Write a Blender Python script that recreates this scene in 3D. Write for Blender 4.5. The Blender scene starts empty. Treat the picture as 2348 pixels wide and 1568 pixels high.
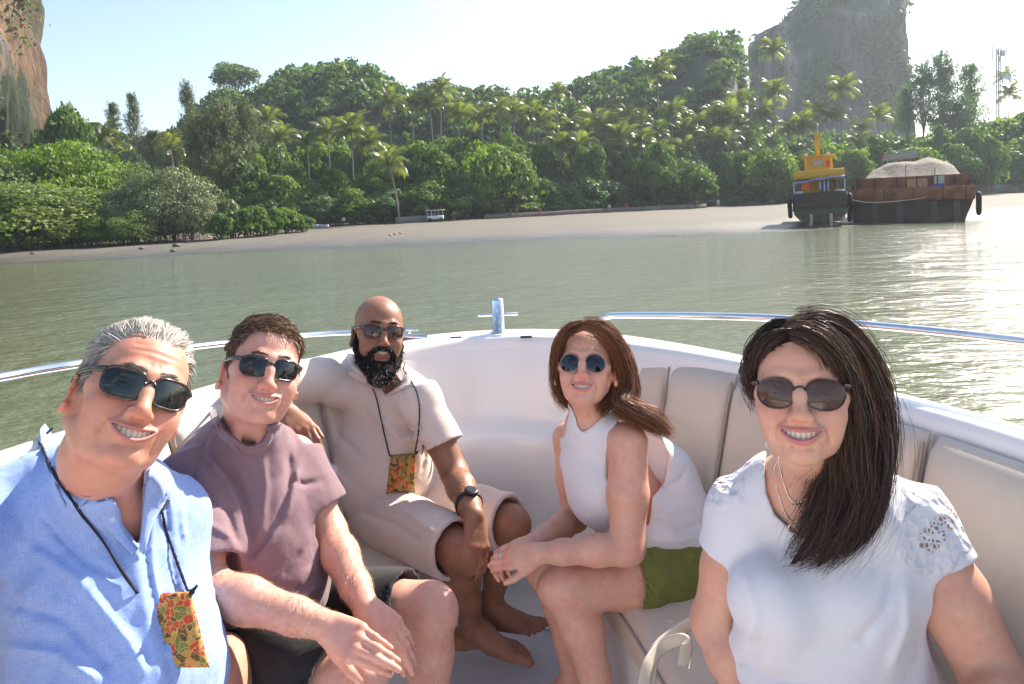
import bpy, math, random
import numpy as np
from mathutils import Vector, Matrix

random.seed(7)
RNG = np.random.default_rng(7)
sc = bpy.context.scene
R_ = math.radians
FLOOR, SEAT, GUN = 1.56, 1.95, 2.51          # heights inside the boat

# ------------------------------------------------------------------ camera
FPX, CAMZ = 740.0, 3.0
PITCH, ROLL, SHIFT = R_(-4.0), R_(2.4), -0.0815
cam_data = bpy.data.cameras.new('camera')
cam = bpy.data.objects.new('camera', cam_data)
sc.collection.objects.link(cam)
cam_data.sensor_width = 36.0
cam_data.lens = FPX / 1024 * 36.0
cam_data.shift_y = SHIFT
cam_data.clip_start = 0.05
cam_data.clip_end = 6000
CAMM = (Matrix.Translation((0, 0, CAMZ)) @ Matrix.Rotation(math.pi / 2 + PITCH, 4, 'X') @ Matrix.Rotation(-ROLL, 4, 'Z'))
cam.matrix_world = CAMM
sc.camera = cam

# ------------------------------------------------------------------ world, sun, exposure
SUN_EL, SUN_AZ = R_(37), R_(45)          # azimuth measured from +Y towards +X
world = bpy.data.worlds.new('World')
sc.world = world
world.use_nodes = True
wn, wl = world.node_tree.nodes, world.node_tree.links
wn.clear()
w_out = wn.new('ShaderNodeOutputWorld')
w_bg = wn.new('ShaderNodeBackground')
w_sky = wn.new('ShaderNodeTexSky')
w_sky.sky_type = 'NISHITA'
w_sky.sun_disc = False
w_sky.sun_elevation = SUN_EL
w_sky.sun_rotation = SUN_AZ
w_sky.air_density = 1.0
w_sky.dust_density = 1.1
w_sky.ozone_density = 1.0
w_bg.inputs['Strength'].default_value = 0.10
# thin cirrus: white cloud mixed over the sky by direction, one veil all round
tc = wn.new('ShaderNodeTexCoord')
mp = wn.new('ShaderNodeMapping'); mp.inputs['Scale'].default_value = (1.0, 1.0, 4.5)
mp.inputs['Location'].default_value = (0.35, 0.1, 0.2)
nz = wn.new('ShaderNodeTexNoise'); nz.inputs['Scale'].default_value = 2.6; nz.inputs['Detail'].default_value = 6; nz.inputs['Roughness'].default_value = 0.62
rp = wn.new('ShaderNodeValToRGB'); rp.color_ramp.elements[0].position = 0.53; rp.color_ramp.elements[1].position = 0.78
mx = wn.new('ShaderNodeMix'); mx.data_type = 'RGBA'
mx.inputs[7].default_value = (9.0, 9.6, 10.5, 1)
ml = wn.new('ShaderNodeMath'); ml.operation = 'MULTIPLY'; ml.inputs[1].default_value = 0.75
wl.new(tc.outputs['Generated'], mp.inputs['Vector']); wl.new(mp.outputs[0], nz.inputs['Vector'])
wl.new(nz.outputs['Fac'], rp.inputs[0]); wl.new(rp.outputs[0], ml.inputs[0])
wl.new(ml.outputs[0], mx.inputs[0]); wl.new(w_sky.outputs[0], mx.inputs[6])
wl.new(mx.outputs[2], w_bg.inputs['Color']); wl.new(w_bg.outputs[0], w_out.inputs[0])

sun_d = bpy.data.lights.new('sun', 'SUN')
sun_d.energy = 5.0
sun_d.angle = R_(0.6)
sun_d.color = (1.0, 0.91, 0.78)
sun = bpy.data.objects.new('sun', sun_d)
sc.collection.objects.link(sun)
SUND = Vector((math.sin(SUN_AZ) * math.cos(SUN_EL), math.cos(SUN_AZ) * math.cos(SUN_EL), math.sin(SUN_EL)))
sun.rotation_euler = SUND.to_track_quat('Z', 'Y').to_euler()
sun.location = (30, 30, 60)

sc.view_settings.view_transform = 'Standard'
sc.view_settings.look = 'None'
sc.view_settings.exposure = 1.25
sc.view_settings.gamma = 1.0
sc.view_settings.use_curve_mapping = False
sc.render.engine = 'CYCLES'
sc.cycles.use_denoising = True
sc.cycles.max_bounces = 8
sc.cycles.transparent_max_bounces = 12
sc.cycles.sample_clamp_indirect = 6.0
sc.cycles.caustics_reflective = False
sc.cycles.caustics_refractive = False

# ------------------------------------------------------------------ picture point -> place
# (x, y) measured on the photograph enlarged to 2347 x 1568; Y = distance along the world's y
VK = 1024 / 2347.0
_cr = np.array(CAMM.to_3x3())
def ray(x, y):
    px, py = x * VK, y * VK
    d = np.array([(px - 512) / FPX, (342 - py + SHIFT * 1024) / FPX, -1.0])
    return _cr @ d
def V(x, y, Y):
    d = ray(x, y)
    return np.array([0, 0, CAMZ]) + d * (Y / d[1])
def VZ(x, y, z):
    d = ray(x, y)
    return np.array([0, 0, CAMZ]) + d * ((z - CAMZ) / d[2])

# ------------------------------------------------------------------ bookkeeping
COL = sc.collection
def tag(o, label=None, cat=None, group=None, kind=None):
    if label: o['label'] = label
    if cat: o['category'] = cat
    if group: o['group'] = group
    if kind: o['kind'] = kind
    return o
def empty(name, loc=(0, 0, 0), label=None, cat=None, group=None, rotz=0.0):
    o = bpy.data.objects.new(name, None)
    o.empty_display_size = 0.1
    COL.objects.link(o)
    o.location = tuple(loc); o.rotation_euler = (0, 0, rotz)
    return tag(o, label, cat, group)
def wmat(o):
    m = Matrix.LocRotScale(o.location, o.rotation_euler, o.scale)
    return m if o.parent is None else wmat(o.parent) @ o.matrix_parent_inverse @ m
def put(o, parent):
    """parent o, whose mesh is in world coordinates, keeping it in place"""
    if parent is not None:
        o.parent = parent
        o.matrix_parent_inverse = wmat(parent).inverted()
    return o
def mesh_np(name, v, f, mat=None, parent=None, smooth=True, col=None, mats=None, mi=None):
    """object from numpy arrays; f is (n,3) or (n,4) or a list of such arrays"""
    fs = f if isinstance(f, list) else [f]
    fs = [np.asarray(a, dtype=np.int32) for a in fs if len(a)]
    me = bpy.data.meshes.new(name)
    v = np.asarray(v, dtype=np.float32)
    me.vertices.add(len(v)); me.vertices.foreach_set('co', v.ravel())
    nl = sum(a.size for a in fs); nf = sum(len(a) for a in fs)
    me.loops.add(nl); me.polygons.add(nf)
    me.loops.foreach_set('vertex_index', np.concatenate([a.ravel() for a in fs]))
    tot = np.concatenate([np.full(len(a), a.shape[1], np.int32) for a in fs])
    st = np.concatenate([[0], np.cumsum(tot)[:-1]]).astype(np.int32)
    me.polygons.foreach_set('loop_start', st)
    if smooth: me.polygons.foreach_set('use_smooth', np.ones(nf, bool))
    if col is not None:
        a = me.color_attributes.new('tint', 'FLOAT_COLOR', 'POINT')
        c = np.ones((len(v), 4), np.float32); c[:, :col.shape[1]] = col
        a.data.foreach_set('color', c.ravel())
    me.update(calc_edges=True)
    for m in (mats or ([mat] if mat else [])): me.materials.append(m)
    if mi is not None: me.polygons.foreach_set('material_index', np.asarray(mi, np.int32))
    o = bpy.data.objects.new(name, me)
    COL.objects.link(o)
    return put(o, parent)

# ------------------------------------------------------------------ materials
MATS = {}
def _mat(name):
    m = bpy.data.materials.new(name); m.use_nodes = True
    nt = m.node_tree; b = nt.nodes['Principled BSDF']
    MATS[name] = m
    return m, nt, b
def noise_node(nt, scale, detail=4, rough=0.55, vec='Object', stretch=None):
    t = nt.nodes.new('ShaderNodeTexCoord'); n = nt.nodes.new('ShaderNodeTexNoise')
    n.inputs['Scale'].default_value = scale; n.inputs['Detail'].default_value = detail; n.inputs['Roughness'].default_value = rough
    if stretch:
        mp = nt.nodes.new('ShaderNodeMapping'); mp.inputs['Scale'].default_value = stretch
        nt.links.new(t.outputs[vec], mp.inputs[0]); nt.links.new(mp.outputs[0], n.inputs['Vector'])
    else: nt.links.new(t.outputs[vec], n.inputs['Vector'])
    return n
def ramp(nt, src, stops):
    r = nt.nodes.new('ShaderNodeValToRGB'); e = r.color_ramp.elements
    while len(e) > 1: e.remove(e[-1])
    e[0].position = stops[0][0]; e[0].color = (*stops[0][1], 1)
    for p, c in stops[1:]:
        k = e.new(p); k.color = (*c, 1)
    nt.links.new(src, r.inputs[0]); return r
def bump(nt, b, src, strength, dist):
    n = nt.nodes.new('ShaderNodeBump'); n.inputs['Strength'].default_value = strength; n.inputs['Distance'].default_value = dist
    nt.links.new(src, n.inputs['Height'])
    prev = b.inputs['Normal'].links
    if prev: nt.links.new(prev[0].from_socket, n.inputs['Normal'])
    nt.links.new(n.outputs[0], b.inputs['Normal']); return n
def simple(name, col, rough=0.5, metal=0.0, var=0.12, nscale=20, bmp=0.0, bscale=60, bdist=0.002, spec=0.5, coat=0.0, stretch=None):
    if name in MATS: return MATS[name]
    m, nt, b = _mat(name)
    b.inputs['Roughness'].default_value = rough; b.inputs['Metallic'].default_value = metal
    b.inputs['Specular IOR Level'].default_value = spec; b.inputs['Coat Weight'].default_value = coat
    c = np.array(col[:3], float)
    n = noise_node(nt, nscale, stretch=stretch)
    r = ramp(nt, n.outputs['Fac'], [(0.3, tuple(c * (1 - var))), (0.7, tuple(np.minimum(c * (1 + var), 1)))])
    nt.links.new(r.outputs[0], b.inputs['Base Color'])
    if bmp:
        n2 = noise_node(nt, bscale, 5, 0.6, stretch=stretch); bump(nt, b, n2.outputs['Fac'], bmp, bdist)
    return m
def tinted(name, rough=0.5, nscale=200, var=0.06, sss=0.0, bmp=0.0, bscale=500, bdist=0.001, spec=0.5, sheen=0.0, radius=(1.0, 0.35, 0.2), scale=0.006):
    """colour from the mesh attribute 'tint', broken up by noise"""
    m, nt, b = _mat(name)
    a = nt.nodes.new('ShaderNodeAttribute'); a.attribute_name = 'tint'
    n = noise_node(nt, nscale)
    mr = nt.nodes.new('ShaderNodeMapRange'); mr.inputs['To Min'].default_value = 1 - var * 2; mr.inputs['To Max'].default_value = 1 + var * 2
    nt.links.new(n.outputs['Fac'], mr.inputs['Value'])
    mm = nt.nodes.new('ShaderNodeVectorMath'); mm.operation = 'SCALE'
    nt.links.new(a.outputs['Color'], mm.inputs[0]); nt.links.new(mr.outputs[0], mm.inputs['Scale'])
    nt.links.new(mm.outputs[0], b.inputs['Base Color'])
    b.inputs['Roughness'].default_value = rough; b.inputs['Specular IOR Level'].default_value = spec
    if sss:
        b.inputs['Subsurface Weight'].default_value = sss; b.inputs['Subsurface Radius'].default_value = radius
        b.inputs['Subsurface Scale'].default_value = scale
    if sheen: b.inputs['Sheen Weight'].default_value = sheen
    if bmp:
        n2 = noise_node(nt, bscale, 3, 0.6); bump(nt, b, n2.outputs['Fac'], bmp, bdist)
    return m
# ------------------------------------------------------------------ sculpting: signed distances, meshed
def _hash(ix, iy, iz):
    h = (ix * 374761393 + iy * 668265263 + iz * 2147483647 * 3) & 0xffffffff
    h = ((h ^ (h >> 13)) * 1274126177) & 0xffffffff
    h = (h ^ (h >> 16)) & 0xffff
    return h.astype(np.float32) / 32767.5 - 1.0
def noise3(p, f=1.0, seed=0):
    """smooth value noise in -1..1"""
    q = np.asarray(p, np.float32) * f + seed * 17.31
    i = np.floor(q); t = q - i; t = t * t * (3 - 2 * t); i = i.astype(np.int64)
    x, y, z = i[..., 0], i[..., 1], i[..., 2]
    tx, ty, tz = t[..., 0], t[..., 1], t[..., 2]
    def c(a, b, d): return _hash(x + a, y + b, z + d)
    a = c(0, 0, 0) * (1 - tx) + c(1, 0, 0) * tx; b = c(0, 1, 0) * (1 - tx) + c(1, 1, 0) * tx
    e = c(0, 0, 1) * (1 - tx) + c(1, 0, 1) * tx; g = c(0, 1, 1) * (1 - tx) + c(1, 1, 1) * tx
    return (a * (1 - ty) + b * ty) * (1 - tz) + (e * (1 - ty) + g * ty) * tz
def fbm(p, f=1.0, oct=3, seed=0):
    s = 0; a = 1.0
    for k in range(oct):
        s = s + a * noise3(p, f * 2 ** k, seed + k); a *= 0.5
    return s
def rot(ax=0, ay=0, az=0):
    """degrees; rotation matrix Rz.Ry.Rx"""
    a, b, c = R_(ax), R_(ay), R_(az)
    X = np.array([[1, 0, 0], [0, math.cos(a), -math.sin(a)], [0, math.sin(a), math.cos(a)]])
    Y = np.array([[math.cos(b), 0, math.sin(b)], [0, 1, 0], [-math.sin(b), 0, math.cos(b)]])
    Z = np.array([[math.cos(c), -math.sin(c), 0], [math.sin(c), math.cos(c), 0], [0, 0, 1]])
    return Z @ Y @ X
class Frame:
    def __init__(s, o=(0, 0, 0), R=None, k=1.0):
        s.o = np.array(o, float); s.R = np.eye(3) if R is None else np.array(R, float); s.k = k
    def w(s, p): return s.o + s.k * (np.asarray(p, float) @ s.R.T)
    def l(s, p): return ((np.asarray(p, float) - s.o) @ s.R) / s.k
    def d(s, v): return np.asarray(v, float) @ s.R.T
ID = Frame()
def seg_t(p, a, b):
    ab = b - a; t = ((p - a) @ ab) / max(ab @ ab, 1e-12)
    t = np.clip(t, 0, 1); q = p - a - t[..., None] * ab
    return t, np.sqrt((q * q).sum(-1))
def poly_dist(p, pts, rad=None):
    """distance to a polyline, minus a radius interpolated along it"""
    best = None
    for i in range(len(pts) - 1):
        t, d = seg_t(p, pts[i], pts[i + 1])
        if rad is not None: d = d - (rad[i] * (1 - t) + rad[i + 1] * t)
        best = d if best is None else np.minimum(best, d)
    return best
class Sculpt:
    def __init__(s): s.ops = []; s.f = ID
    def frame(s, f): s.f = f; return s
    def _add(s, kind, fn, lo, hi, k, extra=0.0):
        f = s.f
        c = np.array([[x, y, z] for x in (lo[0], hi[0]) for y in (lo[1], hi[1]) for z in (lo[2], hi[2])])
        w = f.w(c)
        s.ops.append((kind, fn, f, w.min(0) - k * f.k - 0.006 - extra, w.max(0) + k * f.k + 0.006 + extra, k * f.k))
    def cap(s, a, b, r1, r2=None, k=0.01, sub=False):
        a = np.array(a, float); b = np.array(b, float); r2 = r1 if r2 is None else r2
        def fn(p):
            t, d = seg_t(p, a, b); return d - (r1 + (r2 - r1) * t)
        m = max(r1, r2)
        s._add('s' if sub else 'u', fn, np.minimum(a, b) - m, np.maximum(a, b) + m, k)
    def line(s, pts, rad, k=0.01, sub=False, kk=None):
        """chain of capsules; blended once as a whole"""
        pts = [np.array(q, float) for q in pts]
        rad = list(rad) if hasattr(rad, '__len__') else [rad] * len(pts)
        A = np.array(pts); m = max(rad)
        def fn(p):
            best = None
            for i in range(len(pts) - 1):
                t, d = seg_t(p, pts[i], pts[i + 1]); d = d - (rad[i] * (1 - t) + rad[i + 1] * t)
                if best is None: best = d
                elif kk:
                    h = np.maximum(kk - np.abs(best - d), 0) / kk; best = np.minimum(best, d) - h * h * kk * 0.25
                else: best = np.minimum(best, d)
            return best
        s._add('s' if sub else 'u', fn, A.min(0) - m, A.max(0) + m, k)
    def cyl(s, a, b, r1, r2=None, k=0.01, rd=.003, sub=False):
        """sleeve: cone along a-b, flat at b"""
        a = np.array(a, float); b = np.array(b, float); r2 = r1 if r2 is None else r2; L = np.linalg.norm(b - a); ax = (b - a) / L
        def fn(p):
            t = (p - a) @ ax; q = p - a - t[..., None] * ax; rr = np.sqrt((q * q).sum(-1)) - (r1 + (r2 - r1) * t / L)
            u = np.stack([rr + rd, t - L + rd], -1)
            d1 = np.sqrt((np.maximum(u, 0) ** 2).sum(-1)) + np.minimum(u.max(-1), 0) - rd
            return np.maximum(d1, -t - r1 * .5)
        m = max(r1, r2) * 1.2
        s._add('s' if sub else 'u', fn, np.minimum(a, b) - m, np.maximum(a, b) + m, k)
    def ell(s, c, r, R=None, k=0.01, sub=False):
        c = np.array(c, float); r = np.array(r if hasattr(r, '__len__') else [r] * 3, float)
        def fn(p):
            q = p - c
            if R is not None: q = q @ R
            k0 = np.sqrt(((q / r) ** 2).sum(-1)); k1 = np.sqrt(((q / (r * r)) ** 2).sum(-1)) + 1e-9
            return k0 * (k0 - 1) / k1
        m = r if R is None else np.full(3, r.max())
        s._add('s' if sub else 'u', fn, c - m, c + m, k)
    def box(s, c, h, rd=0.01, R=None, k=0.01, sub=False):
        c = np.array(c, float); h = np.array(h, float)
        def fn(p):
            q = p - c
            if R is not None: q = q @ R
            q = np.abs(q) - (h - rd)
            return np.sqrt((np.maximum(q, 0) ** 2).sum(-1)) + np.minimum(q.max(-1), 0) - rd
        m = h if R is None else np.full(3, np.sqrt((h * h).sum()))
        s._add('s' if sub else 'u', fn, c - m, c + m, k)
    def fold(s, pts, w, amp):
        """amp > 0 cuts a groove, amp < 0 raises a ridge, w wide"""
        pts = [np.array(q, float) for q in pts]; A = np.array(pts)
        def fn(p): return amp * np.exp(-(poly_dist(p, pts) / w) ** 2)
        s._add('d', fn, A.min(0) - 2.2 * w, A.max(0) + 2.2 * w, 0.0)
    def disp(s, fn, lo, hi): s._add('d', fn, np.array(lo, float), np.array(hi, float), 0.0)
    def func(s, fn, lo, hi, k=0.004, sub=False): s._add('s' if sub else 'u', fn, np.array(lo, float), np.array(hi, float), k)
    def cut(s, fn, lo, hi, k=0.002): s._add('s', fn, np.array(lo, float), np.array(hi, float), k)
    def prep(s):
        """widen each shape's box so that later blends still find it"""
        ops = s.ops
        for i, (kind, fn, f, lo, hi, k) in enumerate(ops):
            if kind != 'u': continue
            e = 0.0
            for o in ops[i + 1:]:
                if o[0] in 'us' and o[5] > k + e and (o[3] - .01 <= hi + .02).all() and (o[4] + .01 >= lo - .02).all(): e = o[5] - k
            if e > 0: ops[i] = (kind, fn, f, lo - e, hi + e, k)
    def field(s, P, half):
        """P (nb, m, 3); half = half-diagonal of the blocks"""
        nb = len(P); D = np.full(P.shape[:2], 0.2, np.float32)
        bl = P.min(1); bh = P.max(1)
        for kind, fn, f, lo, hi, k in s.ops:
            m = np.nonzero(((bh + half >= lo) & (bl - half <= hi)).all(1))[0]
            if not len(m): continue
            q = ((P[m] - f.o.astype(np.float32)) @ f.R.astype(np.float32)) / np.float32(f.k)
            v = (fn(q) * f.k).astype(np.float32); d = D[m]
            if kind == 'u':
                if k > 0:
                    h = np.maximum(k - np.abs(d - v), 0) / k; D[m] = np.minimum(d, v) - h * h * k * 0.25
                else: D[m] = np.minimum(d, v)
            elif kind == 's':
                v = -v
                if k > 0:
                    h = np.maximum(k - np.abs(d - v), 0) / k; D[m] = np.maximum(d, v) + h * h * k * 0.25
                else: D[m] = np.maximum(d, v)
            else: D[m] = d + v
        return D
    def mesh(s, h, B=8, relax=2, keep=None):
        """surface nets on sparse blocks of B^3 cells of size h"""
        s.prep()
        us = [o for o in s.ops if o[0] == 'u']
        lo = np.min([o[3] for o in us], 0); hi = np.max([o[4] for o in us], 0)
        L = B * h; n = np.ceil((hi - lo) / L).astype(int) + 1
        g = np.stack(np.meshgrid(*[np.arange(k) for k in n], indexing='ij'), -1).reshape(-1, 3)
        cen = (lo + (g + 0.5) * L)
        sel = np.zeros(len(g), bool)
        for i in range(0, len(g), 60000):
            dc = s.field(cen[i:i + 60000][:, None, :], L * 0.5)[:, 0]
            sel[i:i + 60000] = np.abs(dc) < L * 1.15
        g = g[sel]
        if keep is not None: g = g[keep(lo + (g + 0.5) * L)]
        off = np.stack(np.meshgrid(*[np.arange(B + 1)] * 3, indexing='ij'), -1).reshape(-1, 3)
        N = n * B + 2
        VK_, VP, EK = [], [], []
        cor = np.array([[a, b, c] for a in (0, 1) for b in (0, 1) for c in (0, 1)])
        edges = [(a, b) for a in range(8) for b in range(a + 1, 8) if np.abs(cor[a] - cor[b]).sum() == 1]
        for i in range(0, len(g), 1500):
            gb = g[i:i + 1500]
            base = gb * B
            P = (lo + (base[:, None, :] + off[None]) * h).astype(np.float32)
            D = s.field(P, h).reshape(len(gb), B + 1, B + 1, B + 1)
            S = D < 0
            cnt = np.zeros((len(gb), B, B, B), np.int8)
            for c in cor: cnt += S[:, c[0]:c[0] + B, c[1]:c[1] + B, c[2]:c[2] + B]
            ab, ax, ay, az = np.nonzero((cnt > 0) & (cnt < 8))
            if not len(ab): continue
            cd = np.stack([D[ab, ax + c[0], ay + c[1], az + c[2]] for c in cor], 1)
            acc = np.zeros((len(ab), 3), np.float32); na = np.zeros(len(ab), np.float32)
            for a, b in edges:
                da, db = cd[:, a], cd[:, b]; m = (da < 0) != (db < 0)
                t = np.where(m, da / np.where(m, da - db, 1), 0)
                acc += np.where(m[:, None], cor[a] + t[:, None] * (cor[b] - cor[a]), 0); na += m
            cell = base[ab] + np.stack([ax, ay, az], 1)
            VP.append(lo + (cell + acc / na[:, None]) * h)
            VK_.append((cell[:, 0] * N[1] + cell[:, 1]) * N[2] + cell[:, 2])
            for axis in range(3):
                e = np.zeros(3, int); e[axis] = 1
                s0 = cd[:, 0] < 0; idx = [j for j, c in enumerate(cor) if (c == e).all()][0]
                s1 = cd[:, idx] < 0; m = s0 != s1
                EK.append(np.stack([VK_[-1][m], np.full(m.sum(), axis), s0[m].astype(int)], 1))
        key = np.concatenate(VK_); vp = np.concatenate(VP); ek = np.concatenate(EK)
        o = np.argsort(key); key = key[o]; vp = vp[o]
        st = [N[1] * N[2], N[2], 1]; F = []
        for axis in range(3):
            u, v = [(1, 2), (2, 0), (0, 1)][axis]
            e = ek[ek[:, 1] == axis]
            ks = [e[:, 0], e[:, 0] - st[u], e[:, 0] - st[u] - st[v], e[:, 0] - st[v]]
            ii = [np.minimum(np.searchsorted(key, kk), len(key) - 1) for kk in ks]
            ok = np.ones(len(e), bool)
            for a, kk in zip(ii, ks): ok &= key[a] == kk
            q = np.stack(ii, 1); fl = e[:, 2] == 0
            q[fl] = q[fl][:, ::-1]
            F.append(q[ok])
        F = np.concatenate(F)
        for _ in range(relax): vp = relax_mesh(vp, F, 0.5)
        return vp, F
def relax_mesh(v, F, a=0.5):
    n = len(v); acc = np.zeros((n, 3)); c = np.zeros(n)
    for i in range(4):
        p, q = F[:, i], F[:, (i + 1) % 4]
        for k in range(3): acc[:, k] += np.bincount(p, v[q, k], n)
        c += np.bincount(p, minlength=n)
    ok = c > 0; out = v.copy(); out[ok] = v[ok] * (1 - a) + a * acc[ok] / c[ok, None]
    return out
def vnormals(v, F):
    a = v[F[:, 2]] - v[F[:, 0]]; b = v[F[:, -1]] - v[F[:, 1]]
    fn = np.cross(a, b); n = np.zeros_like(v)
    for i in range(F.shape[1]):
        for k in range(3): n[:, k] += np.bincount(F[:, i], fn[:, k], len(v))
    return n / (np.linalg.norm(n, axis=1, keepdims=True) + 1e-12)
def gauss(d, w): return np.exp(-(d / w) ** 2)
def tube(pts, r, n=8, closed=False, up=(0, 0, 1), sq=None):
    """tube along points; r scalar or list; sq=(w,h) flattens the section"""
    P = np.array(pts, float); m = len(P)
    r = np.full(m, r) if not hasattr(r, '__len__') else np.array(r)
    if closed: T = np.roll(P, -1, 0) - np.roll(P, 1, 0)
    else: T = np.gradient(P, axis=0)
    T /= np.linalg.norm(T, axis=1, keepdims=True) + 1e-12
    u = np.zeros_like(P); ref = np.array(up, float)
    for i in range(m):
        a = ref - T[i] * (ref @ T[i])
        if np.linalg.norm(a) < 1e-3: a = np.cross(T[i], (1, 0.3, 0.1))
        u[i] = a / np.linalg.norm(a)
        if up is None or closed is None: pass
    w = np.cross(T, u); th = np.linspace(0, 2 * np.pi, n, endpoint=False)
    sw, sh = sq if sq else (1, 1)
    ring = (np.cos(th)[None, :, None] * w[:, None] * sw + np.sin(th)[None, :, None] * u[:, None] * sh) * r[:, None, None] + P[:, None]
    v = ring.reshape(-1, 3); F = []
    k = m if closed else m - 1
    i = np.arange(k)[:, None]; j = np.arange(n)[None]
    a = i * n + j; b = i * n + (j + 1) % n; c = ((i + 1) % m) * n + (j + 1) % n; d = ((i + 1) % m) * n + j
    F = np.stack([a, b, c, d], -1).reshape(-1, 4)
    if not closed and n % 2 == 0:
        caps = []
        for base, rev in ((0, False), ((m - 1) * n, True)):
            for q in range(n // 2 - 1):
                t = (base + q, base + q + 1, base + n - 2 - q, base + n - 1 - q) if n > 4 else (base, base + 1, base + 2, base + 3)
                caps.append(t if not rev else t[::-1])
                if n <= 4: break
        F = np.concatenate([F, np.array(caps)])
    return v, F
def join(parts):
    v, f, o = [], [], 0
    for a, b in parts: v.append(a); f.append(b + o); o += len(a)
    return np.concatenate(v), np.concatenate(f)

def cr(P, n):
    """Catmull-Rom resample of a polyline (m,3) to n points"""
    P = np.array(P, float); m = len(P)
    if m == 2: t = np.linspace(0, 1, n)[:, None]; return P[0] * (1 - t) + P[1] * t
    Q = np.vstack([2 * P[0] - P[1], P, 2 * P[-1] - P[-2]])
    L = np.concatenate([[0], np.cumsum(np.linalg.norm(np.diff(P, axis=0), axis=1))]); u = np.interp(np.linspace(0, L[-1], n), L, np.arange(m))
    i = np.minimum(u.astype(int), m - 2); t = (u - i)[:, None]
    a, b, c, d = Q[i], Q[i + 1], Q[i + 2], Q[i + 3]
    return .5 * (2 * b + (c - a) * t + (2 * a - 5 * b + 4 * c - d) * t * t + (3 * b - a - 3 * c + d) * t ** 3)
def bx(name, c, h, mat, parent, rd=.02, R=None, seg=2):
    """rounded box as one mesh"""
    import bmesh
    bm = bmesh.new(); bmesh.ops.create_cube(bm, size=2)
    for v in bm.verts: v.co = Vector((v.co.x * h[0], v.co.y * h[1], v.co.z * h[2]))
    if rd: bmesh.ops.bevel(bm, geom=list(bm.edges), offset=min(rd, min(h) * .9), segments=seg, profile=.5, affect='EDGES')
    M = Matrix.Identity(3) if R is None else Matrix([list(map(float, r)) for r in R])
    for v in bm.verts: v.co = M @ v.co + Vector(tuple(map(float, c)))
    me = bpy.data.meshes.new(name); bm.to_mesh(me); bm.free(); me.materials.append(mat)
    if rd: me.polygons.foreach_set('use_smooth', np.ones(len(me.polygons), bool))
    o = bpy.data.objects.new(name, me); COL.objects.link(o); return put(o, parent)
# ------------------------------------------------------------------ water, beach, hills
def water_mat():
    m, nt, b = _mat('murky_water'); b.inputs['Roughness'].default_value = .06; b.inputs['IOR'].default_value = 1.33; b.inputs['Specular IOR Level'].default_value = .6
    n = noise_node(nt, .05, 4, .6); r = ramp(nt, n.outputs['Fac'], [(.3, (.112, .132, .072)), (.7, (.138, .156, .086))]); nt.links.new(r.outputs[0], b.inputs['Base Color'])
    for sc_, st, ds, sx in ((.35, .9, .25, (1, 1.5, 1)), (1.6, 1.0, .105, (1, 1.9, 1)), (6.5, .9, .030, (1, 2.0, 1)), (19, .5, .006, (1, 1.6, 1))):
        q = noise_node(nt, sc_, 3, .55, stretch=sx); bump(nt, b, q.outputs['Fac'], st, ds)
    return m
def grid_mesh(name, xs, ys, zf, mat, kind='structure'):
    X, Y = np.meshgrid(xs, ys); Z = zf(X, Y); v = np.stack([X, Y, Z], -1).reshape(-1, 3); n = len(xs)
    i = (np.arange(len(ys) - 1)[:, None] * n + np.arange(n - 1)[None]).ravel()
    o = mesh_np(name, v, np.stack([i, i + 1, i + n + 1, i + n], 1), mat); o['kind'] = kind; return o
grid_mesh('water', np.array([-2500, -60, 60, 2500.]), np.array([-2500, -20, 150, 2500.]), lambda X, Y: X * 0, water_mat())
def shore(X):
    """distance to the waterline along y for each x"""
    return np.interp(X, [-400, -120, -60, -43, -25, -6.5, 17, 28, 37, 60, 100, 400], [20, 46, 58, 62, 64, 64.5, 59.5, 64, 70, 72, 84, 160]) + 1.3 * np.sin(X * .21) + .8 * np.sin(X * .083 + 1)
def treeline(X):
    return np.interp(X, [-400, -120, -60, -41, -38, -20, 0, 30, 66, 120, 400], [40, 62, 80, 97, 122, 126, 132, 148, 168, 190, 330])
def ground_z(X, Y):
    t = Y - shore(X); T = treeline(X) - shore(X)
    z = np.where(t < 0, t * .06, np.interp(t, [0, 12, 50, 110, 200, 500, 3000], [0, .22, .85, 1.5, 3.0, 12, 12]))
    return np.maximum(z, -3) + .03 * np.sin(X * .7) * (t > 3) * (t < 80)
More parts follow.
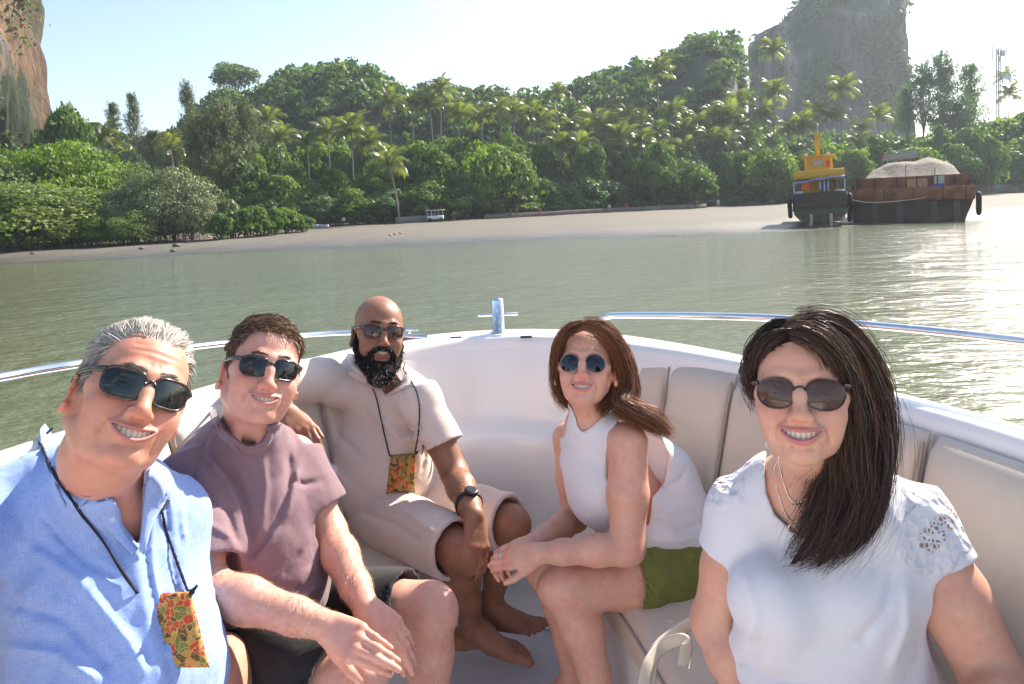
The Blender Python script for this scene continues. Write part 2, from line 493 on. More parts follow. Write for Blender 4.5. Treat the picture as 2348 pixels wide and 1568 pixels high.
def sand_mat():
    m, nt, b = _mat('beach_sand'); b.inputs['Roughness'].default_value = .8
    g = nt.nodes.new('ShaderNodeNewGeometry'); sx = nt.nodes.new('ShaderNodeSeparateXYZ'); nt.links.new(g.outputs['Position'], sx.inputs[0])
    n = noise_node(nt, .25, 5, .6, stretch=(1, 3, 1)); ad = nt.nodes.new('ShaderNodeMath'); ad.operation = 'MULTIPLY_ADD'; ad.inputs[1].default_value = .35; nt.links.new(n.outputs['Fac'], ad.inputs[0]); nt.links.new(sx.outputs['Z'], ad.inputs[2])
    r = ramp(nt, ad.outputs[0], [(.0, (.062, .056, .046)), (.22, (.092, .082, .068)), (.42, (.120, .107, .088)), (.8, (.145, .126, .10)), (1.0, (.14, .12, .09))])
    n2 = noise_node(nt, 2.2, 5, .65, stretch=(1, 2.5, 1)); r2 = ramp(nt, n2.outputs['Fac'], [(.35, (.68, .68, .68)), (.65, (1.12, 1.12, 1.12))])
    mm = nt.nodes.new('ShaderNodeMix'); mm.data_type = 'RGBA'; mm.blend_type = 'MULTIPLY'; mm.inputs[0].default_value = 1; nt.links.new(r.outputs[0], mm.inputs[6]); nt.links.new(r2.outputs[0], mm.inputs[7]); nt.links.new(mm.outputs[2], b.inputs['Base Color'])
    rr = ramp(nt, ad.outputs[0], [(.10, (.16,) * 3), (.30, (.45,) * 3), (.55, (.85,) * 3)]); nt.links.new(rr.outputs[0], b.inputs['Roughness'])
    bump(nt, b, n2.outputs['Fac'], .6, .08); return m
xs = np.concatenate([np.linspace(-900, -130, 20), np.linspace(-120, 140, 131), np.linspace(150, 1200, 24)])
ys = np.concatenate([np.linspace(-60, 40, 6), np.linspace(44, 200, 105), np.linspace(210, 900, 30)])
grid_mesh('beach', xs, ys, ground_z, sand_mat())
# hills behind: soft karst ridges, rock faces near-vertical
def pz(x, y, Y): return V(x, y, Y)
RIDGE = [(-300, 300), (60, 330), (330, 350), (420, 300), (500, 235), (590, 235), (640, 200), (700, 178), (770, 168), (800, 160), (850, 185), (900, 215), (960, 230), (1050, 225), (1120, 232), (1180, 245), (1230, 235), (1290, 230), (1380, 210), (1420, 190), (1460, 165), (1520, 150), (1570, 130), (1600, 105), (1660, 100), (1690, 150), (1700, 260), (1760, 330), (2700, 380)]
RX = np.array([V(x, y, 270)[0] for x, y in RIDGE]); RZ = np.array([V(x, y, 270)[2] for x, y in RIDGE]) - 2.5
def hill_z(X, Y):
    h = np.interp(X * 270 / np.maximum(Y, 60), RX, RZ); t = np.clip((Y - 205) / 62, 0, 1); b = np.clip((330 - Y) / 50, 0, 1)
    s_ = t ** .55 * (3 - 2 * t) ** .3; s_ = np.minimum(s_, 1)
    p = np.stack([X, Y, 0 * X], -1)
    return np.minimum(1 + (h - 1) * s_, h) * np.minimum(b * 1.4, 1) + 2.2 * noise3(p, .05, 1) * s_ * b + 1.2 * noise3(p, .13, 4) * s_ * b - 2 * (1 - np.minimum(b * 4, 1)) * 4
FOREST_FLOOR = simple('forest_slope', (.022, .034, .014), .9, var=.4, nscale=.15)
grid_mesh('hill', np.linspace(-230, 210, 221), np.linspace(200, 335, 70), hill_z, FOREST_FLOOR)

# ------------------------------------------------------------------ foliage
def leaf_mat(name, a, b_, trans=.25, rough=.55, spec=.35):
    m, nt, b = _mat(name); at = nt.nodes.new('ShaderNodeAttribute'); at.attribute_name = 'tint'
    mx = nt.nodes.new('ShaderNodeMix'); mx.data_type = 'RGBA'; mx.inputs[6].default_value = (*a, 1); mx.inputs[7].default_value = (*b_, 1)
    sp = nt.nodes.new('ShaderNodeSeparateColor'); nt.links.new(at.outputs['Color'], sp.inputs[0])
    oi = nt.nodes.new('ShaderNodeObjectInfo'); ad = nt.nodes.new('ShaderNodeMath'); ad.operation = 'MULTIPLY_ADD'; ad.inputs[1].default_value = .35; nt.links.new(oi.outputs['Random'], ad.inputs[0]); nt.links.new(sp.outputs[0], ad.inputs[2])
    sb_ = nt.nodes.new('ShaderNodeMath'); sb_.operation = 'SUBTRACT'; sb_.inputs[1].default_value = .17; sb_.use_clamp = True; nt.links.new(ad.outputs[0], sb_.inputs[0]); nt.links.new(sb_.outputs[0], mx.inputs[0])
    nt.links.new(mx.outputs[2], b.inputs['Base Color']); b.inputs['Roughness'].default_value = rough; b.inputs['Specular IOR Level'].default_value = spec
    tr = nt.nodes.new('ShaderNodeBsdfTranslucent'); ms = nt.nodes.new('ShaderNodeMixShader'); ms.inputs[0].default_value = trans
    g = nt.nodes.new('ShaderNodeMix'); g.data_type = 'RGBA'; g.blend_type = 'MULTIPLY'; g.inputs[0].default_value = 1; g.inputs[7].default_value = (1.3, 1.5, .5, 1); nt.links.new(mx.outputs[2], g.inputs[6]); nt.links.new(g.outputs[2], tr.inputs['Color'])
    o = nt.nodes['Material Output']; nt.links.new(b.outputs[0], ms.inputs[1]); nt.links.new(tr.outputs[0], ms.inputs[2]); nt.links.new(ms.outputs[0], o.inputs['Surface']); return m
BARK = simple('bark', (.13, .11, .09), .9, var=.3, nscale=3)
PBARK = simple('palm_bark', (.24, .21, .18), .9, var=.25, nscale=4, stretch=(1, 1, 6))
G_BROAD = leaf_mat('broad_leaf', (.040, .095, .014), (.190, .270, .034), .45)
G_DARK = leaf_mat('dark_leaf', (.040, .092, .022), (.135, .205, .040), .42)
G_MANG = leaf_mat('mangrove_leaf', (.065, .105, .030), (.200, .245, .070), .40)
G_SILV = leaf_mat('silvery_leaf', (.110, .140, .070), (.240, .265, .140), .2)
G_CASU = leaf_mat('casuarina_needle', (.080, .105, .045), (.165, .185, .080), .25)
G_BLUE = leaf_mat('bluish_leaf', (.050, .110, .055), (.130, .210, .085), .40)
G_PALM = leaf_mat('palm_frond', (.065, .105, .030), (.220, .235, .075), .42, .30, .8)
G_HILL = leaf_mat('hill_leaf', (.046, .096, .028), (.150, .225, .048), .42)
def leafcloud(P, N_, size, g, asp=.55, tint=None):
    """leaf-sized quads at P, facing roughly along N_"""
    n = len(P); r = g.normal(size=(n, 3)); N2 = N_ + .75 * r; N2 /= np.linalg.norm(N2, axis=1, keepdims=True)
    a = np.cross(N2, g.normal(size=(n, 3))); a /= np.linalg.norm(a, axis=1, keepdims=True); b = np.cross(N2, a); s_ = size * (.6 + .8 * g.random((n, 1)))
    v = np.stack([P - a * s_, P - b * s_ * asp, P + a * s_, P + b * s_ * asp], 1).reshape(-1, 3); f = np.arange(4 * n).reshape(-1, 4)
    t = g.random(n) if tint is None else tint; return v, f, np.repeat(t, 4)
def crown(kind, seed):
    """unit crown, about 1 m radius, standing 0..2 in z"""
    g = np.random.default_rng(seed); P, N_, T = [], [], []
    if kind == 'casu':
        size = .042
        for i in range(95):
            z = g.random() ** .8 * 2.0; rm = (.30 + .70 * (1 - z / 2) ** .8) * (.5 + .6 * g.random()); th = g.random() * 6.283
            d = np.array([math.cos(th), math.sin(th), .55]); k = 70; t = g.random((k, 1)) ** .7
            base = np.array([0, 0, z * .85]); p = base + d * t * rm + g.normal(size=(k, 3)) * .045; p[:, 2] -= .10 * t[:, 0] ** 2 * g.random(k)
            P.append(p); N_.append(np.tile(d, (k, 1)) + g.normal(size=(k, 3))); T.append(np.full(k, .25 + .6 * g.random()) * .6 + .4 * g.random(k))
        P, N_, T = map(np.concatenate, (P, N_, T)); return leafcloud(P, N_, size, g, .30, T)
    nb, size, k = dict(broad=(46, .052, 95), dense=(60, .040, 95), bush=(26, .07, 90), hill=(13, .14, 13), small=(22, .085, 60), fine=(64, .026, 190))[kind]
    for i in range(nb):
        u = g.normal(size=3); u /= np.linalg.norm(u); u[2] = abs(u[2]) * 1.2 - .40 + (-.25 if i % 3 == 0 else 0)
        c = np.array([0, 0, 1.0]) + u * np.array([.74, .74, .72]) * (.75 + .35 * g.random()); r = .20 + .16 * g.random()
        q = g.normal(size=(k, 3)); q /= np.linalg.norm(q, axis=1, keepdims=True); q[:, 2] = np.where(g.random(k) < .75, np.abs(q[:, 2]), q[:, 2])
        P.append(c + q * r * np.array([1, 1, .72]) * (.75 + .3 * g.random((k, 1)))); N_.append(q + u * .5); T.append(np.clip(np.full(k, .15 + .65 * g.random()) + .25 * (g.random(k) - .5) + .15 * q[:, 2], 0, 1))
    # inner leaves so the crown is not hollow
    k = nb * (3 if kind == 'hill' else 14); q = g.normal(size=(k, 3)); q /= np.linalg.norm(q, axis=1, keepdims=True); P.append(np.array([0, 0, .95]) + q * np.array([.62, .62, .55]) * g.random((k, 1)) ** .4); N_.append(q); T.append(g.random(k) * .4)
    P, N_, T = map(np.concatenate, (P, N_, T)); return leafcloud(P, N_, size, g, .6, T)
CROWNS = {}
def crown_mesh(kind, seed, mat):
    k = (kind, seed)
    if k not in CROWNS:
        v, f, t = crown(kind, seed); o = mesh_np('crown', v, f, mat, smooth=False, col=np.repeat(t[:, None], 3, 1)); CROWNS[k] = o.data; bpy.data.objects.remove(o)
    return CROWNS[k]
def trunk_mesh(seed):
    k = ('trunk', seed)
    if k not in CROWNS:
        g = np.random.default_rng(seed); parts = [tube(cr([(0, 0, -.05), (.02, .01, .3), (g.normal() * .05, .03, .65), (g.normal() * .08, 0, 1.0)], 8), np.linspace(.055, .03, 8), 7)]
        for i in range(4):
            th = i * 1.6 + g.random(); parts.append(tube(cr([(0, 0, .45 + .1 * i), (math.cos(th) * .15, math.sin(th) * .15, .75 + .05 * i), (math.cos(th) * .42, math.sin(th) * .42, 1.1)], 6), np.linspace(.028, .010, 6), 5))
        v, f = join(parts); o = mesh_np('trunk', v, f, BARK); CROWNS[k] = o.data; bpy.data.objects.remove(o)
    return CROWNS[k]
TG = np.random.default_rng(12)
def link(name, data, parent, loc=(0, 0, 0), scale=(1, 1, 1), rz=0, ry=0, mat=None):
    o = bpy.data.objects.new(name, data)
    if mat is not None: o.material_slots[0].link = 'OBJECT'; o.material_slots[0].material = mat
    COL.objects.link(o); o.parent = parent; o.location = loc; o.scale = scale; o.rotation_euler = (0, ry, rz); return o
def tree(x, ytop, wv, Y, kind, mat, name, label, group, tall=None, squash=1.0, cat='tree', gz=None, low=False):
    """x, ytop: where its top shows; wv its width there; Y how far it stands"""
    if Y < 108 and kind in ('broad', 'dense', 'bush'): kind = 'fine'
    low = low or kind == 'fine'
    top = V(x, ytop, Y); z0 = float(ground_z(np.array([top[0]]), np.array([Y]))[0]) if gz is None else gz; H = top[2] - z0; r = wv * VK / FPX * Y / 2
    root = empty(name, (top[0], Y, z0), label, cat, group); ch = min(H * .96, (tall or 1.5) * 2 * r); cz = H - ch
    seed = int(TG.integers(0, 3)); cm = crown_mesh(kind, seed, mat)
    zl = .42 if (low or kind in ('bush', 'small', 'dense')) else (.25 if kind == 'broad' and (tall or 1.5) > 1.2 else 0)
    if zl: sz = H / (1.86 - zl); cz = -zl * sz - .1; ch = sz * 2
    link('crown', cm, root, (0, 0, cz), (r / .98, r / .98 * squash, ch / 2.0), float(TG.random() * 6.28), mat=mat)
    hh = max(cz + ch * .35, .5); link('trunk', trunk_mesh(seed), root, (0, 0, 0), (max(r * .7, 1.2), max(r * .7, 1.2), hh), float(TG.random() * 6.28))
    return root
# palms: fronds are parts that share a few meshes
def frond_mesh(seed, mat):
    k = ('frond', seed, mat.name)
    if k in CROWNS: return CROWNS[k]
    g = np.random.default_rng(seed); n = 30; t = np.linspace(0, 1, n); droop = .22 + .30 * g.random()
    R3 = np.stack([t * (1 - .25 * t * t), np.zeros(n), .28 * t - droop * t ** 2.3], 1); V_, F_, T_ = [], [], []
    v, f = tube(R3, np.linspace(.014, .004, n), 4); V_.append(v); F_.append(f); T_.append(np.full(len(v), .9)); o = len(v)
    for i in range(2, n):
        for sg in (-1, 1):
            L = (.30 * math.sin(min(1, t[i] * 1.25 + .12) * 2.6) + .05) * (.85 + .3 * g.random()); a = R3[i]; T = R3[i] - R3[i - 1]; T /= np.linalg.norm(T)
            d = T * .55 + np.array([0, sg, 0]) * .85; d /= np.linalg.norm(d); w = T * .011; m_ = a + d * L * .55 + np.array([0, 0, -.10 * L]); e = a + d * L * .95 + np.array([0, 0, -.55 * L * (.7 + .6 * g.random())])
            V_.append(np.array([a - w, a + w, m_ + w, m_ - w, e])); F_.append(np.array([[o, o + 1, o + 2, o + 3], [o + 3, o + 2, o + 4, o + 4]])); T_.append(np.full(5, .3 + .6 * g.random())); o += 5
    V_ = np.concatenate(V_); F_ = np.concatenate(F_); tri = F_[:, 2] == F_[:, 3]; T_ = np.concatenate(T_)
    ob = mesh_np('frond', V_, [F_[~tri], F_[tri][:, :3]], mat, smooth=False, col=np.repeat(T_[:, None], 3, 1)); CROWNS[k] = ob.data; bpy.data.objects.remove(ob); return CROWNS[k]
def palm(x, yc, Y, L, label, group, lean=0.0, nf=18, mat=None, gz=None, r=.17):
    """(x, yc) where the heart of the crown shows"""
    mat = mat or G_PALM; c = V(x, yc, Y); z0 = float(ground_z(np.array([c[0]]), np.array([Y]))[0]) if gz is None else gz; H = c[2] - z0
    root = empty('palm_tree', (c[0] - lean, Y, z0), label, 'palm tree', group)
    P = cr([(0, 0, -.3), (lean * .15, 0, H * .3), (lean * .55, 0, H * .7), (lean, 0, H)], 10); v, f = tube(P, np.linspace(r * 1.15, r * .75, 10), 8, up=(0, 1, 0)); me = bpy.data.objects  # trunk of its own
    o = mesh_np('trunk', v, f, PBARK); o.parent = root
    for i in range(nf):
        th = i * 2.399 + TG.random() * .3; el = (i / nf); pitch = 1.20 - 1.70 * el + TG.normal() * .08
        fr = link('frond', frond_mesh(int(TG.integers(0, 5)), mat), root, (lean, 0, H), (L * (.85 + .3 * TG.random()),) * 3); fr.rotation_euler = (TG.normal() * .2, -pitch, th)
    if TG.random() < .6:
        q = np.concatenate([leafcloud(np.array([[math.cos(a) * .3, math.sin(a) * .3, -.25]]), np.array([[0, -1., 0]]), .16, TG, 1)[0] for a in np.linspace(0, 5, 6)])
    return root
LANDMARK = [(0, 'the orange cliff'), (150, 'the dark tree by the cliff'), (300, 'the tallest thin casuarina'), (400, 'the gap of sky'), (500, 'the big olive casuarina'), (620, 'the drooping palm by the olive casuarina'), (720, 'the stacked boxes'), (805, 'the broad palm of the left wood'), (893, 'the palm leaning over the beach'), (940, 'the pale wall'), (1000, 'the beach truck'), (1050, 'the hedge end'), (1128, 'the round fine-leaved tree'), (1240, 'the person in red'), (1278, 'the thin lone palm'), (1397, 'the person in orange-red'), (1508, 'the tallest lone palm'), (1597, 'the person in brown'), (1650, 'the person in white'), (1700, 'the pale rock face'), (1773, 'the highest palm'), (1825, 'the tug stern fender'), (1873, 'the tug mast'), (1930, 'the bushy palm'), (1990, 'the left gravel heap'), (2055, 'the excavator roof'), (2130, 'the tall gravel heap'), (2190, 'the end of the barge'), (2285, 'the green notice board'), (2347, 'the right edge of the wood')]
USED = {}
def where(x, text):
    """adds the nearest landmark, and which side of it, to a label"""
    d, n = min(((x - a), n) for a, n in LANDMARK if abs(x - a) == min(abs(x - b) for b, _ in LANDMARK))
    for t in ('%s %s %s' % (text, 'above' if abs(d) < 14 else 'just left of' if d < 0 else 'just right of', n), '%s behind and near %s' % (text, n), '%s half hidden near %s' % (text, n), '%s seen low near %s' % (text, n), '%s set back by %s' % (text, n)):
        if t not in USED: break
    USED[t] = 1; return t
GT = 'trees growing behind the beach'; GP = 'coconut palms behind the beach'; GM = 'mangroves on the left shore'
# mangroves and bushes, near left
for a in [
 (60, 395, 420, 88, 'broad', G_MANG, 'large green mangrove tree at the far left above the roots', 1.0), (-60, 330, 360, 92, 'broad', G_MANG, 'green mangrove at the left edge under the cliff', 1.2),
 (150, 285, 300, 100, 'broad', G_BROAD, 'bright green tree leaning below the orange cliff', 1.1), (20, 290, 260, 104, 'broad', G_BROAD, 'green tree against the foot of the orange cliff', 1.2),
 (250, 330, 200, 106, 'bush', G_BROAD, 'light green tree between the cliff trees and the thin casuarinas', 1.0), (300, 345, 130, 104, 'bush', G_MANG, 'pale green bushy tree above the silvery mangrove', 1.0),
 (130, 200, 160, 118, 'broad', G_DARK, 'dark tall tree standing just right of the cliff', 1.0), (165, 215, 110, 116, 'dense', G_DARK, 'dark round tree with gaps right of the cliff', 1.1),
 (385, 355, 230, 92, 'dense', G_SILV, 'big round silvery mangrove at the end of the mangrove row', .95), (300, 400, 170, 90, 'dense', G_SILV, 'silvery mangrove left of the big round one', 1.0),
 (430, 410, 130, 90, 'dense', G_SILV, 'silvery mangrove on the shore side of the big round one', 1.0), (515, 440, 75, 93, 'small', G_SILV, 'small silvery mangrove branch leaning out over the sand', .9),
 (300, 470, 130, 86, 'bush', G_MANG, 'yellow-green mangrove bush low in front of the silvery mangroves', .8), (215, 480, 120, 86, 'bush', G_BROAD, 'dark green mangrove bush between the roots and the crowns', .8),
 (110, 470, 160, 85, 'bush', G_MANG, 'green mangrove bush above the roots at the left', .8), (20, 480, 150, 84, 'bush', G_BROAD, 'dark mangrove bush at the left edge above the mud', .8)]:
    x, y, w, Y, k, m, lab, ta = a; tree(x, y, w, Y, k, m, 'mangrove_tree' if 'mangrove' in lab else 'leafy_tree', lab, GM if 'mangrove' in lab else GT, tall=ta * 1.35)
# casuarinas against the sky
for x, y, w, Y, lab, ta in [(300, 200, 60, 128, 'tallest thin grey-green casuarina against the sky left of the hill', 2.2), (255, 225, 60, 130, 'thin airy casuarina left of the tallest one', 2.0), (350, 290, 70, 126, 'low airy casuarina leaning right against the sky', 1.2),
 (425, 168, 60, 140, 'thin casuarina rising behind the big olive one', 2.4), (500, 200, 170, 128, 'big olive-green casuarina left of the dark hill', 1.5), (450, 240, 130, 126, 'left half of the olive casuarina pair beside the dark hill', 1.4), (560, 210, 90, 132, 'narrow olive casuarina at the right of the big one', 1.8), (400, 290, 70, 134, 'dark small casuarina in the gap of sky', 1.3),
 (2160, 95, 120, 215, 'tall feathery casuarina right of the limestone tower', 1.7), (2115, 125, 110, 212, 'feathery casuarina on the left side of the tall clump', 1.5), (2225, 130, 100, 214, 'feathery casuarina on the right side of the tall clump', 1.5), (2080, 190, 90, 205, 'low casuarina beside the foot of the limestone tower', 1.3), (2190, 200, 200, 205, 'wide casuarina filling the foot of the clump', 1.0)]:
    tree(x, y, w, Y, 'casu', G_CASU if x < 1000 else G_BLUE, 'casuarina_tree', lab, 'casuarina trees', tall=ta)
# front row of the beach wood: (x, top, width, distance, kind, colour)
front = [(560, 330, 150, 132, 'broad', G_BROAD), (640, 385, 130, 128, 'broad', G_BROAD), (600, 430, 140, 126, 'broad', G_DARK), (520, 400, 110, 128, 'broad', G_DARK), (700, 395, 130, 130, 'broad', G_DARK), (760, 370, 120, 133, 'broad', G_BROAD), (800, 420, 130, 129, 'broad', G_BROAD),
 (860, 350, 120, 138, 'broad', G_BROAD), (890, 420, 120, 131, 'broad', G_BLUE), (960, 300, 150, 140, 'broad', G_BROAD), (1000, 330, 130, 138, 'broad', G_BROAD), (970, 400, 130, 132, 'broad', G_BROAD), (1040, 420, 110, 134, 'broad', G_DARK), (740, 440, 120, 127, 'broad', G_BLUE), (670, 450, 100, 126, 'broad', G_DARK),
 (1128, 300, 200, 142, 'dense', G_BROAD), (1090, 360, 110, 138, 'dense', G_BROAD), (1180, 340, 110, 141, 'dense', G_BROAD), (1060, 380, 80, 136, 'broad', G_DARK), (1240, 400, 120, 144, 'bush', G_BROAD), (1180, 420, 120, 139, 'bush', G_MANG), (1330, 375, 170, 150, 'broad', G_BLUE), (1270, 395, 120, 148, 'broad', G_BLUE), (1400, 400, 130, 152, 'broad', G_BLUE), (1130, 440, 90, 137, 'bush', G_MANG),
 (1450, 385, 110, 156, 'bush', G_BROAD), (1500, 410, 120, 158, 'bush', G_BROAD), (1560, 430, 130, 160, 'bush', G_DARK), (1620, 435, 110, 164, 'bush', G_DARK), (1230, 440, 100, 143, 'bush', G_BLUE), (1300, 440, 100, 147, 'bush', G_DARK), (1380, 445, 100, 151, 'bush', G_DARK),
 (1780, 350, 130, 172, 'broad', G_BROAD), (1750, 390, 120, 168, 'broad', G_DARK), (1690, 420, 110, 166, 'bush', G_DARK), (1800, 400, 110, 170, 'broad', G_DARK), (1950, 390, 120, 180, 'broad', G_DARK), (2030, 370, 150, 184, 'broad', G_DARK), (2100, 300, 180, 192, 'broad', G_DARK), (2180, 310, 190, 190, 'broad', G_DARK), (2290, 250, 230, 196, 'broad', G_BROAD), (2360, 230, 200, 200, 'broad', G_BROAD), (2240, 350, 190, 188, 'broad', G_DARK), (2330, 330, 190, 190, 'broad', G_DARK), (2200, 380, 170, 184, 'dense', G_MANG), (2300, 380, 160, 184, 'broad', G_DARK), (2120, 390, 130, 186, 'broad', G_DARK), (2400, 300, 200, 195, 'broad', G_BROAD), (2060, 420, 110, 186, 'bush', G_DARK), (1985, 430, 90, 182, 'bush', G_DARK),
 (1880, 400, 120, 176, 'broad', G_DARK), (1840, 430, 90, 172, 'bush', G_DARK)]
lab = {'broad': 'leafy tree', 'dense': 'round fine-leaved tree', 'bush': 'low spreading tree'}; hue = {G_BROAD.name: 'mid-green', G_DARK.name: 'dark green', G_BLUE.name: 'blue-green', G_MANG.name: 'pale yellow-green'}
for x, y, w, Y, k, m in front:
    tree(x, y, w, Y, k, m, 'leafy_tree', where(x, '%s %s' % (hue[m.name], lab[k])), GT, tall=1.7)
# fill between, further back
for i in range(75):
    x = 480 + i * 25 + TG.normal() * 12; Y = 150 + TG.random() * 30 + max(0, x - 1500) * .03; top = np.interp(x, [480, 700, 1000, 1300, 1800, 2400], [300, 320, 290, 320, 330, 300]) + TG.normal() * 18
    tree(x, top, 90 + 60 * TG.random(), Y, 'broad', [G_BROAD, G_DARK, G_DARK][i % 3], 'leafy_tree', where(x, '%s back-row tree' % ['mid-green', 'dark green', 'dark green'][i % 3]), GT, tall=1.5)
# undergrowth closing the foot of the wood
for i in range(60):
    x = 500 + i * 31; Y = treeline(np.array([V(x, 480, 145)[0]]))[0] + 4 + 5 * TG.random()
    tree(x, np.interp(x, [500, 1500, 2400], [470, 450, 425]) + TG.normal() * 6, 60 + 30 * TG.random(), Y, 'small', [G_DARK, G_BROAD][i % 2], 'shrub', where(x, '%s beach-top shrub' % ['dark', 'light green'][i % 2]), 'shrubs along the top of the beach', tall=1.0, cat='shrub')
# palms: crown heart in the picture, distance, frond length
P_ = [(1508, 165, 178, 5.2, 'tallest coconut palm standing alone in front of the middle hill'), (1773, 118, 205, 5.5, 'highest coconut palm in front of the limestone tower'), (1772, 215, 190, 6.0, 'big-crowned coconut palm below the highest one'), (1278, 210, 185, 3.8, 'thin lone coconut palm with yellowing crown on the skyline'), (1010, 205, 176, 5.0, 'tall coconut palm above the round tree'),
 (985, 240, 172, 4.2, 'small coconut palm left of the tall one above the round tree'), (942, 240, 172, 4.0, 'yellowish coconut palm third from the tall one above the round tree'), (1540, 255, 176, 4.6, 'yellow-crowned coconut palm right of the lone tallest one'), (1930, 205, 198, 6.0, 'bushy coconut palm in front of the right foot of the limestone tower'), (893, 380, 126, 4.6, 'short coconut palm leaning over the beach with a bare trunk'),
 (805, 300, 142, 5.4, 'broad coconut palm in the middle of the left wood'), (848, 330, 138, 4.4, 'coconut palm right of the broad one in the left wood'), (612, 275, 150, 4.6, 'coconut palm beside the olive casuarina'), (640, 320, 146, 5.0, 'drooping coconut palm right of the olive casuarina')]
for x, y, Y, L, l in P_: palm(x, y, Y, L * 1.0, l, GP, lean={893: -1.2, 1010: .8}.get(x, TG.normal() * .5), nf=22 if L > 5 else 18, mat=G_PALM)
rest = [(1150, 250, 165), (1175, 260, 160), (1210, 270, 165), (1240, 275, 168), (1300, 290, 165), (1335, 300, 163), (1365, 285, 170), (1395, 300, 165), (1425, 320, 160), (1465, 270, 172), (1470, 320, 160), (1500, 300, 168), (1570, 290, 172), (1600, 280, 176), (1640, 260, 180), (1670, 275, 178), (1620, 330, 168), (1575, 340, 165), (1660, 340, 170), (1700, 290, 180), (1720, 330, 174), (1745, 280, 182), (1800, 300, 184), (1840, 290, 186), (1870, 260, 192), (1905, 270, 192), (1980, 290, 188), (2010, 265, 194), (1960, 330, 182), (1850, 340, 178), (1330, 340, 156), (1380, 350, 157), (1290, 335, 158), (1520, 350, 160), (745, 300, 150), (700, 330, 150), (895, 240, 168), (240, 320, 125), (395, 335, 130), (1055, 265, 168), (1100, 270, 166), (2300, 175, 230), (2315, 215, 225), (1440, 260, 175), (1690, 235, 186)]
for x, y, Y in rest: palm(x + TG.normal() * 4, y + TG.normal() * 4, Y, 3.9 + TG.random() * 2.2, where(x, 'coconut palm of the grove' if y < 300 else 'low coconut palm of the grove'), GP, lean=TG.normal() * .6, nf=16)
# forest on the hills: a far-off mass
def hill_forest():
    g = np.random.default_rng(5); Vv, Ff, Tt, o = [], [], [], 0
    base = [crown('hill', s_) for s_ in range(6)]
    n = 950; X = -220 + 420 * g.random(n); Y = 208 + 66 * g.random(n) ** .8; Z = hill_z(X, Y); S = 4.2 + 3.2 * g.random(n)
    keepm = Z > 3
    for x, y, z, s_, j in zip(X[keepm], Y[keepm], Z[keepm], S[keepm], g.integers(0, 6, keepm.sum())):
        v, f, t = base[j]; a = g.random() * 6.28; c_, s2 = math.cos(a), math.sin(a); w = np.stack([(v[:, 0] * c_ - v[:, 1] * s2) * s_ + x, (v[:, 0] * s2 + v[:, 1] * c_) * s_ + y, (v[:, 2] - .75) * s_ * .95 + z], 1)
        k = np.clip(t * .6 + .5 * (g.random() - .35), 0, 1); Vv.append(w); Ff.append(f + o); Tt.append(k); o += len(v)
    Vv, Ff, Tt = map(np.concatenate, (Vv, Ff, Tt)); ob = mesh_np('hill_forest', Vv, Ff, G_HILL, smooth=False, col=np.repeat(Tt[:, None], 3, 1)); tag(ob, 'dark green forest covering the hills behind the beach', 'forest', kind='stuff'); print('DBG hill', len(Ff))
hill_forest()
tree(535, 128, 120, 268, 'broad', G_HILL, 'leafy_tree', 'spreading tree standing highest on the left summit of the hills', 'trees on the skyline', tall=.8, gz=30)
tree(1180, 200, 26, 262, 'small', G_HILL, 'leafy_tree', 'small dark columnar tree alone on the low skyline', 'trees on the skyline', tall=1.6, gz=25)
# ------------------------------------------------------------------ limestone
def rock_mat(name, cols, sc_=.06):
    m, nt, b = _mat(name); n = noise_node(nt, sc_, 8, .68, stretch=(1, 1, .14)); r = ramp(nt, n.outputs['Fac'], cols)
    n2 = noise_node(nt, sc_ * .55, 6, .65, stretch=(1, 1, .5)); g = ramp(nt, n2.outputs['Fac'], [(.50, (0, 0, 0)), (.57, (1, 1, 1))])
    mx = nt.nodes.new('ShaderNodeMix'); mx.data_type = 'RGBA'; mx.inputs[7].default_value = (.040, .060, .026, 1); nt.links.new(g.outputs[0], mx.inputs[0]); nt.links.new(r.outputs[0], mx.inputs[6]); nt.links.new(mx.outputs[2], b.inputs['Base Color'])
    b.inputs['Roughness'].default_value = .9; n3 = noise_node(nt, sc_ * 4, 8, .7, stretch=(1, 1, .3)); bump(nt, b, n3.outputs['Fac'], 1.0, 2.5); return m
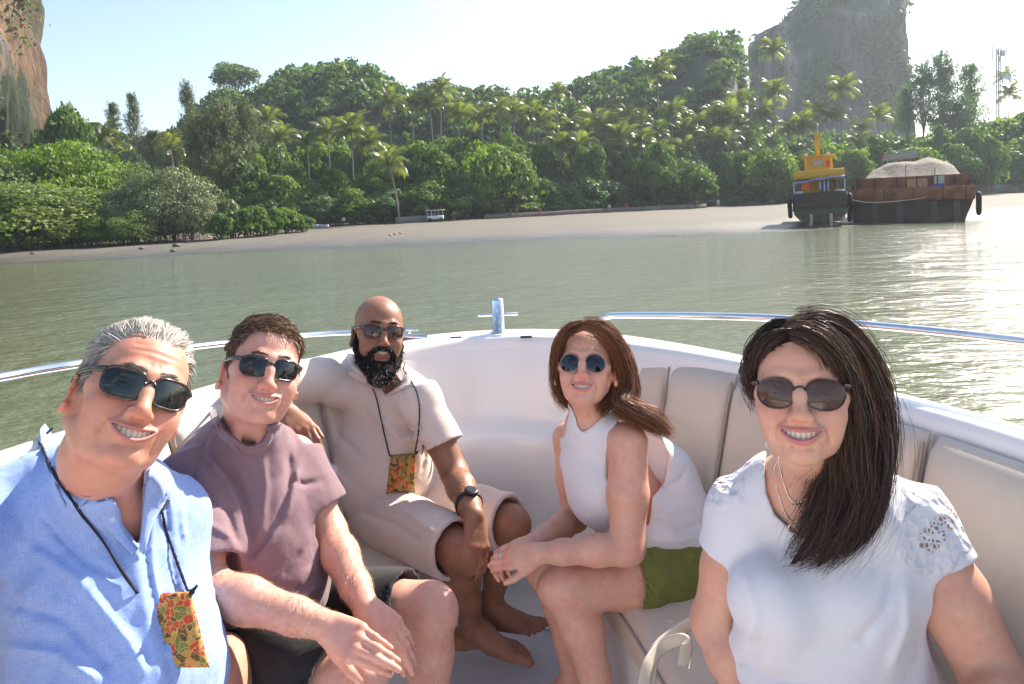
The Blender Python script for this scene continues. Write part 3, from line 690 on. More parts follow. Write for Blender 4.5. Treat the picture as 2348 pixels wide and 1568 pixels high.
def massif(name, label, outline, Y, depth, mat, zb=0.0, amp=3.0, f=.03, seed=0, leaves=0, lsize=1.6, greenbias=.5):
    """rock tower: left and right flanks per height, round in plan, fluted"""
    zs, L_, R2 = [], [], []
    for y, xl, xr in outline:
        a, b = V(xl, y, Y), V(xr, y, Y); zs.append(a[2]); L_.append(a[0]); R2.append(b[0])
    zs = np.array(zs)[::-1]; L_ = np.array(L_)[::-1]; R2 = np.array(R2)[::-1]; nz, na = 80, 140; z = np.linspace(zb, zs[-1], nz); xl = np.interp(z, zs, L_); xr = np.interp(z, zs, R2)
    th = np.linspace(0, 2 * np.pi, na, endpoint=False); c = (xl + xr) / 2; rx = (xr - xl) / 2; e = 2.6
    cx_ = np.sign(np.cos(th)) * np.abs(np.cos(th)) ** (2 / e); sy = np.sign(np.sin(th)) * np.abs(np.sin(th)) ** (2 / e)
    v = np.stack([c[:, None] + rx[:, None] * cx_[None], Y + depth * sy[None] * (rx / rx.max())[:, None] ** .5 + 0 * c[:, None], z[:, None] + 0 * th[None]], -1)
    nn = np.stack([cx_, sy, 0 * th], 1)[None]; q = v * (1, 1, .28); d = amp * (fbm(q, f, 5, seed)) + amp * .5 * (np.abs(noise3(v * (1, 1, .12), f * 5, seed + 3)) - .5); v = v + nn * d[..., None]
    cap_ = np.array([[c[-1], Y, z[-1] + rx[-1] * .25]]); V_ = np.concatenate([v.reshape(-1, 3), cap_]); i = np.arange(nz - 1)[:, None] * na; j = np.arange(na)[None]
    F = np.stack([i + j, i + (j + 1) % na, i + na + (j + 1) % na, i + na + j], -1).reshape(-1, 4); T = np.stack([(nz - 1) * na + np.arange(na), (nz - 1) * na + (np.arange(na) + 1) % na, np.full(na, nz * na)], 1)
    root = empty(name, (c[0], Y, zb), label, 'cliff'); mesh_np('rock', V_, [F, T], mat, root, smooth=True)
    if leaves:
        g = np.random.default_rng(seed); N_ = vnormals(v.reshape(-1, 3), F); w = np.clip(fbm(v.reshape(-1, 3), .035, 3, seed + 7) * 1.3 + greenbias, 0, 1) ** 2; w *= (v.reshape(-1, 3)[:, 1] < Y + depth * .3)
        if name == 'orange_cliff': w = w * np.clip(.15 + (v.reshape(-1, 3)[:, 0] - (R2.mean() - 3.5)) / 3.0, .06, 1.6)
        idx = g.choice(len(w), leaves, p=w / w.sum())
        P = v.reshape(-1, 3)[idx] + g.normal(size=(leaves, 3)) * (1.6, .8, 1.6) + N_[idx] * .6; a, b, t = leafcloud(P, N_[idx] + (0, 0, .6), lsize, g, .7, np.clip(g.random(leaves) * .6 + .3 * noise3(P, .1), 0, 1)); o = mesh_np('ivy', a, b, G_HILL, root, smooth=False, col=np.repeat(t[:, None], 3, 1)); o['kind'] = 'stuff'
    return root
GREY = rock_mat('grey_limestone', [(.30, (.04, .040, .044)), (.45, (.10, .10, .105)), (.53, (.17, .16, .155)), (.60, (.34, .28, .235)), (.66, (.13, .12, .12))])
ORANGE = rock_mat('orange_limestone', [(.30, (.045, .036, .030)), (.45, (.13, .080, .048)), (.56, (.34, .195, .105)), (.66, (.16, .14, .12))], .10)
massif('limestone_tower', 'tall grey limestone tower streaked with green behind the palms', [(-260, 1900, 2000), (-60, 1850, 2050), (0, 1828, 2064), (60, 1790, 2062), (75, 1730, 2058), (110, 1716, 2050), (160, 1712, 2045), (260, 1708, 2042), (420, 1700, 2060)], 420, 42, GREY, seed=3, amp=8, f=.028, leaves=12000, lsize=1.3, greenbias=-.05)
massif('limestone_crag', 'pale rock face at the right end of the middle hill', [(125, 1650, 1672), (150, 1640, 1680), (200, 1632, 1682), (300, 1620, 1686), (420, 1600, 1700)], 246, 10, GREY, seed=8, amp=1.6, f=.07, leaves=4500, lsize=.9, greenbias=.05)
massif('orange_cliff', 'orange and grey limestone cliff hung with greenery at the left edge', [(-300, -400, 40), (-100, -400, 55), (0, -400, 44), (100, -400, 56), (200, -400, 68), (300, -400, 78), (420, -400, 90)], 150, 16, ORANGE, seed=5, amp=2.6, f=.16, leaves=22000, lsize=.42, greenbias=.42)
# ------------------------------------------------------------------ tug, barge, mast, figures on the beach
def lp(o, root): o.parent = root; o.matrix_parent_inverse = Matrix.Identity(4); return o
def lbx(name, c, h, mat, root, rd=.0, R=None): o = bx(name, c, h, mat, None, rd, R, 1); return lp(o, root)
def ltube(name, pts, r, mat, root, n=8, **k): v, f = tube(pts, r, n, **k); return lp(mesh_np(name, v, f, mat), root)
def sections(name, secs, mat, root, cap=True, smooth=False):
    """hull skinned over cross sections: each (y, [(x, z) ...])"""
    m = len(secs[0][1]); V_ = np.array([[(x, y, z) for x, z in s_] for y, s_ in secs], float); n = len(secs)
    F = [(i * m + j, i * m + j + 1, (i + 1) * m + j + 1, (i + 1) * m + j) for i in range(n - 1) for j in range(m - 1)]
    me = bpy.data.meshes.new(name); F += [tuple(range(m))[::-1], tuple(range((n - 1) * m, n * m))] if cap else []
    me.from_pydata([tuple(v) for v in V_.reshape(-1, 3)], [], F); me.materials.append(mat); o = bpy.data.objects.new(name, me); COL.objects.link(o); return lp(o, root)
RUST = simple('rusty_steel', (.20, .080, .042), .85, var=.55, nscale=.8, bmp=.3, bscale=6, bdist=.03)
RUSTD = simple('dark_rusty_steel', (.075, .045, .034), .8, var=.4, nscale=.7, bmp=.3, bscale=6, bdist=.02)
TARBR = simple('weathered_dark_planks', (.055, .040, .036), .75, var=.4, nscale=1.2, stretch=(1, 1, 6))
MUST = simple('mustard_paint', (.62, .33, .020), .55, var=.10, nscale=2)
RUBB = simple('black_tyre_rubber', (.012, .012, .012), .8)
GRAVEL = simple('grey_gravel', (.25, .215, .175), .95, var=.3, nscale=3, bmp=1.0, bscale=9, bdist=.10)
GWHITE = simple('chalky_white', (.7, .7, .68), .6)
sg_ = lambda x, y, Y: V(x, y, Y)
# --- barge
w0_, w1_ = V(1957, 506, 69.0), V(2218, 506, 69.0); ctr = (w0_ + w1_) / 2; az = math.atan2(ctr[0], ctr[1])
bg = empty('barge', (ctr[0], ctr[1], 0), 'rusty flat barge heaped with grey gravel, aground beside the tug', 'barge', rotz=-az)
HB, HH = 5.0, 3.15
sections('hull', [(-.0, [(-HB, 2.0), (-HB * .97, -.6), (HB * .82, -.6), (HB, 2.0)]), (26, [(-HB, 2.0), (-HB * .97, -.6), (HB * .82, -.6), (HB, 2.0)]), (29, [(-HB, 2.0), (-HB, 1.0), (HB, 1.0), (HB, 2.0)])], RUSTD, bg)
lbx('side_band', (0, 14.3, 2.60), (HB + .10, 14.6, .62), RUST, bg, .03)
for x in (-4.6, -2.2, .2, 2.6, 4.4): lbx('rib', (x, -.34, 2.6), (.035, .05, .60), RUSTD, bg)
for x in (-3.0, -.9, 1.9, 3.7): lbx('skeg', (x, -.05, .7), (.28, .12, 1.2), simple('grey_brown_steel', (.09, .075, .065), .8, var=.3), bg)
for a, b in (((-4.5, 1.6), (5.1, 1.6)),): lbx('coaming', (.1, 1.6, 3.75), (4.75, .08, .55), RUST, bg)
for x in (-4.65, 4.85): lbx('coaming', (x, 12, 3.75), (.08, 10.4, .55), RUST, bg)
lbx('coaming', (.1, 22.4, 3.75), (4.75, .08, .55), RUST, bg)
for x in (-4.3, -3.0, -1.2, .5, 2.2, 3.6): lbx('stiffener', (x, 1.47, 3.74), (.05, .06, .50), RUSTD, bg)
lbx('wooden_hatch', (.55, 1.46, 3.65), (.85, .04, .38), simple('pale_planks', (.42, .24, .13), .8, var=.3, nscale=3, stretch=(6, 1, 1)), bg)
lbx('pale_hatch', (2.35, 1.46, 3.85), (.42, .04, .36), simple('pale_board', (.42, .40, .32), .8), bg)
lbx('blue_sheet', (2.25, 1.1, 3.32), (.55, .2, .10), simple('blue_tarpaulin', (.03, .08, .40), .6), bg, .05)
gx, gy = np.meshgrid(np.linspace(-4.3, 4.5, 60), np.linspace(1.7, 22.3, 70)); q = np.stack([gx, gy, 0 * gx], -1)
gz_ = 4.15 + 2.1 * np.maximum(0, 1 - (((gx - 1.5) / 4.2) ** 2 + ((gy - 8) / 9) ** 2) ** .60) + 1.35 * np.maximum(0, 1 - (((gx + 2.4) / 2.9) ** 2 + ((gy - 6) / 6.5) ** 2) ** .60) + .06 * fbm(q, 1.6, 4)
edge = np.minimum(np.minimum((gy - 1.7) / 3.0, (gx + 4.3) / .8), (4.5 - gx) / .8).clip(0, 1) ** .8; gz_ = 3.95 + (gz_ - 3.95) * edge
i = (np.arange(69)[:, None] * 60 + np.arange(59)[None]).ravel(); lp(mesh_np('gravel_heap', np.stack([gx, gy, gz_], -1).reshape(-1, 3), np.stack([i, i + 1, i + 61, i + 60], 1), GRAVEL), bg)['kind'] = 'stuff'
for x, z in ((-HB - .25, 1.6), (HB + .35, 1.9)):
    for k in range(2): ltube('tyre_fender', [(x, .5 + .3 * k, z + math.cos(t) * .52 - k * .55) if False else (x + .05, .3 + math.sin(t) * .5, z + math.cos(t) * .55 - k * .7) for t in np.linspace(0, 6.283, 20, endpoint=False)], .20, RUBB, bg, 8, closed=True, up=(1, 0, 0))
for x in (-4.9, -4.2, 4.6, 5.1): ltube('bollard', [(x, .5, 3.2), (x, .5, 3.65), (x, .5, 3.68)], [.10, .10, .14], RUSTD, bg, 8)
for x, z1 in ((-4.55, 5.0), (-.4, 5.4), (2.0, 5.0)): ltube('pole', [(x, 1.5, 3.2), (x, 1.5, z1)], .03, RUSTD, bg, 5)
# digger under its tin roof, behind the heaps
dg = empty('excavator', (ctr[0] - .9 * math.cos(az) + 11 * math.sin(az), ctr[1] + .9 * math.sin(az) + 11 * math.cos(az), 4.6), 'old yellow excavator under a grey tin roof behind the gravel heaps', 'excavator', rotz=-az)
YEL = simple('faded_yellow_paint', (.55, .38, .13), .6, var=.3, nscale=3); TIN = simple('grey_tin', (.30, .28, .26), .6, var=.12, nscale=2)
sections('roof', [(-1.3, [(-1.75, 1.55), (-1.62, 2.25), (1.45, 2.55), (1.72, 1.75)]), (1.3, [(-1.75, 1.55), (-1.62, 2.25), (1.45, 2.55), (1.72, 1.75)])], TIN, dg)
lbx('body', (.0, 0, .75), (.85, .9, .55), YEL, dg, .15); lbx('cab', (.55, -.2, 1.15), (.42, .5, .50), YEL, dg, .06); lbx('cab_window', (.55, -.72, 1.25), (.30, .02, .28), DARKG := simple('dark_glass', (.02, .025, .03), .1), dg)
for x in (-.55, .2): ltube('wheel', [(x, -.95, .45), (x, -.75, .45)], [.30, .30], RUBB, dg, 14, up=(0, 0, 1))
for x in (-1.5, 1.5):
    for y in (-1.1, 1.1): ltube('roof_post', [(x, y, -.4), (x, y, 1.7)], .05, RUSTD, dg, 5)
fl = simple('red_cloth', (.55, .02, .02), .8)
v = np.array([(-1.9, -1.2, 2.0), (-1.55, -1.25, 2.2), (-1.5, -1.2, 1.95), (-1.8, -1.25, 1.75), (-1.9, -1.22, 2.0), (-1.55, -1.27, 2.2), (-1.5, -1.22, 1.95), (-1.8, -1.27, 1.75)]); lp(mesh_np('red_flag', v, np.array([[0, 1, 2, 3], [7, 6, 5, 4]]), fl, smooth=False), dg)
# --- tug, stern to us
c0, c1 = V(1822, 512, 68.0), V(1942, 512, 68.0); ctr2 = (c0 + c1) / 2; az2 = math.atan2(ctr2[0], ctr2[1])
tg = empty('tugboat', (ctr2[0], ctr2[1], 0), 'old wooden tug with mustard wheelhouse grounded stern-on by the barge', 'tugboat', rotz=-az2)
tg.rotation_euler = (0, R_(-1.2), -az2)
def hs(w, zt, zb=-.5, fl_=.75): return [(-w, zt), (-w * 1.0, zt * .62), (-w * .97, zt * .42), (-w * fl_, .55), (-w * .30, .15), (0, zb), (w * .30, .15), (w * fl_, .55), (w * .97, zt * .42), (w, zt * .62), (w, zt)]
top_ = lambda s_, k: [(x, z) for x, z in s_ if z >= k]
B2 = 2.35
secs = [(0, B2 * .93, 3.15), (.5, B2, 3.1), (3, B2 * 1.04, 3.0), (7, B2, 3.05), (10, B2 * .8, 3.3), (12.5, B2 * .4, 3.7), (13.8, .1, 4.0)]
BOTM = simple('green_brown_bottom_paint', (.10, .085, .055), .6, var=.5, nscale=1.5, spec=.4)
sections('hull_bottom', [(y, [(-w * .985, 1.5), (-w * .97, 1.2), (-w * .78, .62), (-w * .35, .42), (0, .30), (w * .35, .42), (w * .78, .62), (w * .97, 1.2), (w * .985, 1.5)]) for y, w, z in secs], BOTM, tg)
sections('hull_side', [(y - (.05 if y == 0 else 0), [(-w, z), (-w * 1.02, 1.48), (w * 1.02, 1.48), (w, z)]) for y, w, z in secs], TARBR, tg)
lbx('green_stripe', (0, -.07, 1.50), (B2 * .95, .05, .05), simple('green_paint', (.03, .14, .06), .6), tg); lbx('red_stripe', (0, -.07, 2.15), (B2 * .93, .04, .03), simple('red_brown_paint', (.22, .05, .03), .7), tg)
for k in range(16): lbx('plank', (-2.05 + k * .273, -.085, 2.35), (.130, .02, .72), TARBR, tg)
lbx('keel_fin', (0, 4, .1), (.15, 4, .5), BOTM, tg); lbx('pale_bulge', (1.2, 2.5, .75), (.9, 2.5, .35), simple('pale_bottom', (.38, .27, .18), .6, var=.4, nscale=2), tg, .3)  # keel fin, then a paler rounded block on one side of the bottom
PALEW = simple('pale_grey_wood', (.33, .30, .26), .8, var=.2, nscale=4)
for x in (-.82, .86):
    rd = lbx('rudder', (x, -.45, .25), (.14, .30, .95), PALEW, tg, .05)
    for q_, s_ in ((-.42, .3), (.42, .3)):
        for zz in (-.05, .55):
            v, f = tube([(x + q_, .30, .35 + (zz - .2) * (1 if q_ > 0 else -.6)), (x + q_, .34, .35 + (zz - .2) * (1 if q_ > 0 else -.6))], [.27, .25], 12, up=(0, 0, 1)); lp(mesh_np('propeller_blade', v, f, simple('bronze', (.33, .22, .15), .5, metal=.3)), tg)
lbx('deck', (0, 6, 3.0), (2.2, 5.8, .05), TARBR, tg)
lbx('deckhouse', (-.1, 5.6, 3.75), (1.55, 3.2, .72), MUST, tg); lbx('doorway', (.35, 2.36, 3.65), (.30, .04, .60), DARKG, tg); lbx('doorway', (1.05, 2.36, 3.65), (.18, .04, .60), DARKG, tg)
lbx('upper_deck_band', (-.05, 4.6, 4.85), (2.20, 3.6, .40), MUST, tg, .03)
wh = lbx('wheelhouse', (-.05, 6.0, 5.9), (1.28, 1.5, .70), MUST, tg); lbx('wheelhouse_roof', (-.05, 6.0, 6.66), (1.55, 1.75, .09), MUST, tg, .03)
for x in (-1.18, 1.08): lbx('corner_post', (x, 4.45, 5.9), (.08, .08, .70), simple('bright_mustard_paint', (.75, .44, .03), .5), tg)
lbx('window', (-.1, 4.485, 6.0), (.45, .03, .24), simple('grey_window', (.35, .33, .36), .3), tg); lbx('window_frame', (-.1, 4.50, 6.0), (.50, .02, .29), simple('amber_frame', (.45, .20, .02), .5), tg)
lbx('mast', (-.1, 6.2, 7.9), (.20, .20, 1.15), MUST, tg, .03); lbx('mast_bracket', (-.25, 6.0, 8.2), (.45, .05, .06), MUST, tg); ltube('aerial', [(-.05, 6.2, 9.0), (-.02, 6.2, 9.9)], .03, GWHITE, tg, 5)
for x in (-1.15, .85): lbx('roof_lamp', (x, 5.0, 6.9), (.14, .1, .12), GWHITE, tg, .03)
# tarpaulin over the after deck
ux = np.linspace(-2.3, 2.15, 18); uy = np.linspace(-.1, 2.6, 8); X_, Y_ = np.meshgrid(ux, uy); Zt = 3.98 + .55 * np.clip((X_ + 2.3) / 4.4, 0, 1) ** .6 + .10 * (Y_) - .05 * np.sin(X_ * 4) - .08 * (Y_ < 0)
i = (np.arange(7)[:, None] * 18 + np.arange(17)[None]).ravel(); Fq = np.stack([i, i + 1, i + 19, i + 18], 1); A_ = np.stack([X_, Y_, Zt], -1).reshape(-1, 3); B_ = A_ + (0, 0, .04)
lp(mesh_np('awning', np.concatenate([A_, B_]), np.concatenate([Fq[:, ::-1], Fq + len(A_), np.stack([np.arange(17), np.arange(17) + 1, np.arange(17) + 1 + len(A_), np.arange(17) + len(A_)], 1)]), simple('blue_grey_tarpaulin', (.17, .20, .33), .7, var=.1)), tg)
for x in (-2.2, 2.1): ltube('awning_pole', [(x, .1, 3.0), (x, .1, 4.1 + .2 * (x > 0))], .035, GWHITE, tg, 5)
for x in (-1.75, 1.7): ltube('mooring_bitt', [(x, .3, 3.0), (x, .3, 3.30), (x, .3, 3.34)], [.34, .34, .30], simple('galvanised_drum', (.38, .40, .42), .5), tg, 14)
def cloth_bit(name, x, z, w, h, col, label=None, y=.6):
    m_ = simple('cloth_%d_%d' % (int(abs(x) * 100), int(z * 100)), col, .85, var=.2, nscale=6); n = 7; us = np.linspace(-1, 1, n); vs = np.linspace(0, 1, 6)
    A = np.array([[(x + u * w * (1 - .2 * t), y + .06 * math.sin(u * 5 + t * 3), z - t * h) for u in us] for t in vs]).reshape(-1, 3); i = (np.arange(5)[:, None] * n + np.arange(n - 1)[None]).ravel(); Fq = np.stack([i, i + 1, i + n + 1, i + n], 1)
    return lp(mesh_np(name, np.concatenate([A, A + (0, .015, 0)]), np.concatenate([Fq, Fq[:, ::-1] + len(A)]), m_), tg)
cloth_bit('orange_lifejacket', -1.20, 4.20, .34, .72, (.80, .12, .02), y=.2)
for k, (x, c) in enumerate(((.05, (.7, .7, .75)), (.22, (.05, .08, .35)), (.40, (.72, .72, .75)), (.56, (.05, .08, .3)), (.72, (.65, .66, .70)), (1.0, (.25, .16, .02)), (1.3, (.03, .03, .05)), (1.5, (.25, .17, .03)))): cloth_bit('laundry', x, 4.15, .085, .75 + .1 * (k % 3), c, y=.8)
cloth_bit('red_flag', .78, 6.15, .14, .55, (.65, .03, .02), y=4.3)
for x, z in ((-B2 - .30, 2.2), (-B2 - .28, 1.5), (B2 + .15, 2.3)): ltube('tyre_fender', [(x, .5 + math.sin(t) * .42, z + math.cos(t) * .45) for t in np.linspace(0, 6.283, 18, endpoint=False)], .19, RUBB, tg, 8, closed=True, up=(1, 0, 0))
a = V(1944, 460, 67.8); e = V(2190, 428, 68.6)
rp = mesh_np('mooring_rope', *tube(cr([V(1940, 455, 67.8), V(1990, 468 - 4, 67.6), V(2060, 463 - 2, 67.8), V(2130, 450, 68.2), e], 30), .035, 6), simple('pale_rope', (.45, .40, .34), .9)); tag(rp, 'pale rope sagging from the tug across the barge side', 'rope')
# --- telecom mast
tw = V(2288, 222, 215); base_z = float(ground_z(np.array([tw[0]]), np.array([215]))[0]); topz = V(2290, 110, 215)[2]
tm = empty('telecom_mast', (tw[0], 215, base_z), 'steel telecom mast with panel antennas and a white dish above the trees', 'mast'); GS = simple('galvanised_steel', (.34, .35, .37), .5, metal=.4)
Hm = topz - base_z; lat = []
for a_ in range(3):
    x, y = .55 * math.cos(a_ * 2.094), .55 * math.sin(a_ * 2.094); x2, y2 = .55 * math.cos((a_ + 1) * 2.094), .55 * math.sin((a_ + 1) * 2.094); ltube('leg', [(x, y, 0), (x, y, Hm)], .16, GS, tm, 6, up=(0, 1, 0))
    for k in range(int(Hm / 1.2)): lat.append(tube([(x, y, k * 1.2), (x2, y2, k * 1.2 + 1.2)], .045, 4, up=(0, 1, 0))); lat.append(tube([(x, y, k * 1.2), (x2, y2, k * 1.2)], .045, 4, up=(0, 1, 0)))
o = lp(mesh_np('lattice', *join(lat), GS), tm)
for x, z, w, h in ((-1.9, -1.3, .16, 3.6), (1.0, -1.6, .55, 1.5), (1.9, -1.2, .14, 1.6), (-.7, -1.2, .16, 1.2), (.2, -3.2, .2, 1.2), (.9, -9, .18, 2.0)): lbx('panel_antenna', (x, -.5, Hm + z), (w, .15, h / 1.6), GWHITE, tm, .04); ltube('bracket', [(0, 0, Hm + z), (x, -.4, Hm + z)], .07, GS, tm, 5)
v, f = tube([(2.0, -1.0, Hm - 8.2), (2.0, -.85, Hm - 8.2), (2.0, -.4, Hm - 8.2)], [1.05, 1.0, .3], 24, up=(0, 0, 1)); lp(mesh_np('dish', v, f, GWHITE), tm); v, f = tube([(1.6, -1.0, Hm - 5.6), (1.6, -.8, Hm - 5.6)], [.42, .38], 16, up=(0, 0, 1)); lp(mesh_np('dish', v, f, GWHITE), tm)
# --- people walking on the beach
def walker(cols, seed):
    s = Sculpt(); s.frame(ID); g = np.random.default_rng(seed); st = .22 * (1 if seed % 2 else .6)
    s.ell((0, 0, 1.60), (.085, .10, .125), k=0); s.line([(0, 0, 1.50), (0, .01, 1.38)], [.06, .08], k=.05); s.line([(0, 0, 1.36), (0, .01, 1.15), (0, 0, .92)], [.14, .13, .14], k=.08); s.line([(-.19, 0, 1.38), (.19, 0, 1.38)], [.07, .07], k=.06)
    for sg in (-1, 1):
        s.line([(sg * .22, 0, 1.38), (sg * .26, sg * st * .4, 1.12), (sg * .24, -.08 + sg * st * .5, .88)], [.055, .045, .035], k=.03); s.line([(sg * .09, 0, .92), (sg * .10 + st * .3 * sg, -sg * st * .6, .50), (sg * .10 + st * sg * .7, -sg * st, .08)], [.10, .065, .045], k=.03); s.line([(sg * .10 + st * sg * .7, -sg * st, .05), (sg * .10 + st * sg * .7, -sg * st - .15, .035)], [.045, .035], k=.02)
    v, F = s.mesh(.035, relax=1); c = np.repeat(np.array([(.30, .17, .11)]), len(v), 0); c[(v[:, 2] > .95) & (v[:, 2] < 1.42)] = cols[0]; c[(v[:, 2] > cols[2]) & (v[:, 2] <= .95)] = cols[1]; c[v[:, 2] > 1.63] = (.02, .015, .012)
    return v, F, c
CLOTH_T = tinted('beach_clothes', .8, 8, .08)
for k, (x, y, cols, lab_) in enumerate([(1646, 468, ((.65, .65, .62), (.6, .6, .58), .1), 'person all in white walking on the upper beach'), (1597, 470, ((.30, .22, .15), (.05, .05, .06), .5), 'person in brown top walking left of the one in white'), (1436, 478, ((.65, .10, .04), (.55, .08, .03), .3), 'person in orange-red on the upper beach'), (1397, 482, ((.6, .6, .6), (.3, .3, .32), .4), 'person in pale clothes left of the one in orange-red'),
    (1237, 488, ((.50, .10, .06), (.45, .08, .04), .35), 'person in red on the beach in front of the wall'), (1184, 492, ((.08, .07, .07), (.25, .05, .04), .5), 'person in dark top standing right of the hedge'), (1170, 492, ((.06, .06, .07), (.05, .05, .06), .4), 'person in dark clothes standing at the end of the hedge'), (1040, 502, ((.10, .10, .12), (.04, .04, .05), .4), 'person in dark clothes right of the beach truck'), (788, 517, ((.60, .58, .54), (.02, .02, .03), .3), 'person in pale top and dark trousers near the stacked boxes')]):
    Yp = 150.0 if x > 1100 else 132.0; Yp = treeline(np.array([V(x, y, Yp)[0]]))[0] - 3; p = V(x, y, Yp); z_ = float(ground_z(np.array([p[0]]), np.array([Yp]))[0]); v, F, c = walker(cols, k); o = mesh_np('person', v * .98, F, CLOTH_T, col=c); o.location = (p[0], Yp, z_); tag(o, lab_, 'person', 'people walking on the beach')
# --- small truck, boxes, walls, roots, rocks
def onb(x, Yoff=-2): X0 = V(x, 490, 135)[0]; Y = treeline(np.array([X0]))[0] + Yoff; p = V(x, 490, Y); return np.array([p[0], Y, float(ground_z(np.array([p[0]]), np.array([Y]))[0])])
p = onb(998, -1.5); tk = empty('beach_truck', p, 'small open white truck with a roof parked at the top of the beach', 'truck'); 
lbx('cargo_bed', (0, 0, .75), (1.35, .8, .30), GWHITE, tk, .05); lbx('roof', (0, 0, 2.0), (1.5, .85, .06), GWHITE, tk, .02); lbx('cab', (-1.0, 0, 1.2), (.38, .75, .35), simple('dark_cab', (.08, .08, .09), .5), tk, .08)
for x in (-1.3, -.6, 0, .6, 1.3): ltube('post', [(x, -.8, .9), (x, -.8, 2.0)], .035, GWHITE, tk, 5)
for x in (-.9, .9):
    for y in (-.85, .7): ltube('wheel', [(x, y, .35), (x, y + .15, .35)], [.34, .34], RUBB, tk, 14, up=(0, 0, 1))
for k, (x, c, h) in enumerate([(692, (.6, .6, .6), .4), (702, (.02, .03, .06), .75), (710, (.02, .03, .08), .8), (722, (.45, .48, .55), .5), (733, (.40, .42, .5), .5), (745, (.5, .5, .55), .45)]):
    p = onb(x, -3); o = bx('storage_box', p + (0, 0, h * .5 + .02), (.42, .4, h * .5), simple('box_plastic_%d' % k, c, .6), None, .04); tag(o, ['white box at the left end of the boxes on the sand', 'dark box second from the left on the sand', 'tall dark box third from the left on the sand', 'pale box fourth from the left on the sand', 'grey box fifth from the left on the sand', 'pale box at the right end of the boxes on the sand'][k], 'box', 'boxes stacked on the beach')
CONC = simple('weathered_concrete', (.16, .13, .11), .9, var=.3, nscale=.6); 
def wall(name, x0, x1, h, mat, lab_, off=-.5):
    pts = [onb(x, off) for x in np.linspace(x0, x1, 9)]; v = []
    for q in pts: v += [q + (0, 0, -.3), q + (0, 0, h), q + (0, .3, h), q + (0, .3, -.3)]
    F = [(4 * i + j, 4 * (i + 1) + j, 4 * (i + 1) + (j + 1) % 4, 4 * i + (j + 1) % 4) for i in range(8) for j in range(4)] + [(0, 1, 2, 3), (35, 34, 33, 32)]; o = mesh_np(name, np.array(v), np.array(F), mat, smooth=False); tag(o, lab_, 'wall'); return o
wall('retaining_wall', 905, 985, 1.1, simple('pale_wall', (.20, .18, .165), .9, var=.15), 'low pale wall behind the beach left of the truck'); wall('retaining_wall', 1110, 1620, .8, CONC, 'long low dark wall along the top of the beach'); wall('retaining_wall', 2215, 2480, 2.2, CONC, 'brown retaining wall at the right end of the beach')
p = onb(2285, -.7); o = bx('notice_board', p + (0, 0, 1.7), (.95, .05, .45), simple('green_sign', (.12, .30, .24), .6), None, .02); tag(o, 'pale green notice board on the brown retaining wall', 'sign')
# prop roots under the mangroves and floats caught on the mud
g = np.random.default_rng(8); rt = []
for k in range(420):
    x = -100 + 560 * g.random(); Y = float(np.interp(x, [0, 480], [80, 93])) + 5 * g.random(); p = V(x, 560, Y); z = float(ground_z(np.array([p[0]]), np.array([Y]))[0]); a = g.random() * 6.28; r = .5 + .9 * g.random(); h = 1.0 + 1.1 * g.random()
    rt.append(tube(cr([(p[0], Y, z + h), (p[0] + math.cos(a) * r * .6, Y + math.sin(a) * r * .3, z + h * .75), (p[0] + math.cos(a) * r, Y + math.sin(a) * r * .5, z - .05)], 5), .035, 4))
o = mesh_np('mangrove_roots', *join(rt), simple('root_bark', (.07, .055, .045), .9)); tag(o, 'tangle of dark prop roots under the mangroves', 'roots', kind='stuff')
FLO = simple('yellow_float', (.38, .25, .06), .7)
def ball(name, p, r, mat, lab_, cat, grp=None, sq=(1, 1, .6)):
    s = Sculpt(); s.frame(ID); s.ell((0, 0, 0), (r * sq[0], r * sq[1], r * sq[2]), k=0); s.disp(lambda q: .12 * r * noise3(q, 2.2 / r), (-2 * r,) * 3, (2 * r,) * 3); v, F = s.mesh(r / 5, relax=1); o = mesh_np(name, v, F, mat); o.location = tuple(p); return tag(o, lab_, cat, grp)
for x, y in ((15, 553), (28, 557), (100, 551), (187, 546), (268, 543), (350, 553), (478, 545), (500, 543), (523, 540), (585, 531), (628, 530), (688, 527), (753, 522), (895, 541), (905, 538), (918, 536)):
    for k in range(30):
        pass
    Y = next((Yk for Yk in np.arange(60, 140, .5) if V(x, y, Yk)[2] < float(ground_z(np.array([V(x, y, Yk)[0]]), np.array([Yk]))[0])), 100); p = V(x, y, Y); ball('float', (p[0], Y, float(ground_z(np.array([p[0]]), np.array([Y]))[0]) + .08), .20, FLO, where(x, 'small yellow float on the sand'), 'float', 'yellow floats on the shore')
DR = simple('wet_rock', (.10, .09, .08), .7, var=.3)
for x, y, r, l in ((325, 572, .30, 'flat dark stone on the mud, left of the larger two'), (405, 566, .42, 'largest dark stone on the mud in front of the mangroves'), (397, 578, .28, 'dark stone just below the largest one on the mud'), (75, 583, .25, 'small dark stone on the mud at the far left')):
    Y = next((Yk for Yk in np.arange(55, 140, .5) if V(x, y, Yk)[2] < float(ground_z(np.array([V(x, y, Yk)[0]]), np.array([Yk]))[0])), 80); p = V(x, y, Y); ball('stone', (p[0], Y, float(ground_z(np.array([p[0]]), np.array([Y]))[0]) + r * .3), r, DR, l, 'stone', 'stones on the mud')
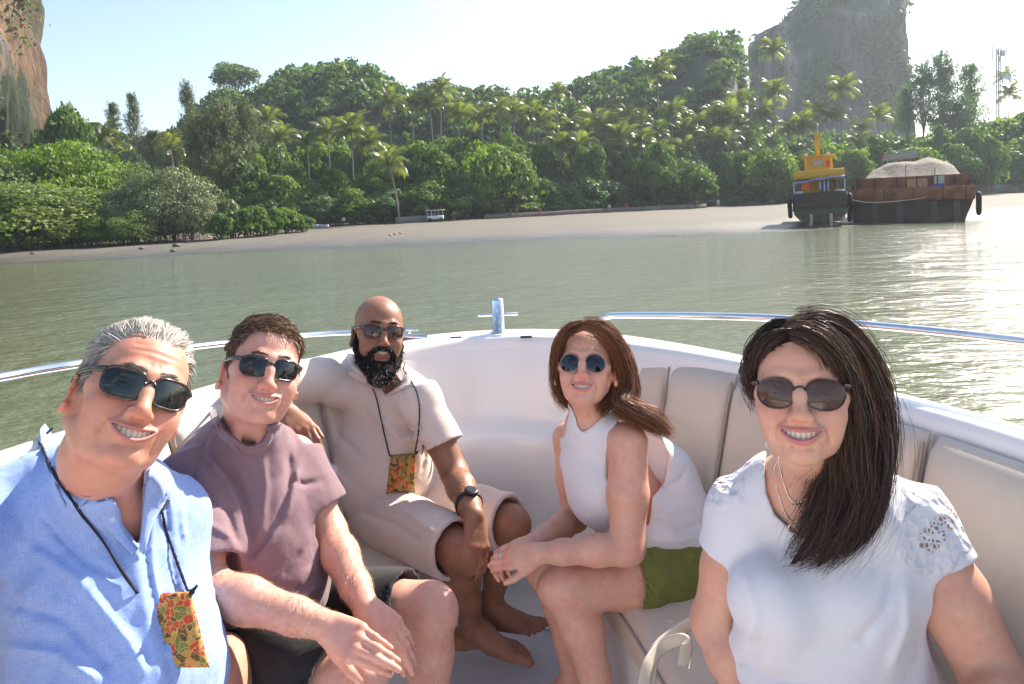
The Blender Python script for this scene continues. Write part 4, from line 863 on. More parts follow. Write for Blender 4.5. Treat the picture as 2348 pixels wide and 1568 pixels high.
# ------------------------------------------------------------------ sea haze
m = bpy.data.materials.new('haze_air'); m.use_nodes = True; nt = m.node_tree; nt.nodes.remove(nt.nodes['Principled BSDF']); pv = nt.nodes.new('ShaderNodeVolumePrincipled')
pv.inputs['Color'].default_value = (.80, .90, 1, 1); pv.inputs['Density'].default_value = .00025; pv.inputs['Anisotropy'].default_value = .35
nt.links.new(pv.outputs[0], nt.nodes['Material Output'].inputs['Volume'])
hz = bx('haze', (0, 250, 73.5), (1300, 700, 79), m, None, 0); tag(hz, 'thin pale haze over the bay', 'haze', kind='stuff')
# ------------------------------------------------------------------ the boat we sit in
GEL = simple('white_gelcoat', (.83, .81, .79), .25, var=.015, nscale=3, coat=.25)
DECK = simple('white_deck', (.74, .73, .76), .5, var=.03, nscale=8, bmp=.25, bscale=420, bdist=.001)
VINYL = simple('cream_vinyl', (.60, .51, .42), .42, var=.03, nscale=7, bmp=.25, bscale=900, bdist=.0005)
PIPING = simple('vinyl_piping', (.34, .30, .27), .5)
STEEL = simple('polished_steel', (.78, .79, .80), .10, metal=1.0, var=.02)
DARKP = simple('dark_plastic', (.03, .03, .035), .5)
boat = empty('motor_boat', (-.08, 0, FLOOR), 'white open-bow motor boat with cream padded seating and steel rails', 'boat')
CX = -.08
HW = [(2.95, 0), (2.94, .12), (2.90, .24), (2.84, .35), (2.69, .50), (2.43, .69), (2.11, .86), (1.8, .99), (1.47, 1.11), (1.0, 1.21), (.2, 1.29), (-1.2, 1.32), (-3.0, 1.30)]
half = cr([(w, y, 0) for y, w in HW], 90)[:, :2]
U = np.vstack([np.stack([-half[::-1, 0], half[::-1, 1]], 1), half[1:]]) + (CX, 0)      # port stern -> bow -> starboard stern
nU = len(U)
tU = np.gradient(U, axis=0); tU /= np.linalg.norm(tU, axis=1, keepdims=True)
nrm = np.stack([tU[:, 1], -tU[:, 0]], 1)                                                # points inboard
for _ in range(6): nrm[1:-1] = (nrm[:-2] + nrm[1:-1] * 2 + nrm[2:]) / 4
nrm /= np.linalg.norm(nrm, axis=1, keepdims=True)
bowf = np.clip((U[:, 1] - 2.1) / .75, 0, 1) ** 1.5                                      # 1 at the bow
sU = np.concatenate([[0], np.cumsum(np.linalg.norm(np.diff(U, axis=0), axis=1))])
mid = nU // 2
def offs(ins):
    """path moved inboard by ins (scalar or per point), kept from crossing itself"""
    P = U + nrm * np.reshape(ins, (-1, 1)) if np.ndim(ins) else U + nrm * ins
    P[:mid, 0] = np.minimum(P[:mid, 0], CX); P[mid + 1:, 0] = np.maximum(P[mid + 1:, 0], CX)
    return P
def loft(name, prof, mat, parent, a=0, b=None, smooth=True, close=False):
    b = nU if b is None else b
    rows = []
    for ins, z in prof:
        P = offs(ins); rows.append(np.concatenate([P, np.full((nU, 1), z) if not np.ndim(z) else np.reshape(z, (-1, 1))], 1)[a:b])
    G = np.array(rows); m, n = G.shape[:2]; i = (np.arange(m - 1)[:, None] * n + np.arange(n - 1)[None]).ravel()
    F = np.stack([i, i + n, i + n + 1, i + 1], 1)
    return mesh_np(name, G.reshape(-1, 3), F, mat, parent, smooth=smooth)
lip = .075 + .10 * bowf
loft('hull', [(-.02, 2.40), (-.03, 2.30), (.02, 1.9), (.10, 1.2), (.24, .5), (.45, -.3)], GEL, boat)
loft('gunwale', [(-.02, 2.40), (-.035, 2.44), (-.030, 2.485), (-.012, 2.507), (.012, 2.512), (lip - .015, 2.514), (lip, 2.508), (lip + .010, 2.492), (lip + .014, 2.47)], GEL, boat)
rub = loft('rub_rail', [(-.036, 2.395), (-.060, 2.405), (-.066, 2.425), (-.058, 2.442), (-.036, 2.448)], simple('grey_rubber', (.30, .30, .32), .6), boat)
w0 = lip + .014
loft('inner_wall', [(w0, 2.47), (w0 + .012, 2.44), (w0 + .03, 2.34), (w0 + .045, 2.24), (w0 + .050, 2.215), (w0 + .065, 2.20), (w0 + .07 * bowf + .07, 2.188), (w0 + .09 * bowf + .07, 2.176), (w0 + .095 * bowf + .07, 2.14), (w0 + .12 * bowf + .08, 1.80), (w0 + .125 * bowf + .08, 1.64), (w0 + .14 * bowf + .10, 1.585), (w0 + .18 * bowf + .14, 1.565)], GEL, boat)
# floor: one plate with a soft edge
P = offs(.12 + .30 * bowf); n = 40
P = P[::2]; c = np.array([[CX, p[1]] for p in P]); G = np.array([P * (1 - t) + c * t for t in (0, .5, 1)]); m = G.shape[1]
Gz = np.concatenate([G, np.full(G.shape[:2] + (1,), FLOOR)], 2); i = (np.arange(2)[:, None] * m + np.arange(m - 1)[None]).ravel()
mesh_np('deck_floor', Gz.reshape(-1, 3), np.stack([i, i + m, i + m + 1, i + 1], 1), DECK, boat)
# transom and helm console behind the camera
bx('transom', (CX, -3.0, 1.2), (1.28, .05, 1.3), GEL, boat)
bx('helm_console', (CX + .5, -1.2, 2.0), (.35, .30, .45), GEL, boat, .05)
# starboard and port seating
def pillow(name, s0, s1, zb, zt, ib, it, th, mat, nu=22, nv=16, gap=.006):
    """padded panel standing along the gunwale between two places on its run; ib/it inset below/above"""
    uu = np.linspace(s0 + gap, s1 - gap, nu); us = np.linspace(-1, 1, nu); vs = np.linspace(-1, 1, nv)
    rows = []
    def pos(s_, ins, z):
        Q = offs(ins); return np.stack([np.interp(s_, sU, Q[:, 0]), np.interp(s_, sU, Q[:, 1]), np.full(len(s_), z)], 1)
    F0 = []
    for v in vs:
        t = (v + 1) / 2; ins = ib * (1 - t) + it * t; z = zb * (1 - t) + zt * t
        b = (1 - np.abs(us) ** 7) ** .5 * (1 - abs(v) ** 9) ** .5 * th
        base = pos(uu, ins, z); tip = pos(uu, ins + 1.0 * th, z); F0.append(base + (tip - base) * (b / th)[:, None])
    Fr = np.array(F0); Bk = np.array([pos(uu, ib * (1 - (v + 1) / 2) + it * (v + 1) / 2 - .004, zb * (1 - (v + 1) / 2) + zt * (v + 1) / 2) for v in vs])
    V_ = np.concatenate([Fr.reshape(-1, 3), Bk.reshape(-1, 3)]); i = (np.arange(nv - 1)[:, None] * nu + np.arange(nu - 1)[None]).ravel(); k = nu * nv
    F = [np.stack([i, i + 1, i + nu + 1, i + nu], 1), np.stack([i, i + 1, i + nu + 1, i + nu], 1)[:, ::-1] + k]
    ring = list(range(nu)) + [nu - 1 + nu * r for r in range(1, nv)] + [(nv - 1) * nu + c_ for c_ in range(nu - 2, -1, -1)] + [nu * r for r in range(nv - 2, 0, -1)]
    r = np.array(ring); F.append(np.stack([r, r + k, np.roll(r, -1) + k, np.roll(r, -1)], 1))
    return mesh_np(name, V_, np.concatenate(F), mat, boat)
def s_at(side, y):
    idx = np.arange(mid, nU) if side > 0 else np.arange(0, mid + 1)[::-1]
    return float(np.interp(-y, -U[idx, 1], sU[idx]))
sb = [2.56, 2.44, 2.19, 1.93, 1.60, 1.22, .8, .3, -.3, -1.0]
for side in (1, -1):
    for a, b in zip(sb[:-1], sb[1:]):
        s0, s1 = sorted((s_at(side, a), s_at(side, b)))
        pillow('back_cushion', s0, s1, 1.97, 2.475, .225, .105, .038, VINYL)
for side in (1, -1):
    for a in sb[1:-1]:
        s_ = s_at(side, a); P = []
        for t in np.linspace(.03, .97, 14):
            Q = offs(.225 * (1 - t) + .105 * t + .020); P.append((np.interp(s_, sU, Q[:, 0]), np.interp(s_, sU, Q[:, 1]), 1.97 * (1 - t) + 2.475 * t))
        mesh_np('cushion_piping', *tube(P, .0042, 6, up=(1, 0, 0)), PIPING, boat)
def bench(name, side, ys, ins, z0, z1, mat, rd=.03, back=.11):
    """seat slab following the side; ys list of y, ins depth of the seat there"""
    yy = np.linspace(ys[0], ys[-1], 30); I = np.interp(yy, ys[::-1] if ys[0] > ys[-1] else ys, ins[::-1] if ys[0] > ys[-1] else ins)
    o = []; inn = []
    for y, w in zip(yy, I):
        s_ = s_at(side, y); Q = offs(back); a = np.array([np.interp(s_, sU, Q[:, 0]), np.interp(s_, sU, Q[:, 1])])
        nn = np.array([np.interp(s_, sU, nrm[:, 0]), np.interp(s_, sU, nrm[:, 1])]); o.append(a); inn.append(a + nn * w)
    o, inn = np.array(o), np.array(inn); prof = [(0, z0), (0, z1 - rd), (0.0, z1 - rd * .3), (.0, z1)]
    rows = []
    mid_ = lambda t: o * (1 - t) + inn * t
    L = np.linalg.norm(inn - o, axis=1)[:, None]; dr = (inn - o) / L
    for q, z in [(0, z0), (0, z1), (.5, z1 + .008), (-rd * 1.2, z1 + .004), (-rd * .4, z1 - rd * .35), (0, z1 - rd), (0, z0)]:
        P_ = o if (q == 0 and len(rows) < 2) else (mid_(.5) if q == .5 else inn + dr * q)
        rows.append(np.concatenate([P_, np.full((30, 1), z)], 1))
    G = np.array(rows); m_, n_ = G.shape[:2]; i = (np.arange(m_ - 1)[:, None] * n_ + np.arange(n_ - 1)[None]).ravel()
    F = [tuple(r) for r in np.stack([i, i + 1, i + n_ + 1, i + n_], 1)]
    me = bpy.data.meshes.new(name)
    F += [tuple(k * n_ for k in range(m_))[::-1], tuple(k * n_ + n_ - 1 for k in range(m_))]
    if side < 0: F = [f[::-1] for f in F]
    me.from_pydata([tuple(map(float, v)) for v in G.reshape(-1, 3)], [], F); me.materials.append(mat)
    ob = bpy.data.objects.new(name, me); COL.objects.link(ob)
    md = ob.modifiers.new('bevel', 'BEVEL'); md.width = .012; md.segments = 3; md.limit_method = 'ANGLE'; md.angle_limit = R_(50)
    me.polygons.foreach_set('use_smooth', np.ones(len(me.polygons), bool))
    if mat is VINYL:
        mesh_np('cushion_piping', *tube(np.concatenate([inn + dr * .002, np.full((30, 1), z1 - rd * .9)], 1), .0035, 6), PIPING, boat)
        for q in (): mesh_np('cushion_seam', *tube(np.concatenate([np.array([o[q] * (1 - t) + inn[q] * t for t in np.linspace(.05, .96, 8)]), np.full((8, 1), z1 + .0035)], 1), .0022, 6), PIPING, boat)
    return put(ob, boat)
bench('seat_cushion', 1, [2.60, 2.2, 1.72], [.36, .46, .56], SEAT - .10, SEAT, VINYL)
bench('seat_base', 1, [2.60, 2.2, 1.73], [.34, .44, .54], FLOOR + .003, SEAT - .103, GEL, .01)
bench('seat_cushion', 1, [1.45, .6, -1.0], [.60, .62, .62], SEAT - .10, SEAT, VINYL)
bench('seat_base', 1, [1.45, .6, -1.0], [.58, .60, .60], FLOOR + .003, SEAT - .103, GEL, .01)
bench('seat_step', 1, [1.715, 1.6, 1.455], [.52, .52, .52], FLOOR + .003, SEAT - .20, GEL, .01)
bench('seat_cushion', -1, [2.66, 2.25, 1.9, 1.2, 0, -1.0], [.36, .46, .50, .50, .50, .5], SEAT - .10, SEAT, VINYL)
bench('seat_base', -1, [2.66, 2.25, 1.9, 1.2, 0, -1.0], [.34, .44, .48, .48, .48, .48], FLOOR + .003, SEAT - .103, GEL, .01)
# mooring post with crossbar on the bow, cleat, drain slots
px_ = VZ(1143, 763, 2.512)
post = mesh_np('mooring_post', *tube([px_ + (0, 0, z) for z in (0, .004, .006, .128, .134, .136)], [.032, .032, .0235, .0235, .021, .002], 24), STEEL, boat)
mesh_np('crossbar', *tube([px_ + (x, 0, .072) for x in (-.078, -.076, .076, .078)], [.004, .0065, .0065, .004], 12, up=(0, 0, 1)), STEEL, post)
for x, y in ((1045, 774), (1206, 772)):
    bx('drain_slot', VZ(x, y, 2.514), (.022, .008, .004), DARKP, boat, .003)
q = VZ(925, 777, 2.512)
cl = mesh_np('cleat', *tube([q + (t, -.25 * t, .035) for t in (-.055, -.03, .03, .055)], [.005, .008, .008, .004], 10), STEEL, boat)
for t in (-.022, .022): mesh_np('cleat_foot', *tube([q + (t, -.25 * t, z) for z in (0, .034)], [.010, .007], 10), STEEL, cl)
# bow rails
def rail(pts, feet, label=None):
    P = cr(pts, 70); r = mesh_np('bow_rail', *tube(P, .0122, 14), STEEL, boat)
    for a, b in feet:
        mesh_np('rail_post', *tube([a, b], [.0125, .0125], 12, up=(0, 1, 0)), STEEL, r)
        mesh_np('rail_foot', *tube([a, a + (0, 0, .008)], [.028, .026], 16, up=(0, 1, 0)), STEEL, r)
gw = lambda s_, ins: np.array([*(np.interp(s_, sU, offs(ins)[:, k]) for k in (0, 1)), 2.512])
e = VZ(1377, 764, 2.512)
rs = [e, V(1374, 738, e[1] - .01), V(1384, 727, e[1] - .03), V(1420, 723, e[1] - .07), V(1600, 724, 2.38), V(1800, 731, 2.15), V(2080, 754, 1.86), V(2347, 783, 1.62), V(2347, 783, 1.62) + (.16, -.55, .03), V(2347, 783, 1.62) + (.22, -1.6, .03), V(2347, 783, 1.62) + (.22, -3.0, .0)]
rail(rs, [(gw(s_at(1, .95), .03), np.array([1.18, .95, 2.70]))])
e = gw(s_at(-1, 2.86), .06)
rs = [e + (.03, 0, .0), V(868, 764, e[1] - .02), V(845, 762, e[1] - .05), V(700, 770, 2.62), V(440, 797, 2.20), V(200, 832, 1.86), V(0, 866, 1.68), V(0, 866, 1.68) + (-.12, -.5, .03), V(0, 866, 1.68) + (-.16, -1.6, .03), V(0, 866, 1.68) + (-.14, -3.0, 0)]
rail(rs, [(gw(s_at(-1, 1.0), .03), np.array([-1.33, 1.0, 2.70]))])
# ------------------------------------------------------------------ heads (face looks along local -y, x to the picture's right, z up)
def head_ops(s, f, jaw=1.0, chin=1.0, full=1.0, nose=1.0, lipw=0.027, openh=0.007, lipr=0.0042, mz=-0.066, brow=1.0, cheek=1.0, age=0.0, long=.955, dchin=0.0, lower=1.0, ears=True):
    s.frame(f); J = jaw; 
    s.ell((0, .018, .036), (.0745, .095, .082), k=0)
    s.ell((0, -.030, .030), (.062, .056, .062), k=.03)              # forehead
    s.ell((0, -.022, -.018), (.0605 * full, .058, .062), k=.03)
    s.ell((0, -.030, -.060 * long), (.050 * J, .047, .050), k=.03)
    for x in (-1, 1):
        s.line([(x * .066, .012, -.020), (x * .060 * J, .004, -.062 * long), (x * .040 * J, -.036, -.092 * long), (x * .014, -.066, -.104 * long)], [.012, .0135, .0135, .014], k=.020)
        s.ell((x * .041 * full, -.060, -.036), (.024 * cheek, .021, .022), k=.022)        # cheek
        s.ell((x * .041 * full, -.050, -.062), (.017 * full, .021, .022), k=.022)
        s.ell((x * .056, -.040, -.008), (.016, .022, .012), k=.02)     # cheekbone
    s.ell((0, -.074, -.103 * long), (.019 * chin, .016, .015), k=.02)   # chin
    if dchin: s.ell((0, -.016, -.098 * long), (.044 * J, .052, .018 + dchin), k=.03)
    # muzzle: lips stand on a rounded mound
    s.ell((0, -.075, mz + .001), (.034, .021, .025), k=.018)
    for x in (-1, 1): s.line([(x * .008, -.085, .021), (x * .026, -.084, .026), (x * .047, -.067, .018)], [.0085 * brow, .0075 * brow, .006], k=.014)
    for x in (-1, 1): s.ell((x * .031, -.094, .000), (.019, .016, .0125), k=.014, sub=True)
    for x in (-1, 1): s.ell((x * .031, -.069, .000), (.0155, .0135, .0125), k=.003)   # closed lids
    n = nose
    s.line([(0, -.083, .014), (0, -.0905, -.008), (0, -.100 * n, -.034)], [.0088, .0098, .0115], k=.014, kk=.01)
    s.ell((0, -.1030 * n, -.040), (.0118, .0100, .0094), k=.008)
    for x in (-1, 1):
        s.ell((x * .0125, -.094, -.0425), (.0088, .0110, .0082), k=.007)
        s.ell((x * .0068, -.1005, -.0505), (.0034, .0052, .0035), k=.003, sub=True)
    # smile folds, under-lip hollow, philtrum
    for x in (-1, 1):
        s.fold([(x * .019, -.089, -.040), (x * .029, -.082, -.052), (x * .0400, -.071, -.064), (x * .0415, -.066, -.078)], .0045, .0024 - .0002 * age)
        s.fold([(x * (lipw + .006), -.077, mz + .004), (x * (lipw + .007), -.073, mz - .006)], .005, .0022)
        s.fold([(x * .014, -.078, -.014), (x * .032, -.074, -.020)], .006, .0018 + .001 * age)
        if age:
            s.fold([(x * .044, -.066, -.050), (x * .048, -.056, -.080)], .0045, .0013)
            s.fold([(x * .060, -.050, .002), (x * .070, -.030, .006)], .003, .0020)
            s.fold([(x * .060, -.050, -.004), (x * .070, -.030, -.010)], .003, .0020)
    if age:
        for z, a in ((.040, .9), (.052, .8), (.064, .6)):
            s.fold([(-.034, -.074, z), (-.012, -.085, z + .003), (.012, -.085, z + .002), (.034, -.074, z + .001)], .0030, .0016 * age)
        for x in (-1, 1): s.fold([(x * .005, -.092, .018), (x * .006, -.090, .034)], .003, .0011)
    s.fold([(-.014, -.086, mz - openh - .0115), (.014, -.086, mz - openh - .0115)], .0065, .0026)
    s.fold([(0, -.099, -.052), (0, -.098, mz + .008)], .003, .0010)
    # lips: bows whose corners turn up
    ly = lambda x: -.0968 + 9.0 * x * x
    cor = .0062
    def bow(z0, curv, xs): return [(x, ly(x), z0 + curv * (x / lipw) ** 2) for x in xs]
    xs = np.linspace(-1, 1, 9) * lipw
    up = bow(mz + .0035, cor - .0035, xs); lo = bow(mz - openh - .0035, cor + openh + .0035, xs)
    ru = [lipr * (.35 + .65 * (1 - abs(t) ** 2.0)) for t in np.linspace(-1, 1, 9)]
    rl = [lipr * 1.15 * lower * (.3 + .7 * (1 - abs(t) ** 2.4)) for t in np.linspace(-1, 1, 9)]
    s.line(up, ru, k=.005); s.line(lo, rl, k=.005)
    def slot(p):
        u = np.clip(np.abs(p[..., 0]) / (lipw * .93), 0, 1.3)
        zt = mz + .0008 + (cor - .001) * u * u; zb = mz - openh + (cor + openh - .001) * u * u
        zc = (zt + zb) / 2; hh = (zt - zb) / 2
        dz = np.abs(p[..., 2] - zc) - hh
        dy = (-.122 - p[..., 1]); dy2 = p[..., 1] + .072
        return np.maximum(np.maximum(dz * .85, dy), np.maximum(dy2, (u - 1) * .02))
    s.func(slot, (-lipw, -.125, mz - openh - .002), (lipw, -.07, mz + cor + .004), k=.0022, sub=True)
    # ears
    for x in (-1, 1) if ears else ():
        Re = rot(0, 0, x * 24) @ rot(-8, 0, 0)
        c = np.array([x * .0800, .012, -.018])
        pts = [c + Re @ np.array(q) for q in [(x * .000, -.010, -.022), (x * .002, -.003, -.030), (x * .004, .010, -.018), (x * .007, .017, .004), (x * .007, .015, .022), (x * .004, .004, .030), (x * .000, -.008, .024), (x * -.002, -.010, .010)]]
        s.ell(c + Re @ np.array([0, .002, .000]), (.0045, .015, .026), R=Re, k=.006)
        s.line(pts, [.0052, .0056, .0040, .0036, .0036, .0036, .0034, .003], k=.004, kk=.003)
        s.line([c + Re @ np.array(q) for q in [(x * .003, .008, -.010), (x * .004, .008, .010), (x * .003, .000, .018)]], .0028, k=.004)
        s.ell(c + Re @ np.array([x * .005, -.002, -.006]), (.006, .0065, .009), R=Re, k=.004, sub=True)
    lips = ([np.array(q) for q in up], [np.array(q) for q in lo], ru, rl)
    return dict(frame=f, lips=lips, mz=mz, openh=openh, lipw=lipw, cor=cor, jaw=J, long=long, n=n)

def head_tint(h, v, base, lipc, red=0.3, stubble=0.0, freck=0.0, darkm=(.10, .015, .015), scalp=None):
    """colour of each skin vertex: lips, mouth inside, flushed cheeks, nose and ears"""
    f = h['frame']; p = f.l(v); c = np.repeat(np.array([base], float), len(v), 0)
    near = (np.abs(p) < .2).all(1)
    q = p[near]; cc = c[near]
    fl = np.array(base) * np.array([1.06, .78, .74])
    m = np.zeros(len(q))
    for x in (-1, 1):
        m += gauss(np.linalg.norm((q - (x * .045, -.065, -.032)) / (1, 1, .8), axis=1), .026) * .75
        m += gauss(np.linalg.norm(q - (x * .082, .012, -.012), axis=1), .026) * .9
    m += gauss(np.linalg.norm(q - (0, -.105, -.040), axis=1), .018) * 1.0
    m += gauss(np.linalg.norm(q - (0, -.085, -.103), axis=1), .02) * .3
    m += gauss(np.linalg.norm((q - (0, -.085, .06)) / (2, 1, 1), axis=1), .03) * .35
    m += .25 * fbm(q, 60, 3, 5)
    m = np.clip(m * red, 0, 1)[:, None]; cc = cc * (1 - m) + fl * m
    if stubble:
        b = np.clip((-.035 - q[:, 2] + .35 * np.clip(q[:, 1], -.08, 0) + .03) / .03, 0, 1) * (q[:, 1] < .02)
        b = b * np.clip(1.1 - gauss(np.linalg.norm(q - (0, -.095, -.072), axis=1), .012), 0, 1)
        b = (b * stubble)[:, None]; cc = cc * (1 - b) + cc * np.array([.62, .62, .66]) * b
    if freck:
        g = np.clip((noise3(q, 420, 9) * .6 + noise3(q, 900, 3) * .5 - .45) * 3, 0, 1)[:, None] * freck
        cc = cc * (1 - g) + cc * np.array([.72, .55, .45]) * g
    du = poly_dist(q, h['lips'][0], h['lips'][2]); dl = poly_dist(q, h['lips'][1], h['lips'][3])
    lm = np.clip(1 - np.minimum(du, dl) / .0016, 0, 1)[:, None] * (q[:, 1] < -.07)[:, None]
    cc = cc * (1 - lm) + np.array(lipc) * lm
    zt = h['mz'] + .004; inn = (np.abs(q[:, 0]) < h['lipw'] * .86) & (q[:, 1] > -.0880 + 9 * q[:, 0] ** 2) & (q[:, 1] < -.068) & (np.abs(q[:, 2] - h['mz'] + h['openh'] / 2) < h['openh'] * .5 + .005)
    cc[inn] = darkm
    c[near] = cc
    return c

def teeth_for(h, parent, mat, drop=0.0, show=6):
    """upper teeth standing on an arc behind the lip"""
    f = h['frame']; V_, F_ = [], []
    w = [.0086, .0068, .0074, .0066, .0064, .006]; x = 0
    fit = (h['openh'] + .0045) / .0098
    for i in range(show):
        if x + w[i] > h['lipw'] * .93: break
        for sgn in (-1, 1):
            xc = sgn * (x + w[i] / 2)
            yc = -.0895 + 9.0 * xc * xc
            hh = (.0098, .0092, .0096, .0088, .0082, .0075)[i] * fit / 2
            ztop = h['mz'] + .0045 + (h['cor'] - .002) * (xc / h['lipw']) ** 2
            ang = math.atan(18.0 * xc)
            zs = [(-1, .90), (-.82, .99), (0, 1), (1, .98)]
            b = len(V_)
            for zz, ws in zs:
                for tx, ty in ((-1, .6), (-.86, -.25), (-.3, -.6), (.3, -.6), (.86, -.25), (1, .6)):
                    lx = tx * w[i] * .505 * ws; lyy = ty * .0022 + (0.0006 if zz < -.9 else 0)
                    V_.append((xc + lx * math.cos(ang) - lyy * math.sin(ang) * 0, yc + lyy + lx * math.sin(ang), ztop - hh + zz * hh - drop))
            for r in range(3):
                for c in range(5): F_.append((b + r * 6 + c, b + r * 6 + c + 1, b + r * 6 + 6 + c + 1, b + r * 6 + 6 + c))
            F_.append((b + 0, b + 1, b + 2, b + 5)); F_.append((b + 5, b + 2, b + 3, b + 4))
        x += w[i]
    # lower row just seen as one pale band
    return mesh_np('teeth', f.w(np.array(V_)), np.array(F_), mat, parent)

# ------------------------------------------------------------------ strands
def strands(paths, width, taper=0.25, rng=None):
    """paths (n, m, 3) -> flat ribbons that turn at random; returns v, f"""
    n, m, _ = paths.shape
    t = np.gradient(paths, axis=1); t /= np.linalg.norm(t, axis=2, keepdims=True) + 1e-9
    r = RNG.normal(size=(n, 1, 3)); side = np.cross(t, np.broadcast_to(r, t.shape)); side /= np.linalg.norm(side, axis=2, keepdims=True) + 1e-9
    w = width * (1 - (1 - taper) * np.linspace(0, 1, m) ** 2)[None, :, None] * (0.7 + .6 * RNG.random((n, 1, 1)))
    v = np.stack([paths - side * w / 2, paths + side * w / 2], 2).reshape(-1, 3)
    b = (np.arange(n) * m)[:, None] + np.arange(m - 1)[None]
    b = b.ravel() * 2
    f = np.stack([b, b + 1, b + 3, b + 2], 1)
    return v, f
def on_dirs(n, lo, hi):
    pass
def hair_mat(name, rough=.38, spec=.6):
    m, nt, b = _mat(name)
    a = nt.nodes.new('ShaderNodeAttribute'); a.attribute_name = 'tint'
    nt.links.new(a.outputs['Color'], b.inputs['Base Color'])
    b.inputs['Roughness'].default_value = rough; b.inputs['Specular IOR Level'].default_value = spec
    b.inputs['Sheen Weight'].default_value = .15
    return m

# ------------------------------------------------------------------ sunglasses
def sunglasses(f, label, M_frame, M_lens, w=.026, h=.0215, e=2.6, cx=.0325, z0=-.002, y0=-.0925, tilt=0.0, rim=.0022, droop=0.0, bridge=.008, group=None, wire=False, M_temple=None, brow=1.0):
    """outline shapes from a superellipse; wraps gently round the face"""
    root = empty('sunglasses', f.w((0, y0, z0)), label, 'sunglasses', group)
    wrap = lambda x: 5.0 * x * x * (1.0 if not wire else .7)
    def outline(sg, sc_=1.0, n=40):
        P = []
        for t in np.linspace(0, 2 * np.pi, n, endpoint=False):
            c, s_ = math.cos(t), math.sin(t)
            x = abs(c) ** (2 / e) * math.copysign(1, c) * w * sc_; z = abs(s_) ** (2 / e) * math.copysign(1, s_) * h * sc_
            if s_ < 0: x *= 1 - droop * (abs(s_) ** 1.5)                     # narrower below
            x = x if sg > 0 else -x
            z += abs(tilt) * 0 + tilt * (abs(cx * sg + x) - cx)
            X = cx * sg + x
            P.append((X, y0 + wrap(X), z0 + z))
        return np.array(P)
    for sg in (-1, 1):
        o = outline(sg)
        v, F = tube(f.w(o), rim * f.k, 8, closed=True, up=f.d((0, 1, 0)), sq=(1.0, .8))
        mesh_np('rim', v, F, M_frame, root)
        # domed lens, two skins
        rings = []
        for k_, q in enumerate((1.0, .8, .55, .3, .04)):
            oo = outline(sg, q); oo[:, 1] -= .0035 * (1 - q * q); rings.append(oo)
        nv = len(rings[0]); vv = np.concatenate(rings + [r + np.array([0, .0018, 0]) for r in rings]); FF = []
        for base in (0, 5 * nv):
            for a in range(4):
                for j in range(nv):
                    q = (base + a * nv + j, base + a * nv + (j + 1) % nv, base + (a + 1) * nv + (j + 1) % nv, base + (a + 1) * nv + j)
                    FF.append(q if base == 0 else q[::-1])
        mesh_np('lens', f.w(vv), np.array(FF), M_lens, root)
    # bridge
    xi = cx - w + .001
    br = [(-xi, y0 + wrap(xi) - .0005, z0 + bridge * .6), (-xi * .4, y0 - .0015, z0 + bridge), (xi * .4, y0 - .0015, z0 + bridge), (xi, y0 + wrap(xi) - .0005, z0 + bridge * .6)]
    v, F = tube(f.w(np.array(br)), rim * f.k * (1.25 if not wire else .8), 8, sq=(.8, 1.1 if not wire else 1)); mesh_np('bridge', v, F, M_frame, root)
    for sg in (-1, 1):
        X = sg * (cx + w); yy = y0 + wrap(X)
        zt = z0 + h * (.62 if not wire else .15) + tilt * w
        pts = [(X * .97, yy - .001, zt), (X * 1.05, yy + .004, zt), (sg * .0745, yy + .018, zt), (sg * .0815, -.020, zt + .000), (sg * .0825, .006, zt - .002), (sg * .0815, .026, zt - .014)]
        rr = rim * f.k * np.array([1.6, 1.6, 1.25, 1.1, 1.0, 1.2] if not wire else [.7] * 6)
        v, F = tube(f.w(np.array(pts)), rr, 8, sq=(.75, 1.5) if not wire else (1, 1))
        mesh_np('temple', v, F, M_temple or M_frame, root)
    return root
# ------------------------------------------------------------------ bodies and clothes
def pix(p):
    """where a place shows on the enlarged photograph, and its depth"""
    q = (np.asarray(p, float) - (0, 0, CAMZ)) @ _cr
    d = -q[..., 2]
    return np.stack([(512 + FPX * q[..., 0] / d) / VK, (342 + SHIFT * 1024 - FPX * q[..., 1] / d) / VK], -1), d
def crease(s, pts, w, amp, Y0, Y1):
    """a fold run along a line traced on the garment; w in metres"""
    s.frame(ID)
    pts = [np.array(q, float) for q in pts]
    c = np.array([V(q[0] + dx, q[1] + dy, Y) for q in pts for Y in (Y0, Y1) for dx in (-25, 25) for dy in (-25, 25)])
    def fn(p):
        px, d = pix(p)
        dist = poly_dist(px, pts) * VK / FPX * d
        m = np.clip((p[..., 1] - Y0) / .02, 0, 1) * np.clip((Y1 - p[..., 1]) / .02, 0, 1)
        t = 1.0
        a, b = pts[0], pts[-1]
        ea = np.linalg.norm(px - a, axis=-1); eb = np.linalg.norm(px - b, axis=-1)
        t = np.clip(ea / 25, .3, 1) * np.clip(eb / 25, .3, 1)
        return amp * gauss(dist, w) * m * t
    s.disp(fn, c.min(0) - .02, c.max(0) + .02)
def unit(v): v = np.array(v, float); return v / np.linalg.norm(v)
def rodr(v, ax, a):
    ax = unit(ax); return v * math.cos(a) + np.cross(ax, v) * math.sin(a) + ax * (ax @ v) * (1 - math.cos(a))
